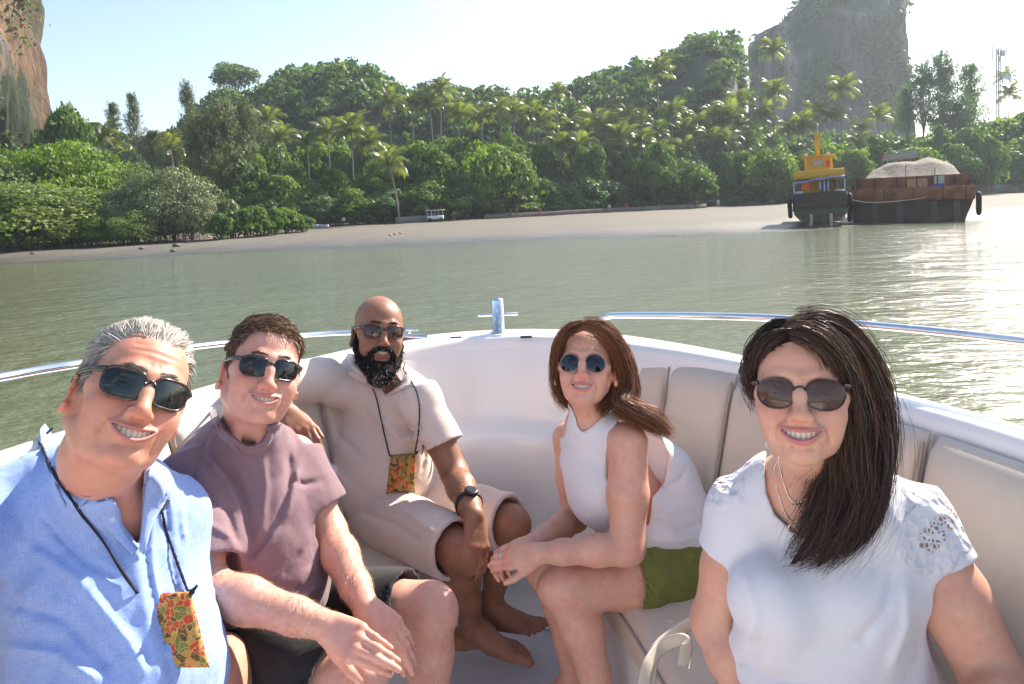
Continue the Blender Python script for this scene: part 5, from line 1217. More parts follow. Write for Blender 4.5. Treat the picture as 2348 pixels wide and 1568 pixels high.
def hand(s, W, d, n, side=1, curl=((25, 30, 20),) * 4, spread=6, thumb=(35, 20, 20, 15), k=1.0, marks=None, fan=0):
    """W wrist, d towards the knuckles, n out of the back of the hand; the thumb is on side*cross(d, n)"""
    s.frame(ID); W = np.array(W, float); d = unit(d); n = unit(np.array(n) - d * (np.array(n) @ d)); u = np.cross(d, n) * side
    M = [(.026, .088, .0100), (.0085, .091, .0098), (-.0100, .086, .0092), (-.0270, .078, .0082)]
    L = [(.043, .025, .021), (.047, .029, .022), (.043, .027, .022), (.033, .020, .019)]
    tips = []
    for i, ((ox, ly, r), ln) in enumerate(zip(M, L)):
        base = W + (u * ox * .55 + d * .012) * k
        kn = W + (u * ox + d * ly + n * (-.002 - .25 * abs(ox) * .4)) * k
        s.line([base, (base + kn) / 2 + n * .001, kn], [.013 * k, .0125 * k, (r + .0012) * k], k=.012 * k)
        dd = rodr(d, n, R_((ox / .027) * spread + fan) * side); hx = np.cross(dd, n); p = kn; pts = [kn - d * .006 * k]; rr = [r * k]
        pts.append(kn); rr.append(r * 1.02 * k)
        a = 0
        for j in range(3):
            a += R_(curl[i][j]); v = dd * math.cos(a) - n * math.sin(a)
            p = p + v * ln[j] * k; pts.append(p); rr.append(r * (.90, .82, .68)[j] * k)
        s.line(pts, [q_ * .93 for q_ in rr], k=.0032 * k, kk=.0025); s.ell(kn + n * r * .25, (r * 1.02 * k,) * 3, k=.007); s.ell(pts[2] + n * r * .12, (r * .92 * k,) * 3, k=.003)
        nn = n * math.cos(a) + dd * math.sin(a)
        tips.append((p, v, nn, rr[-1], pts))
        if marks is not None:
            marks.append((p + nn * rr[-1] - v * .001, .0048 * k, (1.25, 1.12, 1.12), .8))
            marks.append((kn + n * r, .011, (1.03, .80, .76), .6)); marks.append((pts[2] + nn * 0 + n * r * .5, .008, (1.03, .84, .8), .5))
        # creases over the middle joint
        jt = pts[2]; s.fold([jt + nn * .006 - hx * .006, jt + nn * .006 + hx * .006], .0018, .0012)
    # thumb
    a0, a1, a2, out = thumb
    b0 = W + (u * .016 + d * .012 - n * .004) * k
    v = unit(d * math.cos(R_(a0)) + u * math.sin(R_(a0)) - n * math.sin(R_(out)))
    p1 = b0 + v * .046 * k; v2 = unit(rodr(v, n, -R_(a1) * side * -1) - n * .12); p2 = p1 + v2 * .034 * k; v3 = unit(rodr(v2, n, R_(a2) * side)); p3 = p2 + v3 * .026 * k
    s.line([b0, p1, p2, p3], [.0165 * k, .0115 * k, .0102 * k, .0080 * k], k=.012 * k, kk=.004)
    s.cap(W + (u * .012 + d * .03 - n * .006) * k, b0 + v * .03 * k, .014 * k, .012 * k, k=.015 * k)
    s.cap(W + (-u * .018 + d * .02 - n * .005) * k, W + (-u * .024 + d * .06 - n * .004) * k, .012 * k, .010 * k, k=.012 * k)
    if marks is not None: marks.append((p3 + n * .007, .006 * k, (1.2, 1.1, 1.1), .8))
    return tips
def arm(s, S, E, W, r=(.052, .047, .037, .040, .027), k=.02, ef=.35):
    s.frame(ID); S, E, W = map(np.array, (S, E, W))
    m = (S + E) / 2; f1 = E + (W - E) * ef; f2 = E + (W - E) * .75
    s.line([S, m, E, f1, f2, W], [r[0], r[1], r[2], r[3], (r[3] * .35 + r[4] * .65), r[4]], k=k, kk=.02)
def leg(s, H, K, A, r=(.085, .075, .055, .056, .034), k=.03, front=None):
    s.frame(ID); H, K, A = map(np.array, (H, K, A))
    f = unit(np.cross(np.cross(K - H, A - K), A - K)) if front is None else np.array(front)
    s.line([H, (H + K) / 2, K], [r[0], r[1], r[2]], k=k, kk=.03)
    calf = K + (A - K) * .30 - f * .012
    s.line([K, calf, K + (A - K) * .62 - f * .004, A], [r[2] * .93, r[3], r[3] * .72, r[4]], k=.02, kk=.02)
    s.ell(K + f * .022 + unit(K - H) * .012, (.030, .030, .032), k=.03)
def foot(s, A, d, k=1.0, side=1, marks=None, up=(0, 0, 1)):
    """A ankle; d where the toes point; big toe on side*cross(d, up)"""
    A = np.array(A, float); d = unit(d); up = np.array(up, float); u = np.cross(d, up) * side
    zf = -.058 * k
    heel = A - d * .035 * k + up * (zf + .022 * k); s.frame(ID)
    s.ell(heel, (.030 * k,) * 3, k=.02)
    s.line([A, A + d * .03 * k - up * .012 * k, A + d * .09 * k - up * .030 * k + u * .008 * k], [.034 * k, .032 * k, .022 * k], k=.025, kk=.02)
    s.line([heel + u * .002, A + d * .05 * k - u * .018 * k + up * (zf + .018 * k), A + d * .115 * k - u * .024 * k + up * (zf + .014 * k)], [.026 * k, .020 * k, .015 * k], k=.02)
    s.line([A + d * .06 * k + u * .012 * k + up * (zf + .022 * k), A + d * .125 * k + u * .020 * k + up * (zf + .017 * k)], [.022 * k, .018 * k], k=.02)
    for i, (o, st, ln, r) in enumerate([(.026, .128, .048, .0125), (.007, .132, .036, .0088), (-.008, .128, .031, .0082), (-.021, .120, .027, .0076), (-.033, .110, .023, .0072)]):
        a = A + d * (st - .02) * k + u * o * k + up * (zf + .013 * k)
        b = A + d * (st + ln * .5) * k + u * (o * 1.05) * k + up * (zf + r + .005 * k); c = A + d * (st + ln) * k + u * o * 1.08 * k + up * (zf + r * .9)
        s.line([a, b, c], [r * k, r * .95 * k, r * .98 * k], k=.005)
        if marks is not None: marks.append((c + up * r * .8 + d * .002, .006 * k if i else .009 * k, (1.3, 1.2, 1.2), .7))
def skin_tint(v, base, marks, h, **kw):
    c = head_tint(h, v, base, **kw)
    g = 1 + .06 * fbm(v, 25, 3, 2)[:, None] * np.array([.6, 1.0, 1.0]); c = c * g
    for p, r, m, w in marks:
        near = np.nonzero((np.abs(v - p) < r * 2.2).all(1))[0]
        if len(near):
            t = gauss(np.linalg.norm(v[near] - p, axis=1), r)[:, None] * w; c[near] = c[near] * (1 - t) + c[near] * np.array(m) * t
    return np.clip(c, 0, 1)
def moles(c, v, n, col=(.35, .16, .10), seed=1, r=.0014, box=None):
    g = np.random.default_rng(seed); idx = g.integers(0, len(v), n)
    for i in idx:
        m = (np.abs(v - v[i]) < r * 1.5).all(1); c[m] = c[m] * .5 + np.array(col) * .5
    return c
def cloth_mat(name, col, rough=.85, weave=900, wb=.35, var=.07, slub=0.0, fine=.0006, slubcol=None, rib=None, sheen=.2, trans=0.0):
    m, nt, b = _mat(name); c = np.array(col, float)
    n = noise_node(nt, 6, 3); r = ramp(nt, n.outputs['Fac'], [(.3, tuple(c * (1 - var))), (.7, tuple(np.minimum(c * (1 + var), 1)))])
    src = r.outputs[0]
    if slub:
        n1 = noise_node(nt, 1.0, 2, .5, stretch=(60, 60, 900)); n2 = noise_node(nt, 1.0, 2, .5, stretch=(700, 500, 40))
        ad = nt.nodes.new('ShaderNodeMath'); ad.operation = 'ADD'; nt.links.new(n1.outputs['Fac'], ad.inputs[0]); nt.links.new(n2.outputs['Fac'], ad.inputs[1])
        rr = ramp(nt, ad.outputs[0], [(.82, (0, 0, 0)), (1.18, (1, 1, 1))]); rr.color_ramp.elements[0].position = .78 / 2 * 1.0; rr.color_ramp.elements[1].position = 1.0 * .62
        h = nt.nodes.new('ShaderNodeMath'); h.operation = 'MULTIPLY'; h.inputs[1].default_value = .5; nt.links.new(ad.outputs[0], h.inputs[0]); nt.links.new(h.outputs[0], rr.inputs[0])
        ml = nt.nodes.new('ShaderNodeMath'); ml.operation = 'MULTIPLY'; ml.inputs[1].default_value = slub; nt.links.new(rr.outputs[0], ml.inputs[0])
        mx = nt.nodes.new('ShaderNodeMix'); mx.data_type = 'RGBA'; mx.inputs[7].default_value = (*(slubcol or (.8, .85, .95)), 1)
        nt.links.new(ml.outputs[0], mx.inputs[0]); nt.links.new(src, mx.inputs[6]); src = mx.outputs[2]
    nt.links.new(src, b.inputs['Base Color'])
    b.inputs['Roughness'].default_value = rough; b.inputs['Specular IOR Level'].default_value = .25; b.inputs['Sheen Weight'].default_value = sheen; b.inputs['Sheen Roughness'].default_value = .5
    n3 = noise_node(nt, weave, 2, .7); bump(nt, b, n3.outputs['Fac'], wb, fine)
    n4 = noise_node(nt, 45, 4, .6); bump(nt, b, n4.outputs['Fac'], .35, .004)
    if rib:
        wv = nt.nodes.new('ShaderNodeTexWave'); wv.bands_direction = 'Z'; wv.inputs['Scale'].default_value = rib; wv.inputs['Distortion'].default_value = .6
        t = nt.nodes.new('ShaderNodeTexCoord'); nt.links.new(t.outputs['Object'], wv.inputs['Vector']); bump(nt, b, wv.outputs['Fac'], .25, .0010)
    if trans:
        tr = nt.nodes.new('ShaderNodeBsdfTranslucent'); tr.inputs['Color'].default_value = (*col, 1); ms = nt.nodes.new('ShaderNodeMixShader'); ms.inputs[0].default_value = trans
        o = nt.nodes['Material Output']; nt.links.new(b.outputs[0], ms.inputs[1]); nt.links.new(tr.outputs[0], ms.inputs[2]); nt.links.new(ms.outputs[0], o.inputs['Surface'])
    return m
def garment(name, s, mat, parent, h=.004, relax=2, keep=None, tintf=None):
    v, F = s.mesh(h, relax=relax, keep=keep)
    return mesh_np(name, v, F, mat, parent, col=tintf(v) if tintf else None)
def wob(s, lo, hi, amp=.004, f=(9, 9, 9), seed=0, R=None):
    """soft cloth waves; f per axis so the folds can run one way"""
    fr = np.array(f, float)
    def fn(p):
        q = p if R is None else p @ R
        return amp * (1 - 2 * np.abs(fbm(q * fr, 1.0, 2, seed))) * .6 + amp * .5 * noise3(q * fr, 2.3, seed + 9)
    s.frame(ID); s.disp(fn, lo, hi)
def poly2(px, P):
    """signed distance to a polygon in the picture, negative inside"""
    P = np.array(P, float); d = np.full(px.shape[:-1], 1e9); s = np.ones(px.shape[:-1])
    n = len(P)
    for i in range(n):
        a, b = P[i], P[i - 1]; e = b - a; w = px - a
        t = np.clip((w @ e) / (e @ e), 0, 1); q = w - t[..., None] * e
        d = np.minimum(d, (q * q).sum(-1))
        c1 = px[..., 1] >= a[1]; c2 = px[..., 1] < b[1]; c3 = e[0] * w[..., 1] > e[1] * w[..., 0]
        flip = (c1 & c2 & c3) | (~c1 & ~c2 & ~c3); s = np.where(flip, -s, s)
    return s * np.sqrt(d)
def pxcut(s, P, Y0, Y1, k=.002, sub=True):
    """trim a garment along an outline, between two depths"""
    s.frame(ID); Pa = np.array(P, float)
    c = np.array([V(x, y, Y) for x in (Pa[:, 0].min() - 5, Pa[:, 0].max() + 5) for y in (Pa[:, 1].min() - 5, Pa[:, 1].max() + 5) for Y in (Y0, Y1)])
    def fn(p):
        px, d = pix(p); v = poly2(px, P) * VK / FPX * d
        return np.maximum(v, np.maximum(Y0 - p[..., 1], p[..., 1] - Y1))
    s.func(fn, c.min(0), c.max(0), k=k, sub=sub)
def snap(s):
    t = Sculpt(); t.ops = list(s.ops); return t
def wrap(s, body, off, pts, rad, k=.02):
    """cloth lies at least off outside the body, within a zone round the polyline pts"""
    body.prep(); s.frame(ID); P = [np.array(q, float) for q in pts]; A = np.array(P); m = max(rad)
    def fn(p):
        z = poly_dist(p, P, rad); out = np.full(p.shape[:2], .2, np.float32); ok = np.nonzero((z < .03).any(1))[0]
        if len(ok): out[ok] = np.maximum(body.field(p[ok].astype(np.float32), .002) - off, z[ok])
        return out
    s._add('u', fn, A.min(0) - m, A.max(0) + m, k)
def surf(s, pts, lift=.003, Y0=.8, Y1=2.8, n=500, default=None):
    """first place where the line of sight through each point meets the sculpt"""
    s.prep(); out = []
    Ys = np.linspace(Y0, Y1, n)
    for q in pts:
        d = ray(q[0], q[1]); P = np.array([0, 0, CAMZ]) + d[None] * (Ys / d[1])[:, None]
        D = s.field(P[:, None, :].astype(np.float32), .001)[:, 0]
        i = np.nonzero(D < 0)[0]
        if len(i):
            j = i[0]; t = 0 if j == 0 else D[j - 1] / (D[j - 1] - D[j]); y = Ys[j] if j == 0 else Ys[j - 1] + t * (Ys[j] - Ys[j - 1])
        else: y = default if default is not None else (out[-1][1] if out else Y1)
        p = V(q[0], q[1], y); out.append(p - unit(d) * lift)
    return np.array(out)
def sheet(name, rows, mat, parent, thick=.0022, nu=24, nv=10, smooth=True, wave=0.0):
    """cloth sheet lofted through rows of points, given real thickness"""
    R = np.array([cr(r, nu) for r in rows]); G = np.stack([cr(R[:, i], nv) for i in range(nu)], 1)   # nv, nu, 3
    if wave: G = G + np.stack([0 * G[..., 0], wave * noise3(G, 60, 3), 0 * G[..., 0]], -1)
    gu = np.gradient(G, axis=1); gv = np.gradient(G, axis=0); N = np.cross(gu, gv); N /= np.linalg.norm(N, axis=2, keepdims=True) + 1e-9
    a = G.reshape(-1, 3); b = (G + N * thick).reshape(-1, 3)
    i = (np.arange(nv - 1)[:, None] * nu + np.arange(nu - 1)[None]).ravel(); k = nv * nu
    F = [np.stack([i, i + 1, i + nu + 1, i + nu], 1)[:, ::-1], np.stack([i, i + 1, i + nu + 1, i + nu], 1) + k]
    ring = list(range(nu)) + [nu - 1 + nu * r for r in range(1, nv)] + [(nv - 1) * nu + c for c in range(nu - 2, -1, -1)] + [nu * r for r in range(nv - 2, 0, -1)]
    r = np.array(ring); r2 = np.roll(r, -1); F.append(np.stack([r, r2, r2 + k, r + k], 1))
    return mesh_np(name, np.concatenate([a, b]), np.concatenate(F), mat, parent, smooth=smooth)
def cord(name, pts, r, mat, parent=None, n=60, twist=True, sides=6):
    """twisted string: a tube whose section turns"""
    P = cr(pts, n)
    v, F = tube(P, r, sides)
    if twist:
        L = np.concatenate([[0], np.cumsum(np.linalg.norm(np.diff(P, axis=0), axis=1))])
        ph = np.repeat(L / (r * 5) * 2 * np.pi, sides) + np.tile(np.arange(sides) / sides * 2 * np.pi, n) * 2
        c = np.repeat(P, sides, 0); v = c + (v - c) * (1 + .28 * np.cos(ph))[:, None]
    return mesh_np(name, v, F, mat, parent)

SKIN = tinted('skin', rough=.47, sss=.13, var=.08, nscale=60, bmp=.45, bscale=900, bdist=.0009, spec=.45)
nt = SKIN.node_tree; b = nt.nodes['Principled BSDF']; n2 = noise_node(nt, 260, 3, .6); rr = ramp(nt, n2.outputs['Fac'], [(.3, (.36,) * 3), (.7, (.58,) * 3)]); nt.links.new(rr.outputs[0], b.inputs['Roughness'])
n3 = noise_node(nt, 22, 4, .6); r3 = ramp(nt, n3.outputs['Fac'], [(.35, (1, 1, 1)), (.7, (1.0, .86, .84))]); src = b.inputs['Base Color'].links[0].from_socket
mx = nt.nodes.new('ShaderNodeMix'); mx.data_type = 'RGBA'; mx.blend_type = 'MULTIPLY'; mx.inputs[0].default_value = 1; nt.links.new(src, mx.inputs[6]); nt.links.new(r3.outputs[0], mx.inputs[7]); nt.links.new(mx.outputs[2], b.inputs['Base Color'])
TEETH = simple('teeth_enamel', (.84, .75, .60), .4, var=.03, spec=.3)
PEOPLE = {}
_cre = crease
def crease(s, pts, w, a, Y0, Y1): _cre(s, pts, w * .85, a * 1.7, Y0, Y1)
Zt = lambda x, y: ((400 + x / 1.633) * .9168, (750 + y / 1.633) * .9168)
def person(key, s, h, hv, label, base, marks, **kw):
    o = bpy.data.objects.new('person', bpy.data.meshes.new('person')); COL.objects.link(o)
    tag(o, label, 'person', 'people seated in the bow of the boat')
    PEOPLE[key] = dict(o=o, s=s, h=h, f=h['frame'], hv=hv, base=base, marks=marks, kw=kw, cloth=[])
    o['_k'] = key
    return o
def garment(name, s, mat, parent, h=.004, relax=2, keep=None, tintf=None):
    s.prep(); PEOPLE[parent['_k']]['cloth'].append(s)
    v, F = s.mesh(h, relax=relax, keep=keep)
    o = mesh_np(name, v, F, mat, parent, col=tintf(v) if tintf else None)
    import bmesh
    bm = bmesh.new(); bm.from_mesh(o.data); be = [e for e in bm.edges if e.is_boundary]
    if be: bmesh.ops.holes_fill(bm, edges=be, sides=16); bm.to_mesh(o.data)
    bm.free(); return o
def finish_people():
    """skin is meshed last, leaving out what lies deep under the clothes"""
    for key, d in PEOPLE.items():
        def keep(c, d=d):
            ok = np.ones(len(c), bool)
            for g in d['cloth']:
                for i in range(0, len(c), 60000):
                    ok[i:i + 60000] &= g.field(c[i:i + 60000][:, None, :].astype(np.float32), .012)[:, 0] > -.030
            px, dd = pix(c)
            ok &= (px[:, 1] < 1568 + 160) | (dd > 3)
            return ok
        # fine mesh for face, hands and feet, coarser for limbs; the two overlap by a block and share one surface
        zones = [(d['f'].o, .172)] + d.get('zones', [])
        def near(c, m=0.0): return np.any([np.linalg.norm(c - z, axis=1) < r + m for z, r in zones], axis=0)
        v, F = d['s'].mesh(d['hv'], relax=1, keep=lambda c: keep(c) & near(c))
        v2, F2 = d['s'].mesh(.0055, relax=1, keep=lambda c: keep(c) & ~near(c, -.045))
        # where they overlap the coarse one lies a hair deeper
        n2 = vnormals(v2, F2); v2 = v2 - n2 * (.0009 * near(v2, .004))[:, None]
        v, F = np.concatenate([v, v2]), np.concatenate([F, F2 + len(v)])
        c = skin_tint(v, d['base'], d['marks'], d['h'], **d['kw']); c = moles(c, v, 26, seed=3, r=.0010)
        t = mesh_np('person_skin', v, F, SKIN, col=c)
        old = d['o'].data; d['o'].data = t.data; bpy.data.objects.remove(t); bpy.data.meshes.remove(old)
        if '_k' in d['o']: del d['o']['_k']
        print('DBG skin', key, len(F))

# ======= man in the blue linen shirt (near left)
F1 = Frame(V(299, 903, 1.225), rot(-16.5, 26.5, 36.5), 1.036)
def man_blue():
    s = Sculpt(); f = F1
    h = head_ops(s, f, jaw=1.10, full=1.05, chin=1.15, dchin=.004, nose=1.02, age=1.0, openh=.0105, lipr=.0034, lipw=.0345, cheek=1.12, long=.99)
    marks = []
    N = V(215, 1130, 1.34)
    s.frame(f)
    s.cap((0, .026, -.050), (0, .034, -.100), .053, .055, k=.018)
    s.frame(ID); s.line([f.w((0, .030, -.095)), N], [.060, .070], k=.03)
    C = V(225, 1330, 1.38); B = V(270, 1580, 1.34); Pv = V(320, 1830, 1.38); Pv[2] = SEAT + .12
    s.line([N, C], [.075, .13], k=.05); s.line([C, B, Pv], [.13, .14, .14], k=.05, kk=.05)
    s.line([V(20, 1165, 1.30), V(130, 1130, 1.33), V(300, 1150, 1.39), V(390, 1180, 1.46)], [.052, .058, .058, .052], k=.05, kk=.03)
    T = snap(s)
    arm(s, V(10, 1160, 1.28), (-1.02, .88, 2.42), (-.62, .34, 2.52)); hand(s, (-.62, .34, 2.52), (.9, -.45, .1), (0, -.4, 1), 1)
    arm(s, V(395, 1180, 1.46), V(430, 1500, 1.54), V(500, 1760, 1.42)); hand(s, V(500, 1760, 1.42), (.6, -.6, -.3), (.3, -.2, 1), -1)
    for dx, dy in ((-.08, .0), (.12, .12)):
        H = Pv + (dx, dy - .02, -.02); K = H + (.06, -.42, .02); A = np.array([K[0] + .03, K[1] - .04, FLOOR + .075])
        leg(s, H, K, A); foot(s, A, (.8, -.6, 0))
    return s, h, marks, dict(N=N, C=C, B=B, Pv=Pv, T=T)
s, h, marks, J1 = man_blue()
P1 = person('m1', s, h, .0023, 'smiling grey-haired man in blue linen shirt, head tilted, nearest at the left', (.60, .295, .20), marks, lipc=(.50, .20, .17), red=1.05, stubble=.12, freck=.10)
teeth_for(h, P1, TEETH)
LINEN = cloth_mat('blue_linen', (.24, .36, .74), weave=1100, wb=.5, var=.06, slub=.42, slubcol=(.55, .68, .95), trans=.06)
s = Sculpt(); s.frame(ID)
s.line([V(225, 1200, 1.38), V(225, 1330, 1.37), V(275, 1560, 1.33), J1['Pv'] + (0, 0, -.02)], [.125, .155, .175, .175], k=.0, kk=.06)
s.line([V(330, 1260, 1.40), V(360, 1560, 1.38)], [.095, .115], k=.05)
s.line([V(-10, 1180, 1.31), V(120, 1120, 1.35), V(215, 1110, 1.40), V(310, 1135, 1.43), V(385, 1185, 1.46)], [.068, .066, .060, .062, .064], k=.06, kk=.03)
s.line([V(0, 1170, 1.28), (-.98, .92, 2.42)], [.078, .070], k=.05)
wrap(s, J1['T'], .010, [V(215, 1010, 1.36), V(215, 1130, 1.35), V(225, 1330, 1.35), J1['Pv']], [.13, .20, .24, .24])
wrap(s, J1['T'], .012, [V(30, 1165, 1.30), V(380, 1180, 1.44)], [.10, .10])
s.line([V(385, 1190, 1.46), V(418, 1420, 1.52), V(436, 1600, 1.52)], [.072, .070, .068], k=.05)
for pts, w, a in [([(60, 1250), (180, 1330), (300, 1480), (340, 1560)], .012, -.006), ([(20, 1380), (150, 1420), (260, 1540)], .012, .006), ([(90, 1180), (200, 1290), (280, 1330)], .009, .005),
                  ([(345, 1130), (350, 1300), (380, 1450)], .006, -.004), ([(375, 1120), (392, 1280), (420, 1430)], .006, .004), ([(410, 1060), (425, 1250)], .006, -.004), ([(0, 1480), (130, 1500), (230, 1568)], .010, -.006)]:
    crease(s, pts, w, a, 1.0, 1.4)
crease(s, [(300, 1240), (335, 1400), (370, 1568)], .012, -.003, 1.0, 1.4); crease(s, [(325, 1230), (362, 1400), (398, 1568)], .0025, .004, 1.0, 1.4)
lo, hi = (-1.2, .8, 1.8), (-.2, 1.75, 2.8)
wob(s, lo, hi, .0045, (14, 9, 7), 3, rot(0, 28, 0)); wob(s, lo, hi, .0022, (40, 26, 18), 8, rot(0, 28, 0))
pxcut(s, [(60, 850), (100, 955), (132, 990), (160, 1035), (185, 1075), (225, 1120), (256, 1138), (275, 1165), (280, 1200), (300, 1225), (317, 1252), (324, 1200), (327, 1130), (331, 1075), (345, 1047), (367, 1030), (440, 850)], .9, 1.75)
S1 = s
garment('linen_shirt', s, LINEN, P1, .0050)

# ======= man in the mauve T-shirt
F2 = Frame(V(599, 851, 1.656), rot(-15.7, 16.8, 27.0), 1.005)
marks = []
s = Sculpt(); f = F2
h = head_ops(s, f, jaw=1.06, full=1.07, chin=1.0, dchin=.001, nose=.97, openh=.0085, lipr=.0034, lipw=.0325, cheek=1.1)
N = V(562, 1030, 1.70)
s.frame(f); s.cap((0, .026, -.050), (0, .032, -.095), .049, .052, k=.018)
for x in (-1, 1): s.line([(x * .055, .030, -.050), (x * .026, -.010, -.155)], [.011, .010], k=.02)
s.frame(ID); s.line([f.w((0, .030, -.090)), N], [.055, .066], k=.03)
C = V(570, 1160, 1.72); B = V(590, 1330, 1.70); Pv = V(590, 1450, 1.76)
s.line([N, C, B, Pv], [.07, .12, .12, .12], k=.05, kk=.05)
SL, SR = V(450, 1090, 1.62), V(672, 1050, 1.80)
s.line([SL, N, SR], [.052, .056, .052], k=.05, kk=.03)
EL, WL = V(468, 1345, 1.50), V(752, 1436, 1.44)
ER, WR = V(752, 1215, 1.76), V(838, 1392, 1.56)
T2 = snap(s)
arm(s, SL, EL, WL, (.055, .052, .043, .045, .029)); arm(s, SR, ER, WR, (.054, .050, .041, .042, .028))
HL, HR = V(520, 1450, 1.66), V(650, 1400, 1.84)
KL, KR = V(815, 1580, 1.44), V(985, 1400, 1.72)
AL = np.array([KL[0] + .03, KL[1] + .06, FLOOR + .075]); AR = np.array([KR[0] - .02, KR[1] + .02, FLOOR + .075])
leg(s, HL, KL, AL, (.09, .080, .064, .060, .036), front=(.5, -.8, 0)); leg(s, HR, KR, AR, (.09, .082, .066, .062, .037), front=(.6, -.7, 0))
foot(s, AL, (.6, -.8, 0), side=-1); foot(s, AR, (.7, -.7, 0), side=1)
# back of the near hand faces up and to the camera, fingers over the knee
d1 = V(845, 1490, 1.36) - WL
hand(s, WL, d1, (-.05, -.75, .65), side=1, curl=((28, 32, 16), (24, 34, 18), (22, 34, 18), (20, 32, 18)), spread=8, thumb=(28, 8, 8, 25), k=1.02, marks=marks, fan=4)
d2 = V(900, 1450, 1.50) - WR
hand(s, WR, d2, (.25, -.6, .75), side=1, curl=((28, 32, 18), (28, 32, 18), (28, 32, 18), (26, 30, 18)), spread=5, thumb=(22, 8, 8, 20), k=1.0, marks=marks)
P2 = person('m2', s, h, .0025, 'smiling brown-haired man in mauve T-shirt and black shorts, hands folded on his knee', (.66, .365, .275), marks, lipc=(.56, .24, .22), red=.95, stubble=.22)
teeth_for(h, P2, TEETH)
EL2, WL2, ER2, WR2, KL2, AL2, KR2, AR2 = EL, WL, ER, WR, KL, AL, KR, AR
PEOPLE['m2']['zones'] = [(WL + unit(d1) * .08, .135), (WR + unit(d2) * .08, .135)]
MAUVE = cloth_mat('mauve_jersey', (.235, .145, .165), weave=1500, wb=.3, var=.05)
s = Sculpt(); s.frame(ID)
s.line([V(565, 1070, 1.72), V(572, 1180, 1.72), V(592, 1320, 1.70), V(590, 1425, 1.74)], [.115, .145, .152, .150], k=0, kk=.06)
s.line([V(640, 1130, 1.78), V(655, 1330, 1.78)], [.10, .105], k=.05)
wrap(s, T2, .009, [V(585, 960, 1.70), V(565, 1060, 1.71), V(580, 1400, 1.74)], [.11, .20, .22])
s.line([SL + (0, 0, -.01), V(510, 1040, 1.68), V(562, 1022, 1.73), V(620, 1015, 1.78), SR + (0, 0, -.005)], [.064, .064, .062, .062, .062], k=.05, kk=.03)
s.cyl(SL, SL + (EL - SL) * .80, .072, .084, k=.035); s.cyl(SR, SR + (ER - SR) * .72, .064, .078, k=.035)
for pts, w, a in [([(470, 1040), (520, 1100), (560, 1180)], .010, -.006), ([(520, 1060), (560, 1140), (590, 1260)], .010, .006), ([(450, 1140), (520, 1170), (545, 1260)], .009, .006), ([(460, 1190), (530, 1230), (548, 1270)], .008, -.005),
                  ([(660, 1030), (665, 1100), (640, 1200), (560, 1290)], .010, .006), ([(690, 1060), (655, 1180), (600, 1270)], .008, -.005), ([(700, 1250), (640, 1330), (560, 1400)], .009, .006), ([(720, 1290), (660, 1370), (560, 1430)], .008, -.006),
                  ([(560, 1300), (620, 1345), (700, 1350)], .007, .004), ([(660, 1100), (700, 1110), (740, 1100)], .007, .005), ([(480, 1000), (440, 1090), (450, 1170)], .006, .004), ([(600, 1040), (610, 1120), (600, 1230)], .009, -.005), ([(640, 1380), (700, 1370), (735, 1340)], .008, -.006)]:
    crease(s, pts, w, a, 1.45, 1.80)
lo, hi = (-1.1, 1.2, 1.8), (-.1, 2.0, 2.8)
wob(s, lo, hi, .0055, (11, 9, 7), 13, rot(0, -30, 0)); wob(s, lo, hi, .0012, (34, 24, 16), 18, rot(0, -30, 0))
for S_, E_, r in ((SL, EL, .056), (SR, ER, .054)):
    s.frame(ID); s.cap(S_ + (E_ - S_) * .62, S_ + (E_ - S_) * .95, r + .010, r + .022, k=.002, sub=True)
pxcut(s, [Zt(x, y) for x, y in ((0, 250), (0, 592), (50, 556), (100, 503), (150, 455), (195, 418), (222, 428), (232, 452), (250, 492), (285, 542), (332, 578), (370, 590), (408, 580), (432, 545), (440, 500), (478, 494), (535, 522), (590, 585), (660, 585), (660, 250))], 1.2, 2.2)
S2 = s
garment('t_shirt', s, MAUVE, P2, .0052)
# neck rib
ring = surf(s, [(452 + 40, 1000), (500, 962 + 20)], 0) if False else None
BLACK = cloth_mat('black_cotton', (.012, .012, .014), weave=1200, wb=.35, var=.15)
s = Sculpt(); s.frame(ID)
s.line([V(590, 1440, 1.76), V(585, 1500, 1.78)], [.155, .155], k=0)
for H_, K_, e in ((HL, KL, .90), (HR, KR, .86)):
    s.cyl(H_, H_ + (K_ - H_) * e, .115, .100, k=.04)
wob(s, (-1.1, .9, 1.6), (.2, 2.2, 2.5), .004, (9, 9, 12), 4)
for H_, K_, e in ((HL, KL, .90), (HR, KR, .86)):
    b = H_ + (K_ - H_) * e; ax = unit(K_ - H_)
    s.cap(b - ax * .06, b + ax * .05, .084, .090, k=.002, sub=True)
garment('shorts', s, BLACK, P2, .0075)

# ======= bearded man in pale pink
F3 = Frame(V(867, 761, 2.427), rot(-10.1, 9.5, 20.7), 1.020)
marks = []
s = Sculpt(); f = F3
h = head_ops(s, f, jaw=1.05, full=1.03, nose=1.02, openh=.0085, lipr=.0040, lipw=.029)
N = V(868, 915, 2.45)
s.frame(f); s.cap((0, .026, -.050), (0, .032, -.09), .051, .054, k=.018)
s.frame(ID); s.line([f.w((0, .030, -.085)), N], [.056, .066], k=.03)
C = V(855, 1010, 2.47); Pv = V(860, 1160, 2.48)
s.line([N, C, Pv], [.07, .12, .12], k=.05, kk=.05)
SL, SR = V(735, 872, 2.36), V(965, 915, 2.34)
s.line([SL, N, SR], [.052, .056, .052], k=.05, kk=.03)
EL, WL = V(585, 880, 2.14), V(655, 945, 2.02)
ER, WR = V(1042, 1085, 2.26), V(1086, 1180, 2.06)
T3 = snap(s)
arm(s, SL, EL, WL, (.056, .052, .043, .043, .029)); arm(s, SR, ER, WR, (.056, .050, .042, .043, .029))
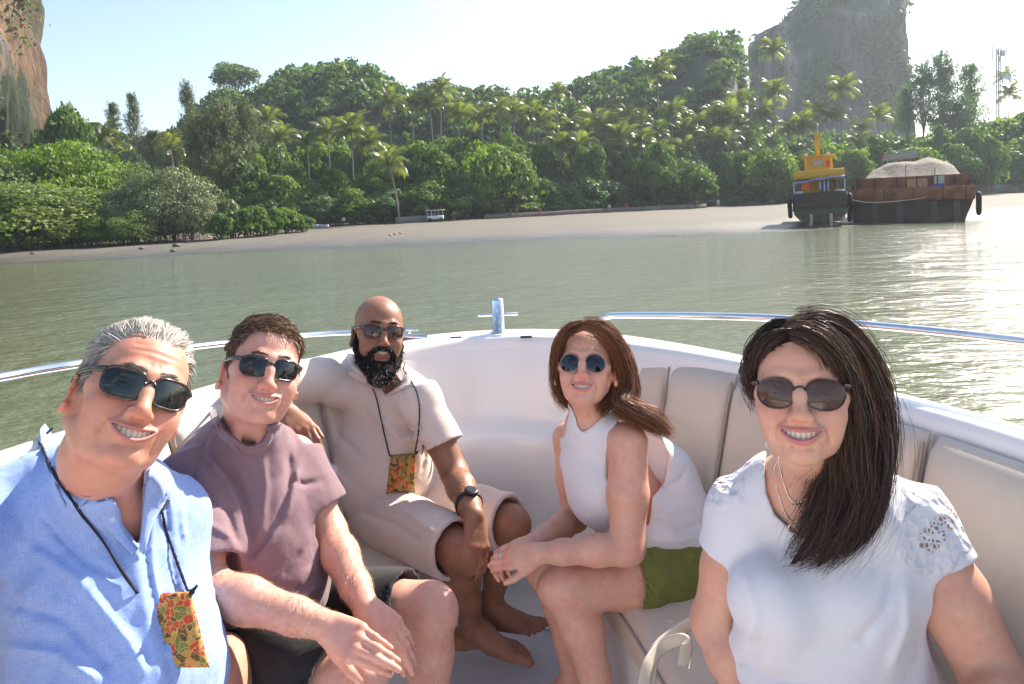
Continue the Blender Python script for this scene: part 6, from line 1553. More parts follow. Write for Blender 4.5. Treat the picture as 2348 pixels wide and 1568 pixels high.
HM3 = hand(s, WL, V(694, 990, 1.96) - WL, (.35, -.75, .55), side=-1, curl=((20, 30, 20), (28, 35, 20), (32, 38, 20), (36, 38, 20)), spread=5, thumb=(25, 10, 10, 20), k=1.0, marks=marks)
hand(s, WR, V(1096, 1250, 2.02) - WR, (.55, -.8, .2), side=-1, curl=((18, 20, 15), (20, 22, 15), (22, 24, 15), (24, 26, 15)), spread=3, thumb=(20, 8, 8, 15), k=1.0, marks=marks)
HA, KA, AA = V(885, 1190, 2.36), V(1056, 1262, 2.06), V(1082, 1440, 2.20)
HB, KB, AB = V(985, 1160, 2.48), V(1172, 1200, 2.26), V(1122, 1395, 2.30)
leg(s, HA, KA, AA, (.09, .078, .058, .056, .034), front=(.5, -.8, 0)); leg(s, HB, KB, AB, (.09, .078, .058, .055, .034), front=(.6, -.7, 0))
foot(s, AA, (.93, -.36, 0), side=1, marks=marks, k=1.12); foot(s, AB, (.97, -.22, 0), side=-1, marks=marks, k=1.02)
P3 = person('m3', s, h, .0031, 'bald man with full dark beard in pale pink shirt and shorts, barefoot', (.30, .145, .085), marks, lipc=(.33, .12, .10), red=.5)
teeth_for(h, P3, TEETH)
ER3, WR3, KA3, AA3 = ER, WR, KA, AA
PEOPLE['m3']['zones'] = [(V(680, 970, 1.98), .13), (V(1092, 1220, 2.04), .13), (AA + (.08, -.04, -.04), .16), (AB + (.08, -.02, -.04), .15)]
PINK = cloth_mat('pale_pink_knit', (.70, .575, .51), weave=1400, wb=.3, var=.04, rib=58)
s = Sculpt(); s.frame(ID)
s.line([V(860, 955, 2.49), V(850, 1030, 2.47), V(860, 1100, 2.46), V(868, 1150, 2.48)], [.12, .150, .155, .150], k=0, kk=.06)
s.line([V(800, 940, 2.52), V(800, 1100, 2.52)], [.09, .10], k=.05); s.line([V(910, 960, 2.42), V(925, 1090, 2.42)], [.10, .105], k=.05)
wrap(s, T3, .009, [V(878, 860, 2.43), V(870, 960, 2.46), V(865, 1150, 2.48)], [.11, .20, .22])
s.line([SL, V(800, 880, 2.48), V(868, 890, 2.50), V(925, 890, 2.42), SR], [.064, .064, .058, .060, .062], k=.05, kk=.03)
s.cyl(SL, SL + (EL - SL) * .70, .068, .076, k=.04); s.cyl(SR, SR + (ER - SR) * .64, .062, .074, k=.04)
for pts, w, a in [([(880, 890 + 60), (930, 985), (985, 975)], .010, .006), ([(850, 940), (920, 1010), (980, 1000)], .010, -.006), ([(720, 900), (760, 980), (840, 1060)], .012, .005), ([(690, 930), (730, 1040), (800, 1120)], .012, -.005), ([(960, 1000), (975, 1040), (965, 1090)], .008, .006), ([(975, 1060), (940, 1100), (880, 1130)], .008, .005)]:
    crease(s, pts, w, a, 2.15, 2.55)
lo, hi = (-1.2, 1.9, 1.8), (.3, 2.9, 2.9)
wob(s, lo, hi, .004, (8, 8, 6), 23, rot(0, -25, 0))
for S_, E_, r in ((SL, EL, .056), (SR, ER, .054)):
    s.frame(ID); s.cap(S_ + (E_ - S_) * .60, S_ + (E_ - S_) * .95, r + .006, r + .016, k=.002, sub=True)
pxcut(s, [(783, 730), (796, 796), (813, 813), (826, 837), (842, 855), (861, 877), (883, 905), (902, 893), (917, 883), (924, 863), (922, 840), (937, 789), (943, 730)], 1.9, 2.8)
S3 = s
garment('polo_shirt', s, PINK, P3, .0057)
PINK2 = cloth_mat('pale_pink_cotton', (.71, .58, .51), weave=1400, wb=.25, var=.04)
s = Sculpt(); s.frame(ID)
s.line([V(868, 1150, 2.48), V(862, 1190, 2.50)], [.155, .150], k=0)
for H_, K_, e in ((HA, KA, .96), (HB, KB, .98)): s.cyl(H_, H_ + (K_ - H_) * e, .108, .094, k=.05)
wob(s, (-.9, 1.7, 1.6), (.5, 2.9, 2.5), .004, (9, 9, 12), 34)
crease(s, [(850, 1150), (930, 1170), (1010, 1230)], .012, -.006, 1.9, 2.6); crease(s, [(820, 1170), (900, 1200), (980, 1250)], .010, .005, 1.9, 2.6)
for H_, K_, e in ((HA, KA, .96), (HB, KB, .98)):
    b = H_ + (K_ - H_) * e; ax = unit(K_ - H_)
    s.cap(b - ax * .06, b + ax * .05, .070, .082, k=.002, sub=True)
garment('shorts', s, PINK2, P3, .0072)

# ======= woman in the white sleeveless top
F4 = Frame(V(1342, 841, 1.995), rot(-22.5, .9, -11.2), .972)
marks = []
s = Sculpt(); f = F4
h = head_ops(s, f, jaw=.88, full=.96, chin=.85, nose=.95, openh=.0090, lipr=.0040, lipw=.0315, brow=.6)
N = V(1352, 985, 2.04)
s.frame(f); s.cap((0, .028, -.050), (0, .036, -.085), .042, .042, k=.015)
s.frame(ID); s.line([f.w((0, .040, -.075)), N], [.043, .053], k=.025)
C = V(1395, 1085, 2.03); Pv = V(1560, 1290, 2.10)
s.line([N, C, Pv], [.055, .095, .12], k=.05, kk=.05)
SN, SF = V(1440, 1015, 1.92), V(1303, 1005, 2.16)
s.line([SN, N, SF], [.043, .046, .042], k=.045, kk=.03)
EN, WN = V(1438, 1258, 1.84), V(1238, 1268, 1.80)
EF, WF = V(1318, 1190, 2.12), V(1228, 1240, 1.90)
T4 = snap(s)
arm(s, SN, EN, WN, (.050, .053, .042, .038, .025)); arm(s, SF, EF, WF, (.045, .044, .036, .035, .024))
HW4 = hand(s, WN, V(1165, 1275, 1.80) - WN, (-.30, -.72, .60), side=-1, curl=((25, 40, 25), (25, 42, 25), (25, 42, 25), (25, 42, 25)), spread=4, thumb=(35, 10, 10, 10), k=.90, marks=marks)
hand(s, WF, V(1160, 1268, 1.86) - WF, (-.35, -.2, .9), side=1, curl=((30, 45, 30), (30, 48, 30), (30, 48, 30), (30, 45, 30)), spread=4, thumb=(30, 10, 10, 5), k=.90, marks=marks)
HN, KN = V(1590, 1320, 2.00), V(1290, 1345, 1.84)
HF, KF = V(1560, 1260, 2.24), V(1262, 1315, 2.06)
AN = V(1400, 1700, 1.84); AN[2] = FLOOR + .08; AF = V(1320, 1620, 2.02); AF[2] = FLOOR + .08
leg(s, HN, KN, AN, (.088, .074, .056, .055, .032), front=(-1, -.2, 0)); leg(s, HF, KF, AF, (.086, .070, .054, .052, .031), front=(-1, -.2, 0))
foot(s, AN, (-.9, -.4, 0), side=-1, k=.92); foot(s, AF, (-.95, -.2, 0), side=1, k=.92)
P4 = person('w4', s, h, .0028, 'auburn-haired woman in white sleeveless top and olive shorts leaning forward', (.66, .37, .27), marks, lipc=(.58, .24, .23), red=.75, freck=.35)
teeth_for(h, P4, TEETH)
PEOPLE['w4']['zones'] = [(V(1165, 1280, 1.82), .125)]
WHITE = cloth_mat('white_cotton', (.78, .77, .80), weave=1200, wb=.3, var=.02, trans=.08)
s = Sculpt(); s.frame(ID)
s.line([V(1372, 1040, 2.05), V(1400, 1100, 2.03), V(1480, 1200, 2.05), V(1565, 1262, 2.10)], [.085, .112, .120, .135], k=0, kk=.05)
s.line([V(1330, 1050, 2.06), V(1370, 1150, 2.0)], [.050, .055], k=.06)
s.line([V(1432, 992, 1.96), V(1352, 975, 2.06), V(1312, 985, 2.13)], [.052, .052, .046], k=.04, kk=.03)
s.line([V(1540, 1080, 2.06), V(1590, 1190, 2.06)], [.055, .07], k=.07)
wrap(s, T4, .007, [V(1350, 945, 2.03), V(1400, 1060, 2.04), V(1560, 1270, 2.10)], [.10, .15, .2])
s.line([V(1470, 1010, 2.05), V(1540, 1090, 2.08)], [.055, .06], k=.05)
for pts, w, a in [([(1470, 1150), (1530, 1170), (1600, 1160)], .010, -.005), ([(1480, 1190), (1560, 1215), (1615, 1200)], .010, .006), ([(1500, 1130), (1560, 1100), (1580, 1060)], .008, .004), ([(1340, 1040), (1360, 1100), (1385, 1150)], .007, -.003), ([(1480, 1235), (1560, 1240), (1600, 1230)], .008, -.005)]:
    crease(s, pts, w, a, 1.8, 2.1)
wob(s, (0, 1.5, 1.7), (1.0, 2.5, 2.8), .0050, (9, 9, 8), 43, rot(0, 30, 0))
pxcut(s, [(1279, 884), (1310, 935), (1317, 949), (1324, 974), (1334, 989), (1346, 985), (1369, 966), (1391, 947), (1414, 935), (1481, 884)], 1.6, 2.4)
pxcut(s, [(1422, 957), (1401, 991), (1390, 1036), (1391, 1092), (1414, 1204), (1487, 1204), (1495, 1137), (1503, 1131), (1523, 1103), (1532, 1047), (1515, 1008), (1481, 963), (1447, 947)], 1.5, 2.03)
pxcut(s, [(1240, 915), (1308, 938), (1301, 962), (1294, 1002), (1256, 1002)], 1.5, 2.5)
S4 = s
garment('sleeveless_top', s, WHITE, P4, .0053)
OLIVE = cloth_mat('olive_linen', (.155, .165, .038), weave=1300, wb=.3, var=.06)
s = Sculpt(); s.frame(ID)
s.line([V(1565, 1285, 2.11), V(1585, 1330, 2.12)], [.145, .14], k=0)
for H_, K_, e in ((HN, KN, .56), (HF, KF, .62)): s.cyl(H_, H_ + (K_ - H_) * e, .112, .100, k=.05)
wob(s, (0, 1.4, 1.6), (1.0, 2.6, 2.5), .012, (10, 14, 12), 44)
for pts, w, a in [([(1475, 1250), (1500, 1290), (1560, 1310)], .006, .006), ([(1490, 1245), (1530, 1275), (1590, 1280)], .006, -.006), ([(1500, 1330), (1560, 1350), (1590, 1350)], .007, .005)]: crease(s, pts, w, a, 1.7, 2.1)
for H_, K_, e in ((HN, KN, .53), (HF, KF, .60)):
    b = H_ + (K_ - H_) * e; ax = unit(K_ - H_)
    s.cap(b - ax * .06, b + ax * .05, .080, .094, k=.002, sub=True)
garment('shorts', s, OLIVE, P4, .0065)

# ======= woman in the lace-sleeved top (near right)
F5 = Frame(V(1839, 896, 1.20), rot(-14.5, -1.0, -23.5), .972)
marks = []
s = Sculpt(); f = F5
h = head_ops(s, f, jaw=.93, full=1.02, chin=.92, nose=.97, ears=False, openh=.0100, lipr=.0044, lipw=.0330, brow=.6, cheek=1.1)
N = V(1850, 1130, 1.30)
s.frame(f); s.cap((0, .028, -.050), (0, .034, -.090), .045, .047, k=.015)
s.frame(ID); s.line([f.w((0, .036, -.080)), N], [.048, .060], k=.03)
C = V(1880, 1300, 1.33); B = V(1890, 1560, 1.30); Pv = V(1900, 1800, 1.36); Pv[2] = SEAT + .12
s.line([N, C, B, Pv], [.06, .12, .13, .14], k=.05, kk=.05)
SL, SR = V(1705, 1170, 1.34), V(2085, 1195, 1.30)
s.line([SL, V(1780, 1130, 1.31), N, V(1960, 1140, 1.30), SR], [.046, .045, .050, .048, .050], k=.045, kk=.03)
for x, Y in ((1775, 1.24), (1960, 1.23)): s.ell(V(x, 1370, Y), (.065, .06, .065), k=.05)
EL, WL = V(1640, 1425, 1.36), V(1760, 1680, 1.22)
ER, WR = V(2280, 1560, 1.20), V(2330, 1800, .98)
T5 = snap(s)
arm(s, SL, EL, WL, (.050, .050, .044, .044, .028)); arm(s, SR, ER, WR, (.060, .062, .050, .046, .029))
hand(s, WL, (.3, -.6, -.6), (-.3, -.4, .8), side=-1, k=.9); hand(s, WR, (-.3, -.8, -.3), (.3, -.3, .8), side=1, k=.9)
for dx, dy in ((.06, -.02), (-.10, .04)):
    H = Pv + (dx, dy, -.02); K = H + (-.14, -.40, .03); A = np.array([K[0] - .02, K[1] - .04, FLOOR + .075])
    leg(s, H, K, A); foot(s, A, (-.4, -.9, 0), k=.92)
P5 = person('w5', s, h, .0023, 'dark-haired woman in white top with lace cap sleeves, nearest at the right', (.65, .365, .262), marks, lipc=(.56, .20, .20), red=.65, freck=.12)
teeth_for(h, P5, TEETH)
SLUB = cloth_mat('white_slub', (.76, .75, .79), weave=900, wb=.4, var=.02, slub=.12, slubcol=(.60, .60, .70), trans=.08)
nt = SLUB.node_tree; b = nt.nodes['Principled BSDF']; src = b.inputs['Base Color'].links[0].from_socket
at = nt.nodes.new('ShaderNodeAttribute'); at.attribute_name = 'tint'; vo = nt.nodes.new('ShaderNodeTexVoronoi'); vo.feature = 'DISTANCE_TO_EDGE'; vo.inputs['Scale'].default_value = 120
t = nt.nodes.new('ShaderNodeTexCoord'); nt.links.new(t.outputs['Object'], vo.inputs['Vector']); hr = ramp(nt, vo.outputs['Distance'], [(.16, (0, 0, 0)), (.24, (1, 1, 1))])
mu = nt.nodes.new('ShaderNodeMath'); mu.operation = 'MULTIPLY'; sc_ = nt.nodes.new('ShaderNodeSeparateColor'); nt.links.new(at.outputs['Color'], sc_.inputs[0]); nt.links.new(hr.outputs[0], mu.inputs[0]); nt.links.new(sc_.outputs[0], mu.inputs[1])
mx = nt.nodes.new('ShaderNodeMix'); mx.data_type = 'RGBA'; mx.inputs[7].default_value = (.40, .22, .17, 1); nt.links.new(mu.outputs[0], mx.inputs[0]); nt.links.new(src, mx.inputs[6]); nt.links.new(mx.outputs[2], b.inputs['Base Color'])
iv = nt.nodes.new('ShaderNodeMath'); iv.operation = 'SUBTRACT'; iv.inputs[0].default_value = 1; nt.links.new(mu.outputs[0], iv.inputs[1]); bump(nt, b, iv.outputs[0], .8, .003)
v2_ = nt.nodes.new('ShaderNodeTexVoronoi'); v2_.inputs['Scale'].default_value = 55; nt.links.new(t.outputs['Object'], v2_.inputs['Vector']); mv = nt.nodes.new('ShaderNodeMath'); mv.operation = 'MULTIPLY'; nt.links.new(v2_.outputs['Distance'], mv.inputs[0]); nt.links.new(sc_.outputs[1], mv.inputs[1]); bump(nt, b, mv.outputs[0], 1.0, .008)
def lace(v):
    """red: open crochet; green: raised crochet round it"""
    px, d = pix(v); c = np.zeros((len(v), 3))
    for pts, w, ww in (([(2148, 1100), (2215, 1120), (2190, 1165), (2165, 1200), (2130, 1240)], 26, 85), ([(1672, 1052), (1655, 1075), (1652, 1115)], 15, 55)):
        q = poly_dist(px, [np.array(a_, float) for a_ in pts]); c[:, 0] = np.maximum(c[:, 0], np.clip((w - q + 9 * noise3(v, 90)) / 6, 0, 1)); c[:, 1] = np.maximum(c[:, 1], np.clip((ww - q) / 12, 0, 1))
    return c
s = Sculpt(); s.frame(ID)
s.line([V(1870, 1230, 1.35), V(1885, 1330, 1.34), V(1890, 1480, 1.30), V(1900, 1620, 1.32), Pv], [.105, .135, .130, .150, .165], k=0, kk=.06)
for x, Y in ((1775, 1.245), (1965, 1.235)): s.ell(V(x, 1372, Y), (.078, .072, .076), k=.06)
wrap(s, T5, .008, [V(1855, 1050, 1.32), V(1865, 1160, 1.31), V(1890, 1560, 1.32)], [.11, .22, .26]); s.cap(V(1985, 1200, 1.26), V(2060, 1330, 1.27), .06, .07, k=.05)
s.line([V(1775, 1500, 1.29), V(1790, 1640, 1.28)], [.08, .10], k=.06); s.line([V(2010, 1480, 1.30), V(2030, 1640, 1.30)], [.09, .12], k=.06)
s.line([SL, V(1780, 1125, 1.33), V(1850, 1120, 1.36), V(1960, 1130, 1.33), SR], [.056, .053, .050, .056, .060], k=.045, kk=.03)
for S_, E_, r, e in ((SL, EL, .060, .36), (SR, ER, .070, .32)): s.cyl(S_, S_ + (E_ - S_) * e, r, r + .006, k=.03)
for pts, w, a in [([(1680, 1500), (1760, 1550), (1900, 1568)], .012, .004), ([(1700, 1300), (1730, 1420), (1700, 1480)], .012, -.003), ([(2050, 1290), (2030, 1400), (1960, 1480)], .012, .005), ([(2080, 1330), (2080, 1440), (2040, 1540)], .010, -.005), ([(1990, 1130), (2010, 1230), (2000, 1330)], .008, .003)]:
    crease(s, pts, w, a, 1.0, 1.4)
wob(s, (0, .8, 1.8), (1.2, 1.8, 2.8), .0045, (12, 9, 7), 53, rot(0, 20, 0))
pxcut(s, [(1700, 950), (1760, 1015), (1752, 1075), (1757, 1130), (1776, 1178), (1816, 1214), (1862, 1240), (1920, 1255), (1955, 1230), (1965, 1150), (1985, 1050), (2010, 950)], 1.0, 1.7)
for S_, E_, r, e in ((SL, EL, .052, .34), (SR, ER, .064, .30)):
    s.frame(ID); a = S_ + (E_ - S_) * .26; b = S_ + (E_ - S_) * .8; q = S_ + (E_ - S_) * e; ax = unit(E_ - S_)
    s.cap(a, b, r, r + .012, k=.002, sub=True)
S5 = s
garment('lace_sleeved_top', s, SLUB, P5, .0045, tintf=lace)
# ------------------------------------------------------------------ hair, beards, glasses and what people wear
def onto(s, P, it=5):
    P = np.array(P, np.float32)
    for _ in range(it):
        d = s.field(P[:, None], .004)[:, 0]
        g = np.stack([s.field((P + e)[:, None], .004)[:, 0] - s.field((P - e)[:, None], .004)[:, 0] for e in np.eye(3, dtype=np.float32) * .001], 1)
        g /= np.linalg.norm(g, axis=1, keepdims=True) + 1e-9; P = P - g * np.clip(d, -.03, .03)[:, None]
    return P, g
def hmask(q, front=.078, temple=.072, burn=-.012, recess=0.0, nape=-.06):
    ys = [-.13, -.085, -.060, -.048, -.036, -.012, -.004, .026, .034, .060, .15]
    zs = [front, front, temple, .045, burn, burn, .020, .020, -.030, nape, nape]
    zh = np.interp(q[..., 1], ys, zs) + recess * gauss(np.abs(q[..., 0]) - .040, .016) * (q[..., 1] < -.03)
    return q[..., 2] - zh
def curls(root, dirs, nrm_, L, n=6, lift=.3, grav=0.0, wav=.0, seed=0, bend=.35):
    """grow strands: root (k,3), dirs comb directions, nrm_ outwards"""
    k = len(root); P = [root]; p = root.copy(); L = np.broadcast_to(L, (k,))[:, None]
    t = dirs - nrm_ * (dirs * nrm_).sum(1, keepdims=True); t /= np.linalg.norm(t, axis=1, keepdims=True) + 1e-9
    v = t + nrm_ * lift; v /= np.linalg.norm(v, axis=1, keepdims=True)
    for i in range(n - 1):
        a = (i + 1) / n
        w = v * 1.0 - nrm_ * bend * a * lift * 2 + np.array([0, 0, -grav]) * a
        if wav: w = w + wav * np.stack([noise3(p, 90, seed + j) for j in range(3)], 1)
        w /= np.linalg.norm(w, axis=1, keepdims=True); p = p + w * L / (n - 1); P.append(p)
    return np.stack(P, 1)
def follow(root, f, dirs, L, n=8, off=.010, seed=0, jit=.10, c=(0, .018, .036), r=(.0745, .095, .082)):
    """strands combed close over the skull; dirs in head coordinates"""
    c = np.array(c); r = np.array(r); q = f.l(root); g = np.random.default_rng(seed); k = len(q); L = np.broadcast_to(L, (k,))[:, None]
    d = dirs + g.normal(size=q.shape) * jit; o = off * (.6 + .8 * g.random((k, 1))); P = []
    for i in range(n):
        e = q - c; k0 = np.sqrt(((e / r) ** 2).sum(1, keepdims=True)); nn = e / (r * r); nn /= np.linalg.norm(nn, axis=1, keepdims=True)
        low = np.clip((-.02 - q[:, 2:]) / .03, 0, 1)
        tgt = c + e / k0 + nn * o * min(1, i / 2 + .2); q = q * low + tgt * (1 - low); P.append(q.copy())
        t = d - nn * (d * nn).sum(1, keepdims=True) * (1 - low); t /= np.linalg.norm(t, axis=1, keepdims=True) + 1e-9; q = q + t * L / (n - 1)
        d = d * .8 + np.array([0, .1, -1.0]) * .2
    return f.w(np.stack(P, 1))
def lock_strands(lock, rad, n, m=18, frizz=.004, seed=0, spreadtip=1.6, wave=.004, lenvar=.15):
    C = cr(lock, m); r = np.interp(np.linspace(0, len(rad) - 1, m), np.arange(len(rad)), rad)
    T = np.gradient(C, axis=0); T /= np.linalg.norm(T, axis=1, keepdims=True)
    A = np.cross(T, (0.2, 1, .1)); A /= np.linalg.norm(A, axis=1, keepdims=True); B = np.cross(T, A)
    g = np.random.default_rng(seed); th = g.random(n) * 2 * np.pi; q = np.sqrt(g.random(n) * .5 + .5)
    th = th[:, None] + g.normal(size=(n, 1)) * .8 * np.linspace(0, 1, m)[None]
    rr = q[:, None] * r[None] * (1 + (spreadtip - 1) * np.linspace(0, 1, m)[None] ** 3)
    P = C[None] + rr[..., None] * (np.cos(th)[..., None] * A + np.sin(th)[..., None] * B)
    ph = g.random((n, 1, 3)) * 6; tt = np.linspace(0, 1, m)[None, :, None]
    P = P + wave * np.sin(tt * (6 + 5 * g.random((n, 1, 1))) + ph) * tt ** .5 + g.normal(size=(n, 1, 3)) * frizz * tt
    # differing lengths
    e = 1 - lenvar * g.random((n, 1)); ti = np.linspace(0, 1, m)[None] * e * (m - 1); i = np.minimum(ti.astype(int), m - 2); f = (ti - i)[..., None]
    k = np.arange(n)[:, None]; P = P[k, i] * (1 - f) + P[k, i + 1] * f
    return P
def hair_obj(name, parent, mat, strand_sets, vol=None, volcol=None, volh=.004):
    """strand_sets: list of (paths, width, colours (n,3))"""
    Vs, Fs, Cs, o = [], [], [], 0
    for P, w, c in strand_sets:
        v, f = strands(P.astype(float), w); Vs.append(v); Fs.append(f + o); o += len(v)
        Cs.append(np.repeat(c, P.shape[1] * 2, 0))
    if vol is not None:
        v, f = vol.mesh(volh, relax=2); Vs.append(v); Fs.append(f + o)
        Cs.append(np.repeat(np.array([volcol]), len(v), 0) * (1 + .25 * noise3(v * (1, 1, .3), 300)[:, None]))
    nv_ = len(Fs[-1]) if vol is not None else 0; F_ = np.concatenate(Fs); mi = np.zeros(len(F_), int); mi[len(F_) - nv_:] = 1
    return mesh_np(name, np.concatenate(Vs), F_, mat, parent, col=np.clip(np.concatenate(Cs), 0, 1), mats=[mat, HAIR_UNDER], mi=mi)
def hcol(n, a, b, p=1.0, seed=0):
    t = np.random.default_rng(seed).random((n, 1)) ** p; return np.array(a) * (1 - t) + np.array(b) * t
HAIR = hair_mat('hair', .42, .28); HAIR_UNDER = hair_mat('hair_under', .9, .08); HAIR_UNDER.node_tree.nodes['Principled BSDF'].inputs['Sheen Weight'].default_value = 0
def scalp(key, n, mk, seed=0, zmin=-1):
    d = PEOPLE[key]; f = d['f']; g = np.random.default_rng(seed); u = g.normal(size=(n * 4, 3)); u /= np.linalg.norm(u, axis=1, keepdims=True)
    q = np.array([0, .018, .036]) + u * np.array([.0745, .095, .082]); q = q[mk(q) > g.random(len(q)) * .006 - .001][:n]
    d['s'].prep(); P, N_ = onto(d['s'], f.w(q)); q = f.l(P); ok = (mk(q) > -.002) & (q[:, 2] > zmin)
    return P[ok], N_[ok], q[ok], f
def cap_volume(f, mk, thick, wavef=60, wava=.002):
    s = Sculpt(); s.frame(f)
    def fn(p):
        c = p - (0, .018, .036); r = np.array([.0745, .095, .082]); k0 = np.sqrt(((c / r) ** 2).sum(-1)); k1 = np.sqrt(((c / (r * r)) ** 2).sum(-1)) + 1e-9
        d = k0 * (k0 - 1) / k1; m = np.clip(mk(p) / .016, 0, 1)
        th = thick(p) if callable(thick) else thick
        return d - (-.006 + (.006 + th) * m) + wava * noise3(p, wavef)
    s.func(fn, (-.12, -.13, -.09), (.12, .16, .17), k=0); return s
def brows(key, col, n=150, w=.0009):
    d = PEOPLE[key]; f = d['f']; g = np.random.default_rng(5); x = (.010 + .040 * g.random(n)) * np.where(g.random(n) < .5, -1, 1)
    q = np.stack([x, np.full(n, -.100), .0235 + .003 * np.sin((np.abs(x) - .01) / .04 * 3) + .003 * g.normal(size=n) * .7], 1)
    P, N_ = onto(d['s'], f.w(q)); dirs = np.stack([np.sign(x) * 1.0, np.zeros(n), .35 * np.ones(n)], 1)
    C = curls(P, f.d(dirs), N_, .008, 4, .25)
    return (C, w, hcol(n, np.array(col) * .7, col))
# --- grey hair, swept back
mk1 = lambda q: hmask(q, .070, .066, -.018, .010)
P, N_, q, f = scalp('m1', 6500, mk1, 1)
top = np.clip((q[:, 2] - .03) / .05, 0, 1)[:, None]
D = np.array([.25, .9, .15]) * top + np.array([0, .55, -.6]) * (1 - top); D = D + np.random.default_rng(2).normal(size=D.shape) * .18
front = np.clip((-q[:, 1] - .01) / .06, 0, 1)
C = curls(P, f.d(D), N_, .020 + .022 * top[:, 0] , 6, .45, wav=.25, seed=3, bend=.5)
gcol = hcol(len(P), (.20, .175, .15), (.62, .58, .52), 1.0, 4); gcol *= (.75 + .5 * front * top[:, 0])[:, None]
hair_obj('hair', P1, HAIR, [(C, .0016, gcol), brows('m1', (.30, .25, .2), 180, .0011)], cap_volume(f, mk1, lambda p: .004 + .007 * np.clip((p[..., 2] - .05) / .05, 0, 1)), (.36, .32, .27))
# --- short brown hair
mk2 = lambda q: hmask(q, .074, .068, -.020, .004)
P, N_, q, f = scalp('m2', 9500, mk2, 11)
top = np.clip((q[:, 2] - .045) / .035, 0, 1)[:, None]
D = np.array([.75, -.35, .35]) * top + np.array([0, .35, -.9]) * (1 - top); D = D + np.random.default_rng(3).normal(size=D.shape) * .28
C = curls(P, f.d(D), N_, .012 + .028 * top[:, 0], 6, .75, wav=.35, seed=7, bend=.6)
C[:, :, 2] += 0
bc = hcol(len(P), (.075, .040, .022), (.27, .155, .09), 1.2, 4)
hair_obj('hair', P2, HAIR, [(C, .0017, bc), brows('m2', (.09, .05, .03), 150)], cap_volume(f, mk2, lambda p: .002 + .011 * np.clip((p[..., 2] - .055) / .04, 0, 1), 75, .0035), (.075, .042, .026))
# --- full beard
f = F3; s = Sculpt(); s.frame(f)
for x in (-1, 1):
    s.line([(x * .070, -.010, -.015), (x * .066, -.018, -.055), (x * .052, -.045, -.095), (x * .022, -.076, -.125)], [.007, .016, .022, .024], k=.02)
    s.line([(x * .004, -.103, -.057), (x * .020, -.097, -.057), (x * .034, -.084, -.070), (x * .038, -.076, -.090)], [.0065, .008, .009, .012], k=.010)
s.ell((0, -.076, -.128), (.040, .030, .040), k=.02); s.ell((0, -.060, -.150), (.030, .024, .026), k=.02)
s.disp(lambda p: .0035 * noise3(p, 160) + .002 * noise3(p, 330), (-.1, -.14, -.2), (.1, .02, 0))
lw = PEOPLE['m3']['h']
s.line([(-.022, -.105, -.0735), (-.010, -.112, -.0765), (0, -.113, -.0775), (.010, -.112, -.0765), (.022, -.105, -.0735)], [.005, .0085, .0095, .0085, .005], k=.004, sub=True)
s.prep(); g = np.random.default_rng(9); n = 7000
q = np.stack([(g.random(n) - .5) * .17, -.14 + g.random(n) * .15, -.185 + g.random(n) * .18], 1)
pw = f.w(q); dd = np.abs(s.field(pw[:, None].astype(np.float32), .004)[:, 0]); P, N_ = onto(s, pw[dd < .012]); q = f.l(P)
mcut = (q[:, 2] > -.083) & (np.abs(q[:, 0]) < .024) & (q[:, 2] < -.062); P, N_, q = P[~mcut], N_[~mcut], q[~mcut]
C = curls(P - N_ * .002, f.d(np.stack([q[:, 0] * 4, np.full(len(q), -.15), np.full(len(q), -1.0)], 1) + g.normal(size=q.shape) * .5), N_, .013, 6, .6, wav=.9, seed=4)
tgrey = np.clip((-.085 - q[:, 2]) / .06, 0, 1) * gauss(q[:, 0], .04) * .8 + .12
col = np.where((g.random(len(q)) < tgrey)[:, None], hcol(len(q), (.20, .19, .18), (.55, .53, .50), 1, 3), hcol(len(q), (.008, .007, .007), (.03, .025, .022), 1, 5))
hair_obj('beard', P3, HAIR, [(C, .0012, col), brows('m3', (.012, .01, .009), 170, .0013)], s, (.016, .014, .014), .0035)
# --- auburn hair
Z4 = lambda x, y, Y: V((1150 + x / 1.633) * .9168, (750 + y / 1.633) * .9168, Y)
mk4 = lambda q: hmask(q, .072, .058, -.03, -.004, -.09) + np.where(q[..., 1] > -.03, .03, 0)
vol = cap_volume(F4, mk4, .008, 60, .001)
vol.frame(ID)
L4 = [([Z4(505, 96, 1.955), Z4(580, 112, 1.935), Z4(636, 185, 1.95), Z4(664, 280, 1.985), Z4(672, 360, 1.99), Z4(655, 425, 1.95), Z4(690, 455, 1.90), Z4(765, 480, 1.89), Z4(865, 552, 1.94)], [.008, .017, .020, .021, .022, .022, .020, .014, .003]),
      ([Z4(520, 100, 2.00), Z4(600, 130, 1.99), Z4(660, 220, 2.0), Z4(682, 320, 2.03), Z4(690, 400, 2.02), Z4(680, 440, 1.98), Z4(730, 465, 1.92), Z4(820, 530, 1.93)], [.012, .020, .022, .024, .024, .022, .018, .004]),
      ([Z4(600, 300, 2.03), Z4(620, 380, 1.99), Z4(590, 430, 1.95), Z4(575, 465, 1.93)], [.014, .018, .014, .003]),
      ([Z4(495, 95, 1.955), Z4(440, 118, 1.94), Z4(404, 180, 1.95), Z4(394, 270, 1.985), Z4(406, 360, 2.02), Z4(436, 438, 2.04)], [.008, .013, .013, .011, .012, .005]),
      ([Z4(470, 110, 2.0), Z4(415, 170, 2.0), Z4(400, 280, 2.04), Z4(420, 400, 2.07), Z4(446, 445, 2.06)], [.014, .016, .015, .014, .004])]
sets = []
for i, (l, r) in enumerate(L4):
    vol.line(l, [a * .88 for a in r], k=.012)
    n = 1100 if i < 2 else 500
    Pp = lock_strands(l, [a * 1.05 for a in r], n, 12, .006, i, 1.7, .007); c = hcol(n, (.070, .022, .009), (.42, .16, .055), 1.3, i); sets.append((Pp, .0014, c))
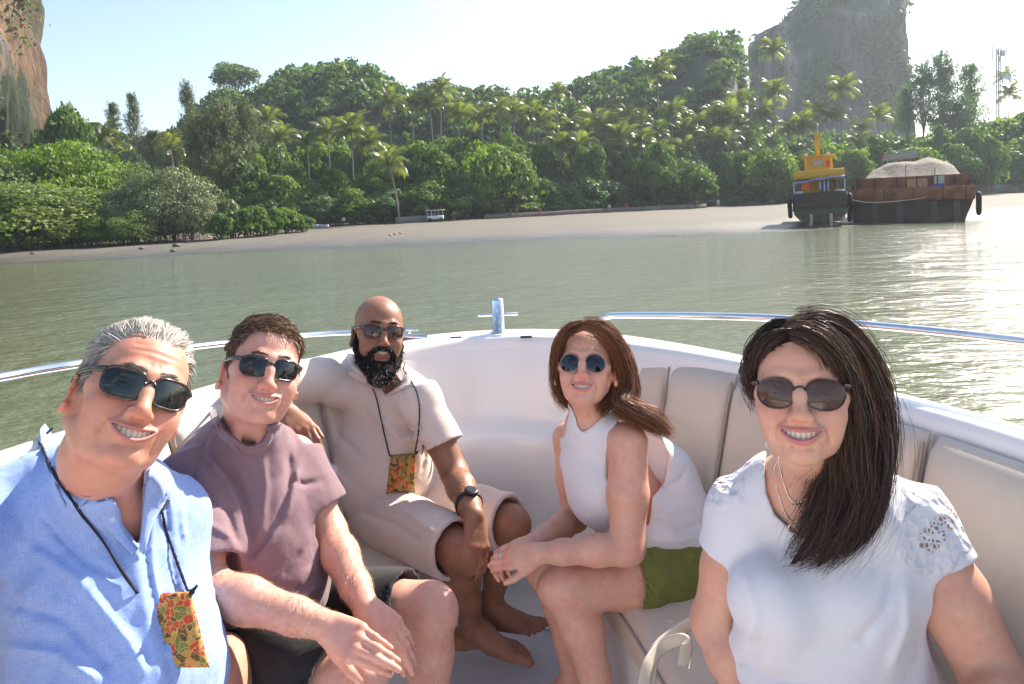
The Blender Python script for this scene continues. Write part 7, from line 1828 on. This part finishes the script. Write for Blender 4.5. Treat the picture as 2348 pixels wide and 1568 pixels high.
g = np.random.default_rng(3); P, N_, q, f = scalp('w4', 5000, mk4, 21, .005)
D = np.stack([np.sign(q[:, 0] + .006) * .8, .4 * np.ones(len(q)), -.25 * np.ones(len(q))], 1)
sets.append((follow(P, f, D, .09, 9, .010, 5), .0012, hcol(len(P), (.05, .018, .008), (.28, .11, .045), 1.5, 8)))
fl = lock_strands(L4[0][0], [.02, .03, .035, .035, .03, .03, .03, .03, .03], 90, 16, .012, 77, 1.6, .008); sets.append((fl, .0007, hcol(90, (.10, .04, .015), (.35, .15, .06), 1, 9)))
hair_obj('hair', P4, HAIR, sets, vol, (.10, .034, .014), .0045)
# --- long dark hair over one shoulder
Z5 = lambda x, y, Y: V((1650 + x / 1.633) * .9168, (750 + y / 1.633) * .9168, Y)
mk5 = lambda q: hmask(q, .070, .056, -.03, -.004, -.09) + np.where(q[..., 1] > -.03, .03, 0)
vol = cap_volume(F5, mk5, .011, 60, .001); vol.frame(ID)
L5 = [([Z5(556, 128, 1.155), Z5(645, 160, 1.130), Z5(722, 262, 1.135), Z5(756, 380, 1.150), Z5(765, 500, 1.165), Z5(752, 620, 1.17), Z5(750, 740, 1.175), Z5(705, 860, 1.165), Z5(640, 985, 1.155), Z5(530, 1082, 1.15)], [.006, .013, .017, .020, .026, .032, .034, .032, .024, .003]),
      ([Z5(560, 105, 1.20), Z5(680, 115, 1.20), Z5(785, 235, 1.21), Z5(830, 380, 1.225), Z5(845, 520, 1.225), Z5(830, 650, 1.20), Z5(812, 780, 1.18), Z5(775, 900, 1.165), Z5(700, 1010, 1.155), Z5(640, 1095, 1.15)], [.010, .018, .022, .026, .034, .036, .034, .028, .018, .003]),
      ([Z5(570, 92, 1.24), Z5(710, 100, 1.25), Z5(815, 225, 1.26), Z5(855, 380, 1.27), Z5(866, 520, 1.26), Z5(862, 640, 1.23), Z5(845, 740, 1.20), Z5(835, 850, 1.175), Z5(800, 960, 1.16), Z5(745, 1040, 1.155)], [.014, .020, .024, .028, .032, .032, .028, .022, .013, .003]),
      ([Z5(548, 125, 1.175), Z5(470, 150, 1.175), Z5(408, 225, 1.20), Z5(392, 310, 1.23), Z5(420, 420, 1.27)], [.006, .011, .012, .012, .004]),
      ([Z5(540, 105, 1.21), Z5(455, 125, 1.22), Z5(398, 210, 1.24), Z5(388, 320, 1.27), Z5(430, 440, 1.30)], [.012, .014, .015, .014, .006])]
sets = []
for i, (l, r) in enumerate(L5):
    r = [a * .86 for a in r]; vol.line(l, [a * .80 for a in r], k=.014)
    n = 1700 if i < 3 else 600
    Pp = lock_strands(l, [a * 1.05 for a in r], n, 15, .006, 30 + i, 1.7, .010, .28); c = hcol(n, (.012, .006, .005), (.075, .032, .018), 1.6, i)
    hl = np.random.default_rng(i).random(n) < .10; c[hl] = c[hl] * 2.2 + np.array([.03, .010, .004]); sets.append((Pp, .0014, c))
P, N_, q, f = scalp('w5', 8000, mk5, 31, .005)
D = np.stack([np.sign(q[:, 0] + .012) * .8, .35 * np.ones(len(q)), -.2 * np.ones(len(q))], 1)
sets.append((follow(P, f, D, .085, 9, .014, 6), .00115, hcol(len(P), (.012, .006, .005), (.08, .035, .018), 1.4, 8)))
for i, l in enumerate((L5[1], L5[2], L5[0])):
    fl = lock_strands(l[0], [a + .014 for a in l[1]], 110, 22, .014, 90 + i, 1.9, .012, .3); sets.append((fl, .0006, hcol(110, (.02, .01, .008), (.16, .07, .03), 1, 9)))
hair_obj('hair', P5, HAIR, sets, vol, (.020, .010, .008), .0045)

# ------------------------------------------------------------------ sunglasses
def limb_hair(key, a, b, r, n, col, L=.012):
    """fine hair along a forearm or shin"""
    g = np.random.default_rng(n); a, b = np.array(a), np.array(b); ax = unit(b - a); u = unit(np.cross(ax, (.1, .3, 1))); w = np.cross(ax, u); t = g.random((n, 1)); th = g.random((n, 1)) * 6.283
    q = a + (b - a) * t + (u * np.cos(th) + w * np.sin(th)) * r; P, N_ = onto(PEOPLE[key]['s'], q); D = ax + g.normal(size=(n, 3)) * .45
    C = curls(P, D, N_, L * (.6 + .7 * g.random(n)), 4, .55); return (C, .00045, hcol(n, np.array(col) * .6, col))
hair_obj('arm_hair', P2, HAIR, [limb_hair('m2', EL2, WL2, .045, 1500, (.55, .36, .20)), limb_hair('m2', ER2, WR2, .045, 1301, (.55, .36, .20)), limb_hair('m2', KL2, AL2, .06, 700, (.30, .18, .10)), limb_hair('m2', KR2, AR2, .06, 901, (.30, .18, .10))])
hair_obj('arm_hair', P3, HAIR, [limb_hair('m3', ER3, WR3, .045, 800, (.03, .02, .015)), limb_hair('m3', KA3, AA3, .055, 900, (.03, .02, .015))])
def lens_mat(name, col, clear=0.0):
    m, nt, b = _mat(name); b.inputs['Base Color'].default_value = (*col, 1); b.inputs['Roughness'].default_value = .03; b.inputs['Specular IOR Level'].default_value = .6; b.inputs['Coat Weight'].default_value = .25; b.inputs['Coat Roughness'].default_value = .02
    if clear:
        tr = nt.nodes.new('ShaderNodeBsdfTransparent'); tr.inputs['Color'].default_value = (*[min(1, c * 2.5) for c in col], 1); ms = nt.nodes.new('ShaderNodeMixShader'); ms.inputs[0].default_value = clear
        o = nt.nodes['Material Output']; nt.links.new(b.outputs[0], ms.inputs[1]); nt.links.new(tr.outputs[0], ms.inputs[2]); nt.links.new(ms.outputs[0], o.inputs['Surface'])
    return m
def tort(name, a, b_):
    m, nt, b = _mat(name); n = noise_node(nt, 140, 3, .6); r = ramp(nt, n.outputs['Fac'], [(.42, a), (.6, b_)]); nt.links.new(r.outputs[0], b.inputs['Base Color']); b.inputs['Roughness'].default_value = .18; b.inputs['Coat Weight'].default_value = .5; return m
L_GREEN, L_BLACK, L_AMBER, L_BLUE, L_BROWN = lens_mat('green_grey_lens', (.012, .016, .012)), lens_mat('black_lens', (.010, .010, .012)), lens_mat('amber_lens', (.05, .022, .010)), lens_mat('blue_black_lens', (.006, .006, .012)), lens_mat('brown_lens', (.10, .048, .030), .22)
sunglasses(F1, 'dark tortoiseshell square sunglasses with green-black arms on the grey-haired man', tort('dark_tortoiseshell', (.010, .006, .005), (.06, .018, .010)), L_GREEN, w=.0290, h=.0220, e=3.6, cx=.0345, y0=-.0975, rim=.0024, droop=.16, tilt=.05, M_temple=simple('dark_olive_acetate', (.030, .040, .022), .25), bridge=.010, group='sunglasses worn by the people in the boat')
sunglasses(F2, 'black square sunglasses on the man in the mauve T-shirt', simple('black_acetate', (.008, .008, .009), .2, coat=.5), L_BLACK, w=.0268, h=.0212, e=3.2, cx=.0335, y0=-.0965, rim=.0022, droop=.12, tilt=.03, bridge=.009, group='sunglasses worn by the people in the boat')
sunglasses(F3, 'brown tortoiseshell sunglasses with amber lenses on the bearded man', tort('brown_tortoiseshell', (.012, .007, .005), (.10, .035, .012)), L_AMBER, w=.0270, h=.0190, e=3.2, cx=.0345, y0=-.0985, rim=.0026, droop=.10, bridge=.008, group='sunglasses worn by the people in the boat')
sunglasses(F4, 'round wire sunglasses with blue-black lenses on the auburn-haired woman', simple('bronze_wire', (.35, .28, .20), .25, metal=1.0), L_BLUE, w=.0262, h=.0245, e=2.05, cx=.0345, y0=-.0965, rim=.0010, wire=True, bridge=.006, z0=-.006, group='sunglasses worn by the people in the boat')
sunglasses(F5, 'round dark tortoiseshell sunglasses with brown lenses on the dark-haired woman', tort('matte_tortoiseshell', (.012, .007, .006), (.05, .018, .012)), L_BROWN, w=.0290, h=.0235, e=2.25, cx=.0365, y0=-.0965, rim=.0017, droop=.08, tilt=.04, bridge=.011, z0=-.006, group='sunglasses worn by the people in the boat')
# ------------------------------------------------------------------ collars, cords, pouches, jewellery
Z1 = lambda x, y: (x * .56142, 687.6 + y * .56142)
Z2 = lambda x, y: ((400 + x / 1.633) * .9168, (750 + y / 1.633) * .9168)
Z3 = lambda x, y: ((700 + x / 1.553) * .9168, (700 + y / 1.553) * .9168)
Z5p = lambda x, y: ((1650 + x / 1.633) * .9168, (750 + y / 1.633) * .9168)
def off_rows(s, row, lift, **k): return surf(s, row, lift, **k)
nk = lambda key, pts, lift=.004, **k: surf(PEOPLE[key]['s'], pts, lift, **k)
# blue shirt collar: stand-up fold on the left, open flap on the right
top = surf(S1, [Z1(*q) for q in [(186, 505), (222, 560), (275, 645), (335, 725), (392, 788), (446, 812)]], .006, Y0=.9, Y1=1.8)
bot = surf(S1, [Z1(*q) for q in [(158, 560), (185, 660), (235, 770), (285, 866), (335, 838), (398, 790)]], .007, Y0=.9, Y1=1.7)
midr = (top + bot) / 2 + unit((-.3, -.6, .5)) * .006
sheet('collar', [top, midr, bot], LINEN, P1, .0025, 30, 12)
top = surf(S1, [Z1(*q) for q in [(640, 632), (610, 690), (596, 760), (588, 860), (576, 1000)]], .005, Y0=.9, Y1=1.8)
bot = surf(S1, [Z1(*q) for q in [(668, 640), (700, 760), (660, 830), (625, 900), (585, 1040)]], .006, Y0=.9, Y1=1.7)
sheet('collar', [top, (top + bot) / 2 + (0, -.006, .0), bot], LINEN, P1, .0025, 26, 8)
top = surf(S1, [Z1(*q) for q in [(455, 815), (485, 850), (490, 905), (520, 960), (566, 1015)]], .003, Y0=.9, Y1=1.7)
bot = surf(S1, [Z1(*q) for q in [(395, 830), (405, 895), (425, 925), (470, 970), (540, 1040)]], .005, Y0=.9, Y1=1.7)
sheet('placket', [top, (top + bot) / 2 + (0, -.003, 0), bot], LINEN, P1, .002, 20, 5)
BUTTON = simple('pale_button', (.45, .55, .75), .3)
def disc(name, c, n, r, th, mat, parent, seg=20):
    """flat round piece facing n"""
    n = unit(n); u = unit(np.cross(n, (.1, .2, 1))); w = np.cross(n, u); c = np.array(c, float); t = np.linspace(0, 2 * np.pi, seg, endpoint=False)
    ring = lambda k, h: c + n * h + (np.cos(t)[:, None] * u + np.sin(t)[:, None] * w) * r * k
    v = np.concatenate([ring(1, -th / 2), ring(1, th * .3), ring(.88, th / 2), ring(.5, th * .42), [c + n * th * .40], [c - n * th / 2]]); j = np.arange(seg); k = (j + 1) % seg
    q = np.concatenate([np.stack([j + a * seg, k + a * seg, k + (a + 1) * seg, j + (a + 1) * seg], 1) for a in range(3)])
    tr = np.concatenate([np.stack([j + 3 * seg, k + 3 * seg, np.full(seg, 4 * seg)], 1), np.stack([k, j, np.full(seg, 4 * seg + 1)], 1)])
    return mesh_np(name, v, [q, tr], mat, parent, smooth=False)
c = surf(S1, [Z1(458, 893)], .010, Y0=.9, Y1=1.7)[0]; disc('button', c, (0.1, -1, .3), .0058, .002, BUTTON, P1)
# T-shirt neck band
o_ = surf(S2, [Z2(*q) for q in [(202, 455), (215, 500), (252, 560), (310, 604), (365, 622), (415, 612), (450, 575), (458, 530)]], .002, Y0=1.2, Y1=2.1)
i_ = surf(S2, [Z2(*q) for q in [(226, 442), (244, 494), (278, 546), (328, 583), (370, 596), (412, 585), (438, 549), (445, 510)]], .003, Y0=1.2, Y1=2.1)
sheet('neck_band', [o_, (o_ + i_) / 2 + (0, -.0015, .001), i_], MAUVE, P2, .003, 36, 8)
# pink shirt collar
for L_, I_ in (([(258, 285), (262, 340), (272, 375), (300, 388), (345, 408)], [(290, 290), (312, 330), (340, 362), (370, 395), (408, 445)]), ([(476, 318), (510, 345), (528, 380), (500, 412), (440, 440)], [(470, 345), (482, 375), (470, 410), (445, 425), (415, 448)])):
    o_ = surf(S3, [Z3(*q) for q in L_], .008, Y0=1.9, Y1=2.7); i_ = surf(S3, [Z3(*q) for q in I_], .010, Y0=1.9, Y1=2.7, default=2.36)
    sheet('collar', [o_, (o_ + i_) / 2 + (0, -.006, .004), i_], PINK, P3, .003, 24, 8)
# chest pocket seam on the pink shirt
o_ = surf(S3, [Z3(*q) for q in [(484, 470), (490, 560), (520, 590)]], .0015, Y0=1.9, Y1=2.7); i_ = surf(S3, [Z3(*q) for q in [(548, 462), (552, 540), (545, 585)]], .0015, Y0=1.9, Y1=2.7)
sheet('chest_pocket', [o_, (o_ + i_) / 2, i_], PINK, P3, .0018, 10, 8)

def batik():
    m, nt, b = _mat('batik_print'); t = nt.nodes.new('ShaderNodeTexCoord')
    v = nt.nodes.new('ShaderNodeTexVoronoi'); v.inputs['Scale'].default_value = 84; n = nt.nodes.new('ShaderNodeTexNoise'); n.inputs['Scale'].default_value = 40; n.inputs['Detail'].default_value = 3
    ad = nt.nodes.new('ShaderNodeMix'); ad.data_type = 'VECTOR' if False else 'RGBA'; ad.inputs[0].default_value = .03
    nt.links.new(t.outputs['Object'], ad.inputs[6]); nt.links.new(n.outputs['Color'], ad.inputs[7]); nt.links.new(ad.outputs[2], v.inputs['Vector']); nt.links.new(t.outputs['Object'], n.inputs['Vector'])
    c = ramp(nt, v.outputs['Color'], [(0, (.55, .02, .015)), (.36, (.50, .02, .015)), (.40, (.50, .24, .05)), (.52, (.55, .22, .03)), (.56, (.10, .16, .03)), (.64, (.14, .20, .04)), (.68, (.05, .02, .012)), (1, (.05, .02, .012))]); c.color_ramp.interpolation = 'CONSTANT'
    e = nt.nodes.new('ShaderNodeTexVoronoi'); e.feature = 'DISTANCE_TO_EDGE'; e.inputs['Scale'].default_value = 84; nt.links.new(ad.outputs[2], e.inputs['Vector'])
    er = ramp(nt, e.outputs['Distance'], [(.0, (1, 1, 1)), (.03, (1, 1, 1)), (.06, (0, 0, 0))])
    w = nt.nodes.new('ShaderNodeTexVoronoi'); w.feature = 'DISTANCE_TO_EDGE'; w.inputs['Scale'].default_value = 330; nt.links.new(ad.outputs[2], w.inputs['Vector']); wr = ramp(nt, w.outputs['Distance'], [(.05, (.6, .6, .6)), (.10, (0, 0, 0))])
    m1 = nt.nodes.new('ShaderNodeMix'); m1.data_type = 'RGBA'; m1.inputs[7].default_value = (.45, .27, .08, 1); nt.links.new(wr.outputs[0], m1.inputs[0]); nt.links.new(c.outputs[0], m1.inputs[6])
    m2 = nt.nodes.new('ShaderNodeMix'); m2.data_type = 'RGBA'; m2.inputs[7].default_value = (.55, .36, .10, 1); nt.links.new(er.outputs[0], m2.inputs[0]); nt.links.new(m1.outputs[2], m2.inputs[6]); nt.links.new(m2.outputs[2], b.inputs['Base Color'])
    b.inputs['Roughness'].default_value = .75; return m
BATIK = batik()
CORD = simple('navy_cord', (.010, .012, .035), .8, bmp=.4, bscale=900); CORDB = simple('black_cord', (.010, .010, .011), .8)
def pouch(root, corners, S, lift, Y0, Y1, th=.010):
    """small drawstring bag, gathered under the cord at the top"""
    TL, TR, BR, BL = [np.array(q, float) for q in corners]; n, m = 22, 26
    pts = []
    for j in range(m):
        v = j / (m - 1)
        for i in range(n):
            u = i / (n - 1); q = (TL * (1 - u) + TR * u) * (1 - v) + (BL * (1 - u) + BR * u) * v; pts.append(q)
    ctr = surf(S, [TL * .5 + TR * .5, TL * .25 + BR * .25 + TR * .25 + BL * .25, BL * .5 + BR * .5], lift, Y0=Y0, Y1=Y1); yy = np.interp(np.linspace(0, 1, m), [0, .5, 1], np.minimum.accumulate(ctr[:, 1])[[0, 1, 2]] if False else ctr[:, 1])
    G = np.array([V(q[0], q[1], yy[k // n]) for k, q in enumerate(pts)]).reshape(m, n, 3); us = np.linspace(-1, 1, n)[None, :, None]; vs = np.linspace(0, 1, m)[:, None, None]
    puff = th * (1 - us ** 6) * (1 - (2 * vs - 1) ** 8) + .0016 * np.sin(us * 17) * np.exp(-vs * 5) + .0012 * noise3(G, 70, 4)[..., None]
    fw = unit(np.array([0, 0, CAMZ]) - G.mean((0, 1))); A = G + fw * puff; B = G - fw * .002
    k = n * m; i = (np.arange(m - 1)[:, None] * n + np.arange(n - 1)[None]).ravel(); F = [np.stack([i, i + n, i + n + 1, i + 1], 1), np.stack([i, i + 1, i + n + 1, i + n], 1) + k]
    ring = list(range(n)) + [n - 1 + n * r for r in range(1, m)] + [(m - 1) * n + c_ for c_ in range(n - 2, -1, -1)] + [n * r for r in range(m - 2, 0, -1)]
    r = np.array(ring); F.append(np.stack([r, np.roll(r, -1), np.roll(r, -1) + k, r + k], 1))
    mesh_np('bag', np.concatenate([A.reshape(-1, 3), B.reshape(-1, 3)]), np.concatenate(F), BATIK, root)
    return A
def lanyard(label, corners, S, left, right, r, mat, Y0, Y1, lift=.006, neck=None):
    c = surf(S, [corners[0]], .012, Y0=Y0, Y1=Y1)[0]; root = empty('neck_pouch', c, label, 'pouch', 'batik pouches worn round the neck')
    A = pouch(root, corners, S, .010, Y0, Y1)
    for pts, ex in ((left, A[1, 0]), (right, A[1, -1])):
        pts = cr([(x, y, 0) for x, y in pts], 44)[:, :2]; P = surf(S, pts, lift, Y0=Y0, Y1=Y1); y = np.minimum(P[:, 1], (np.roll(P[:, 1], 1) + np.roll(P[:, 1], -1)) / 2); y[0], y[-1] = P[0, 1], P[-1, 1]; P = np.array([V(q[0], q[1], w) for q, w in zip(pts, y)]); P = np.vstack([P[:-1], ex]); P = np.vstack([P[0] + (0, .05, .015), P])
        cord('cord', P, r, mat, root, 90)
    # knot and loose end by the bag
    kn = A[0, -1] + (.004, -.003, .001); cord('cord_end', [kn, kn + (.006, -.003, .007), kn + (.011, -.002, .012)], r * 1.1, mat, root, 10)
    mesh_np('knot', *tube([kn + (-.004, 0, -.003), kn, kn + (.004, 0, .003)], [r, r * 2.2, r], 10), mat, root)
lanyard('red and gold batik pouch hanging on the blue linen shirt', [Z1(566, 1200), Z1(778, 1190), Z1(856, 1500), Z1(662, 1502)], S1, [Z1(*q) for q in [(162, 575), (210, 690), (262, 770), (315, 848), (352, 900), (420, 985), (500, 1110), (568, 1205)]], [Z1(*q) for q in [(662, 862), (676, 930), (695, 990), (728, 1085), (765, 1185)]], .0026, CORD, .85, 1.7)
lanyard('red and gold batik pouch hanging on the pale pink shirt', [Z3(430, 680), Z3(526, 672), Z3(523, 824), Z3(412, 833)], S3, [Z3(*q) for q in [(322, 345), (345, 390), (372, 452), (392, 540), (410, 620), (428, 690)]], [Z3(*q) for q in [(478, 350), (508, 390), (532, 440), (541, 500), (537, 590), (525, 672)]], .0021, CORDB, 1.9, 2.8)
# watch
F_ = PEOPLE['m3']['s']; a, b = V(1042, 1085, 2.26), V(1086, 1180, 2.06); wc = V(1079, 1150, 2.11); ax = unit(b - a)
wt = empty('wristwatch', wc, 'black rubber wristwatch on the bearded man', 'watch')
e1 = unit(np.cross(ax, (0, 0, 1))); e2 = np.cross(ax, e1); tt = (wc - a) @ ax; wc = a + ax * tt
ring = [wc + (e1 * math.cos(t) + e2 * math.sin(t)) * .0400 for t in np.linspace(0, 2 * np.pi, 40, endpoint=False)]
WB = simple('black_rubber', (.012, .012, .013), .45)
v, F = tube(ring, .0022, 8, closed=True, up=tuple(ax), sq=(1, 4.5)); mesh_np('strap', v, F, WB, wt)
fd = unit(np.array([.35, -.6, .75]) - ax * (np.array([.35, -.6, .75]) @ ax)); fc = wc + fd * .0435; disc('case', fc, fd, .0205, .011, WB, wt, 28); disc('dial', fc + fd * .0057, fd, .0160, .0008, simple('dark_dial', (.02, .022, .028), .15), wt, 28)
# rings
def band(label, P, ax, r, mat):
    ax = unit(ax); u = unit(np.cross(ax, (.1, .2, 1))); w = np.cross(ax, u)
    v, F = tube([P + (u * math.cos(t) + w * math.sin(t)) * r for t in np.linspace(0, 2 * np.pi, 24, endpoint=False)], .0011, 6, closed=True, up=tuple(ax), sq=(1, 2.2)); o = mesh_np('ring', v, F, mat); tag(o, label, 'ring')
p = HM3[2][4]; band('dark metal ring on the bearded man\'s hand hanging by the cushion', p[1] * .45 + p[2] * .55, p[2] - p[1], .0098, simple('dark_metal', (.25, .25, .27), .25, metal=1))
p = HW4[2][4]; band('silver ring on the clasped hands of the auburn-haired woman', p[1] * .45 + p[2] * .55, p[2] - p[1], .0088, STEEL_ if 'STEEL_' in globals() else simple('silver', (.8, .78, .74), .2, metal=1))
# necklaces of the dark-haired woman
SILVER = simple('silver', (.8, .78, .74), .2, metal=1)
def necklace(label, pts, pend):
    P = nk('w5', [Z5p(*q) for q in pts], .0022, Y0=.9, Y1=1.6); C = cr(P, 70); root = empty('necklace', C[35], label, 'necklace')
    v, F = tube(C, .0009, 5); mesh_np('chain', v, F, SILVER, root)
    bv, bf = [], []
    for i, c_ in enumerate(C[::1]):
        vv, ff = tube([c_ + (0, 0, -.0011), c_, c_ + (0, 0, .0011)], [.0004, .0014, .0004], 6, up=(0, 1, 0)); bv.append((vv, ff))
    mesh_np('links', *join(bv), SILVER, root)
    k = np.argmin(C[:, 2]); c_ = C[k] + (0, -.002, -.001)
    if pend == 'ring':
        c_ = c_ + (0, -.002, -.008); v, F = tube([c_ + (math.cos(t) * .0088, -math.sin(t) * .002, math.sin(t) * .0088) for t in np.linspace(0, 2 * np.pi, 28, endpoint=False)], .0013, 8, closed=True, up=(0, 1, 0)); mesh_np('pendant', v, F, SILVER, root)
    else:
        v, F = join([tube([c_ + (x - .002, 0, 0), c_ + (x, -.0008, .0), c_ + (x + .002, 0, 0)], [.0006, .0024, .0006], 6) for x in (-.006, 0, .006)]); mesh_np('pendant', v, F, SILVER, root)
necklace('silver bead necklace with an open ring pendant', [(486, 640), (466, 700), (482, 790), (512, 870), (543, 905), (600, 872), (650, 828), (700, 780)], 'ring')
necklace('fine silver chain with a tiny bar pendant', [(484, 660), (500, 730), (520, 790), (552, 828), (610, 805), (665, 765), (700, 740)], 'bar')
# ------------------------------------------------------------------ canvas bag on the step beside the starboard bench
CANVAS = cloth_mat('cream_canvas', (.60, .54, .44), weave=700, wb=.6, var=.06)
bagc = VZ(1575, 1590, SEAT - .20)
br = empty('canvas_bag', bagc, 'crumpled cream canvas tote bag with loose straps on the step by the seat', 'bag')
s = Sculpt(); s.frame(Frame(bagc + (.03, .0, .0)))
s.ell((0, 0, .085), (.16, .10, .10), k=0); s.ell((-.08, -.01, .15), (.07, .06, .06), k=.03); s.ell((.07, .02, .17), (.08, .06, .05), k=.03)
s.disp(lambda p: .012 * (1 - 2 * np.abs(fbm(p, 14, 2, 4))) + .004 * noise3(p, 40), (-.25, -.25, -.1), (.25, .25, .3))
s.ell((.0, 0, .20), (.07, .035, .035), k=.01, sub=True)
v, F = s.mesh(.006); mesh_np('bag_body', v, F, CANVAS, br)
def strap(pts, w=.014):
    P = cr(pts, 40); v, F = tube(P, 1.0, 8, sq=(w, .0022), up=(.3, -1, .4)); return mesh_np('strap', v, F, CANVAS, br)
strap([V(1488, 1580, 1.46), V(1500, 1500, 1.50), V(1540, 1458, 1.53), V(1600, 1425, 1.54), V(1640, 1470, 1.52)])
strap([V(1474, 1600, 1.44), V(1484, 1530, 1.47), V(1520, 1482, 1.51), V(1570, 1470, 1.49), V(1566, 1530, 1.47)])
finish_people()
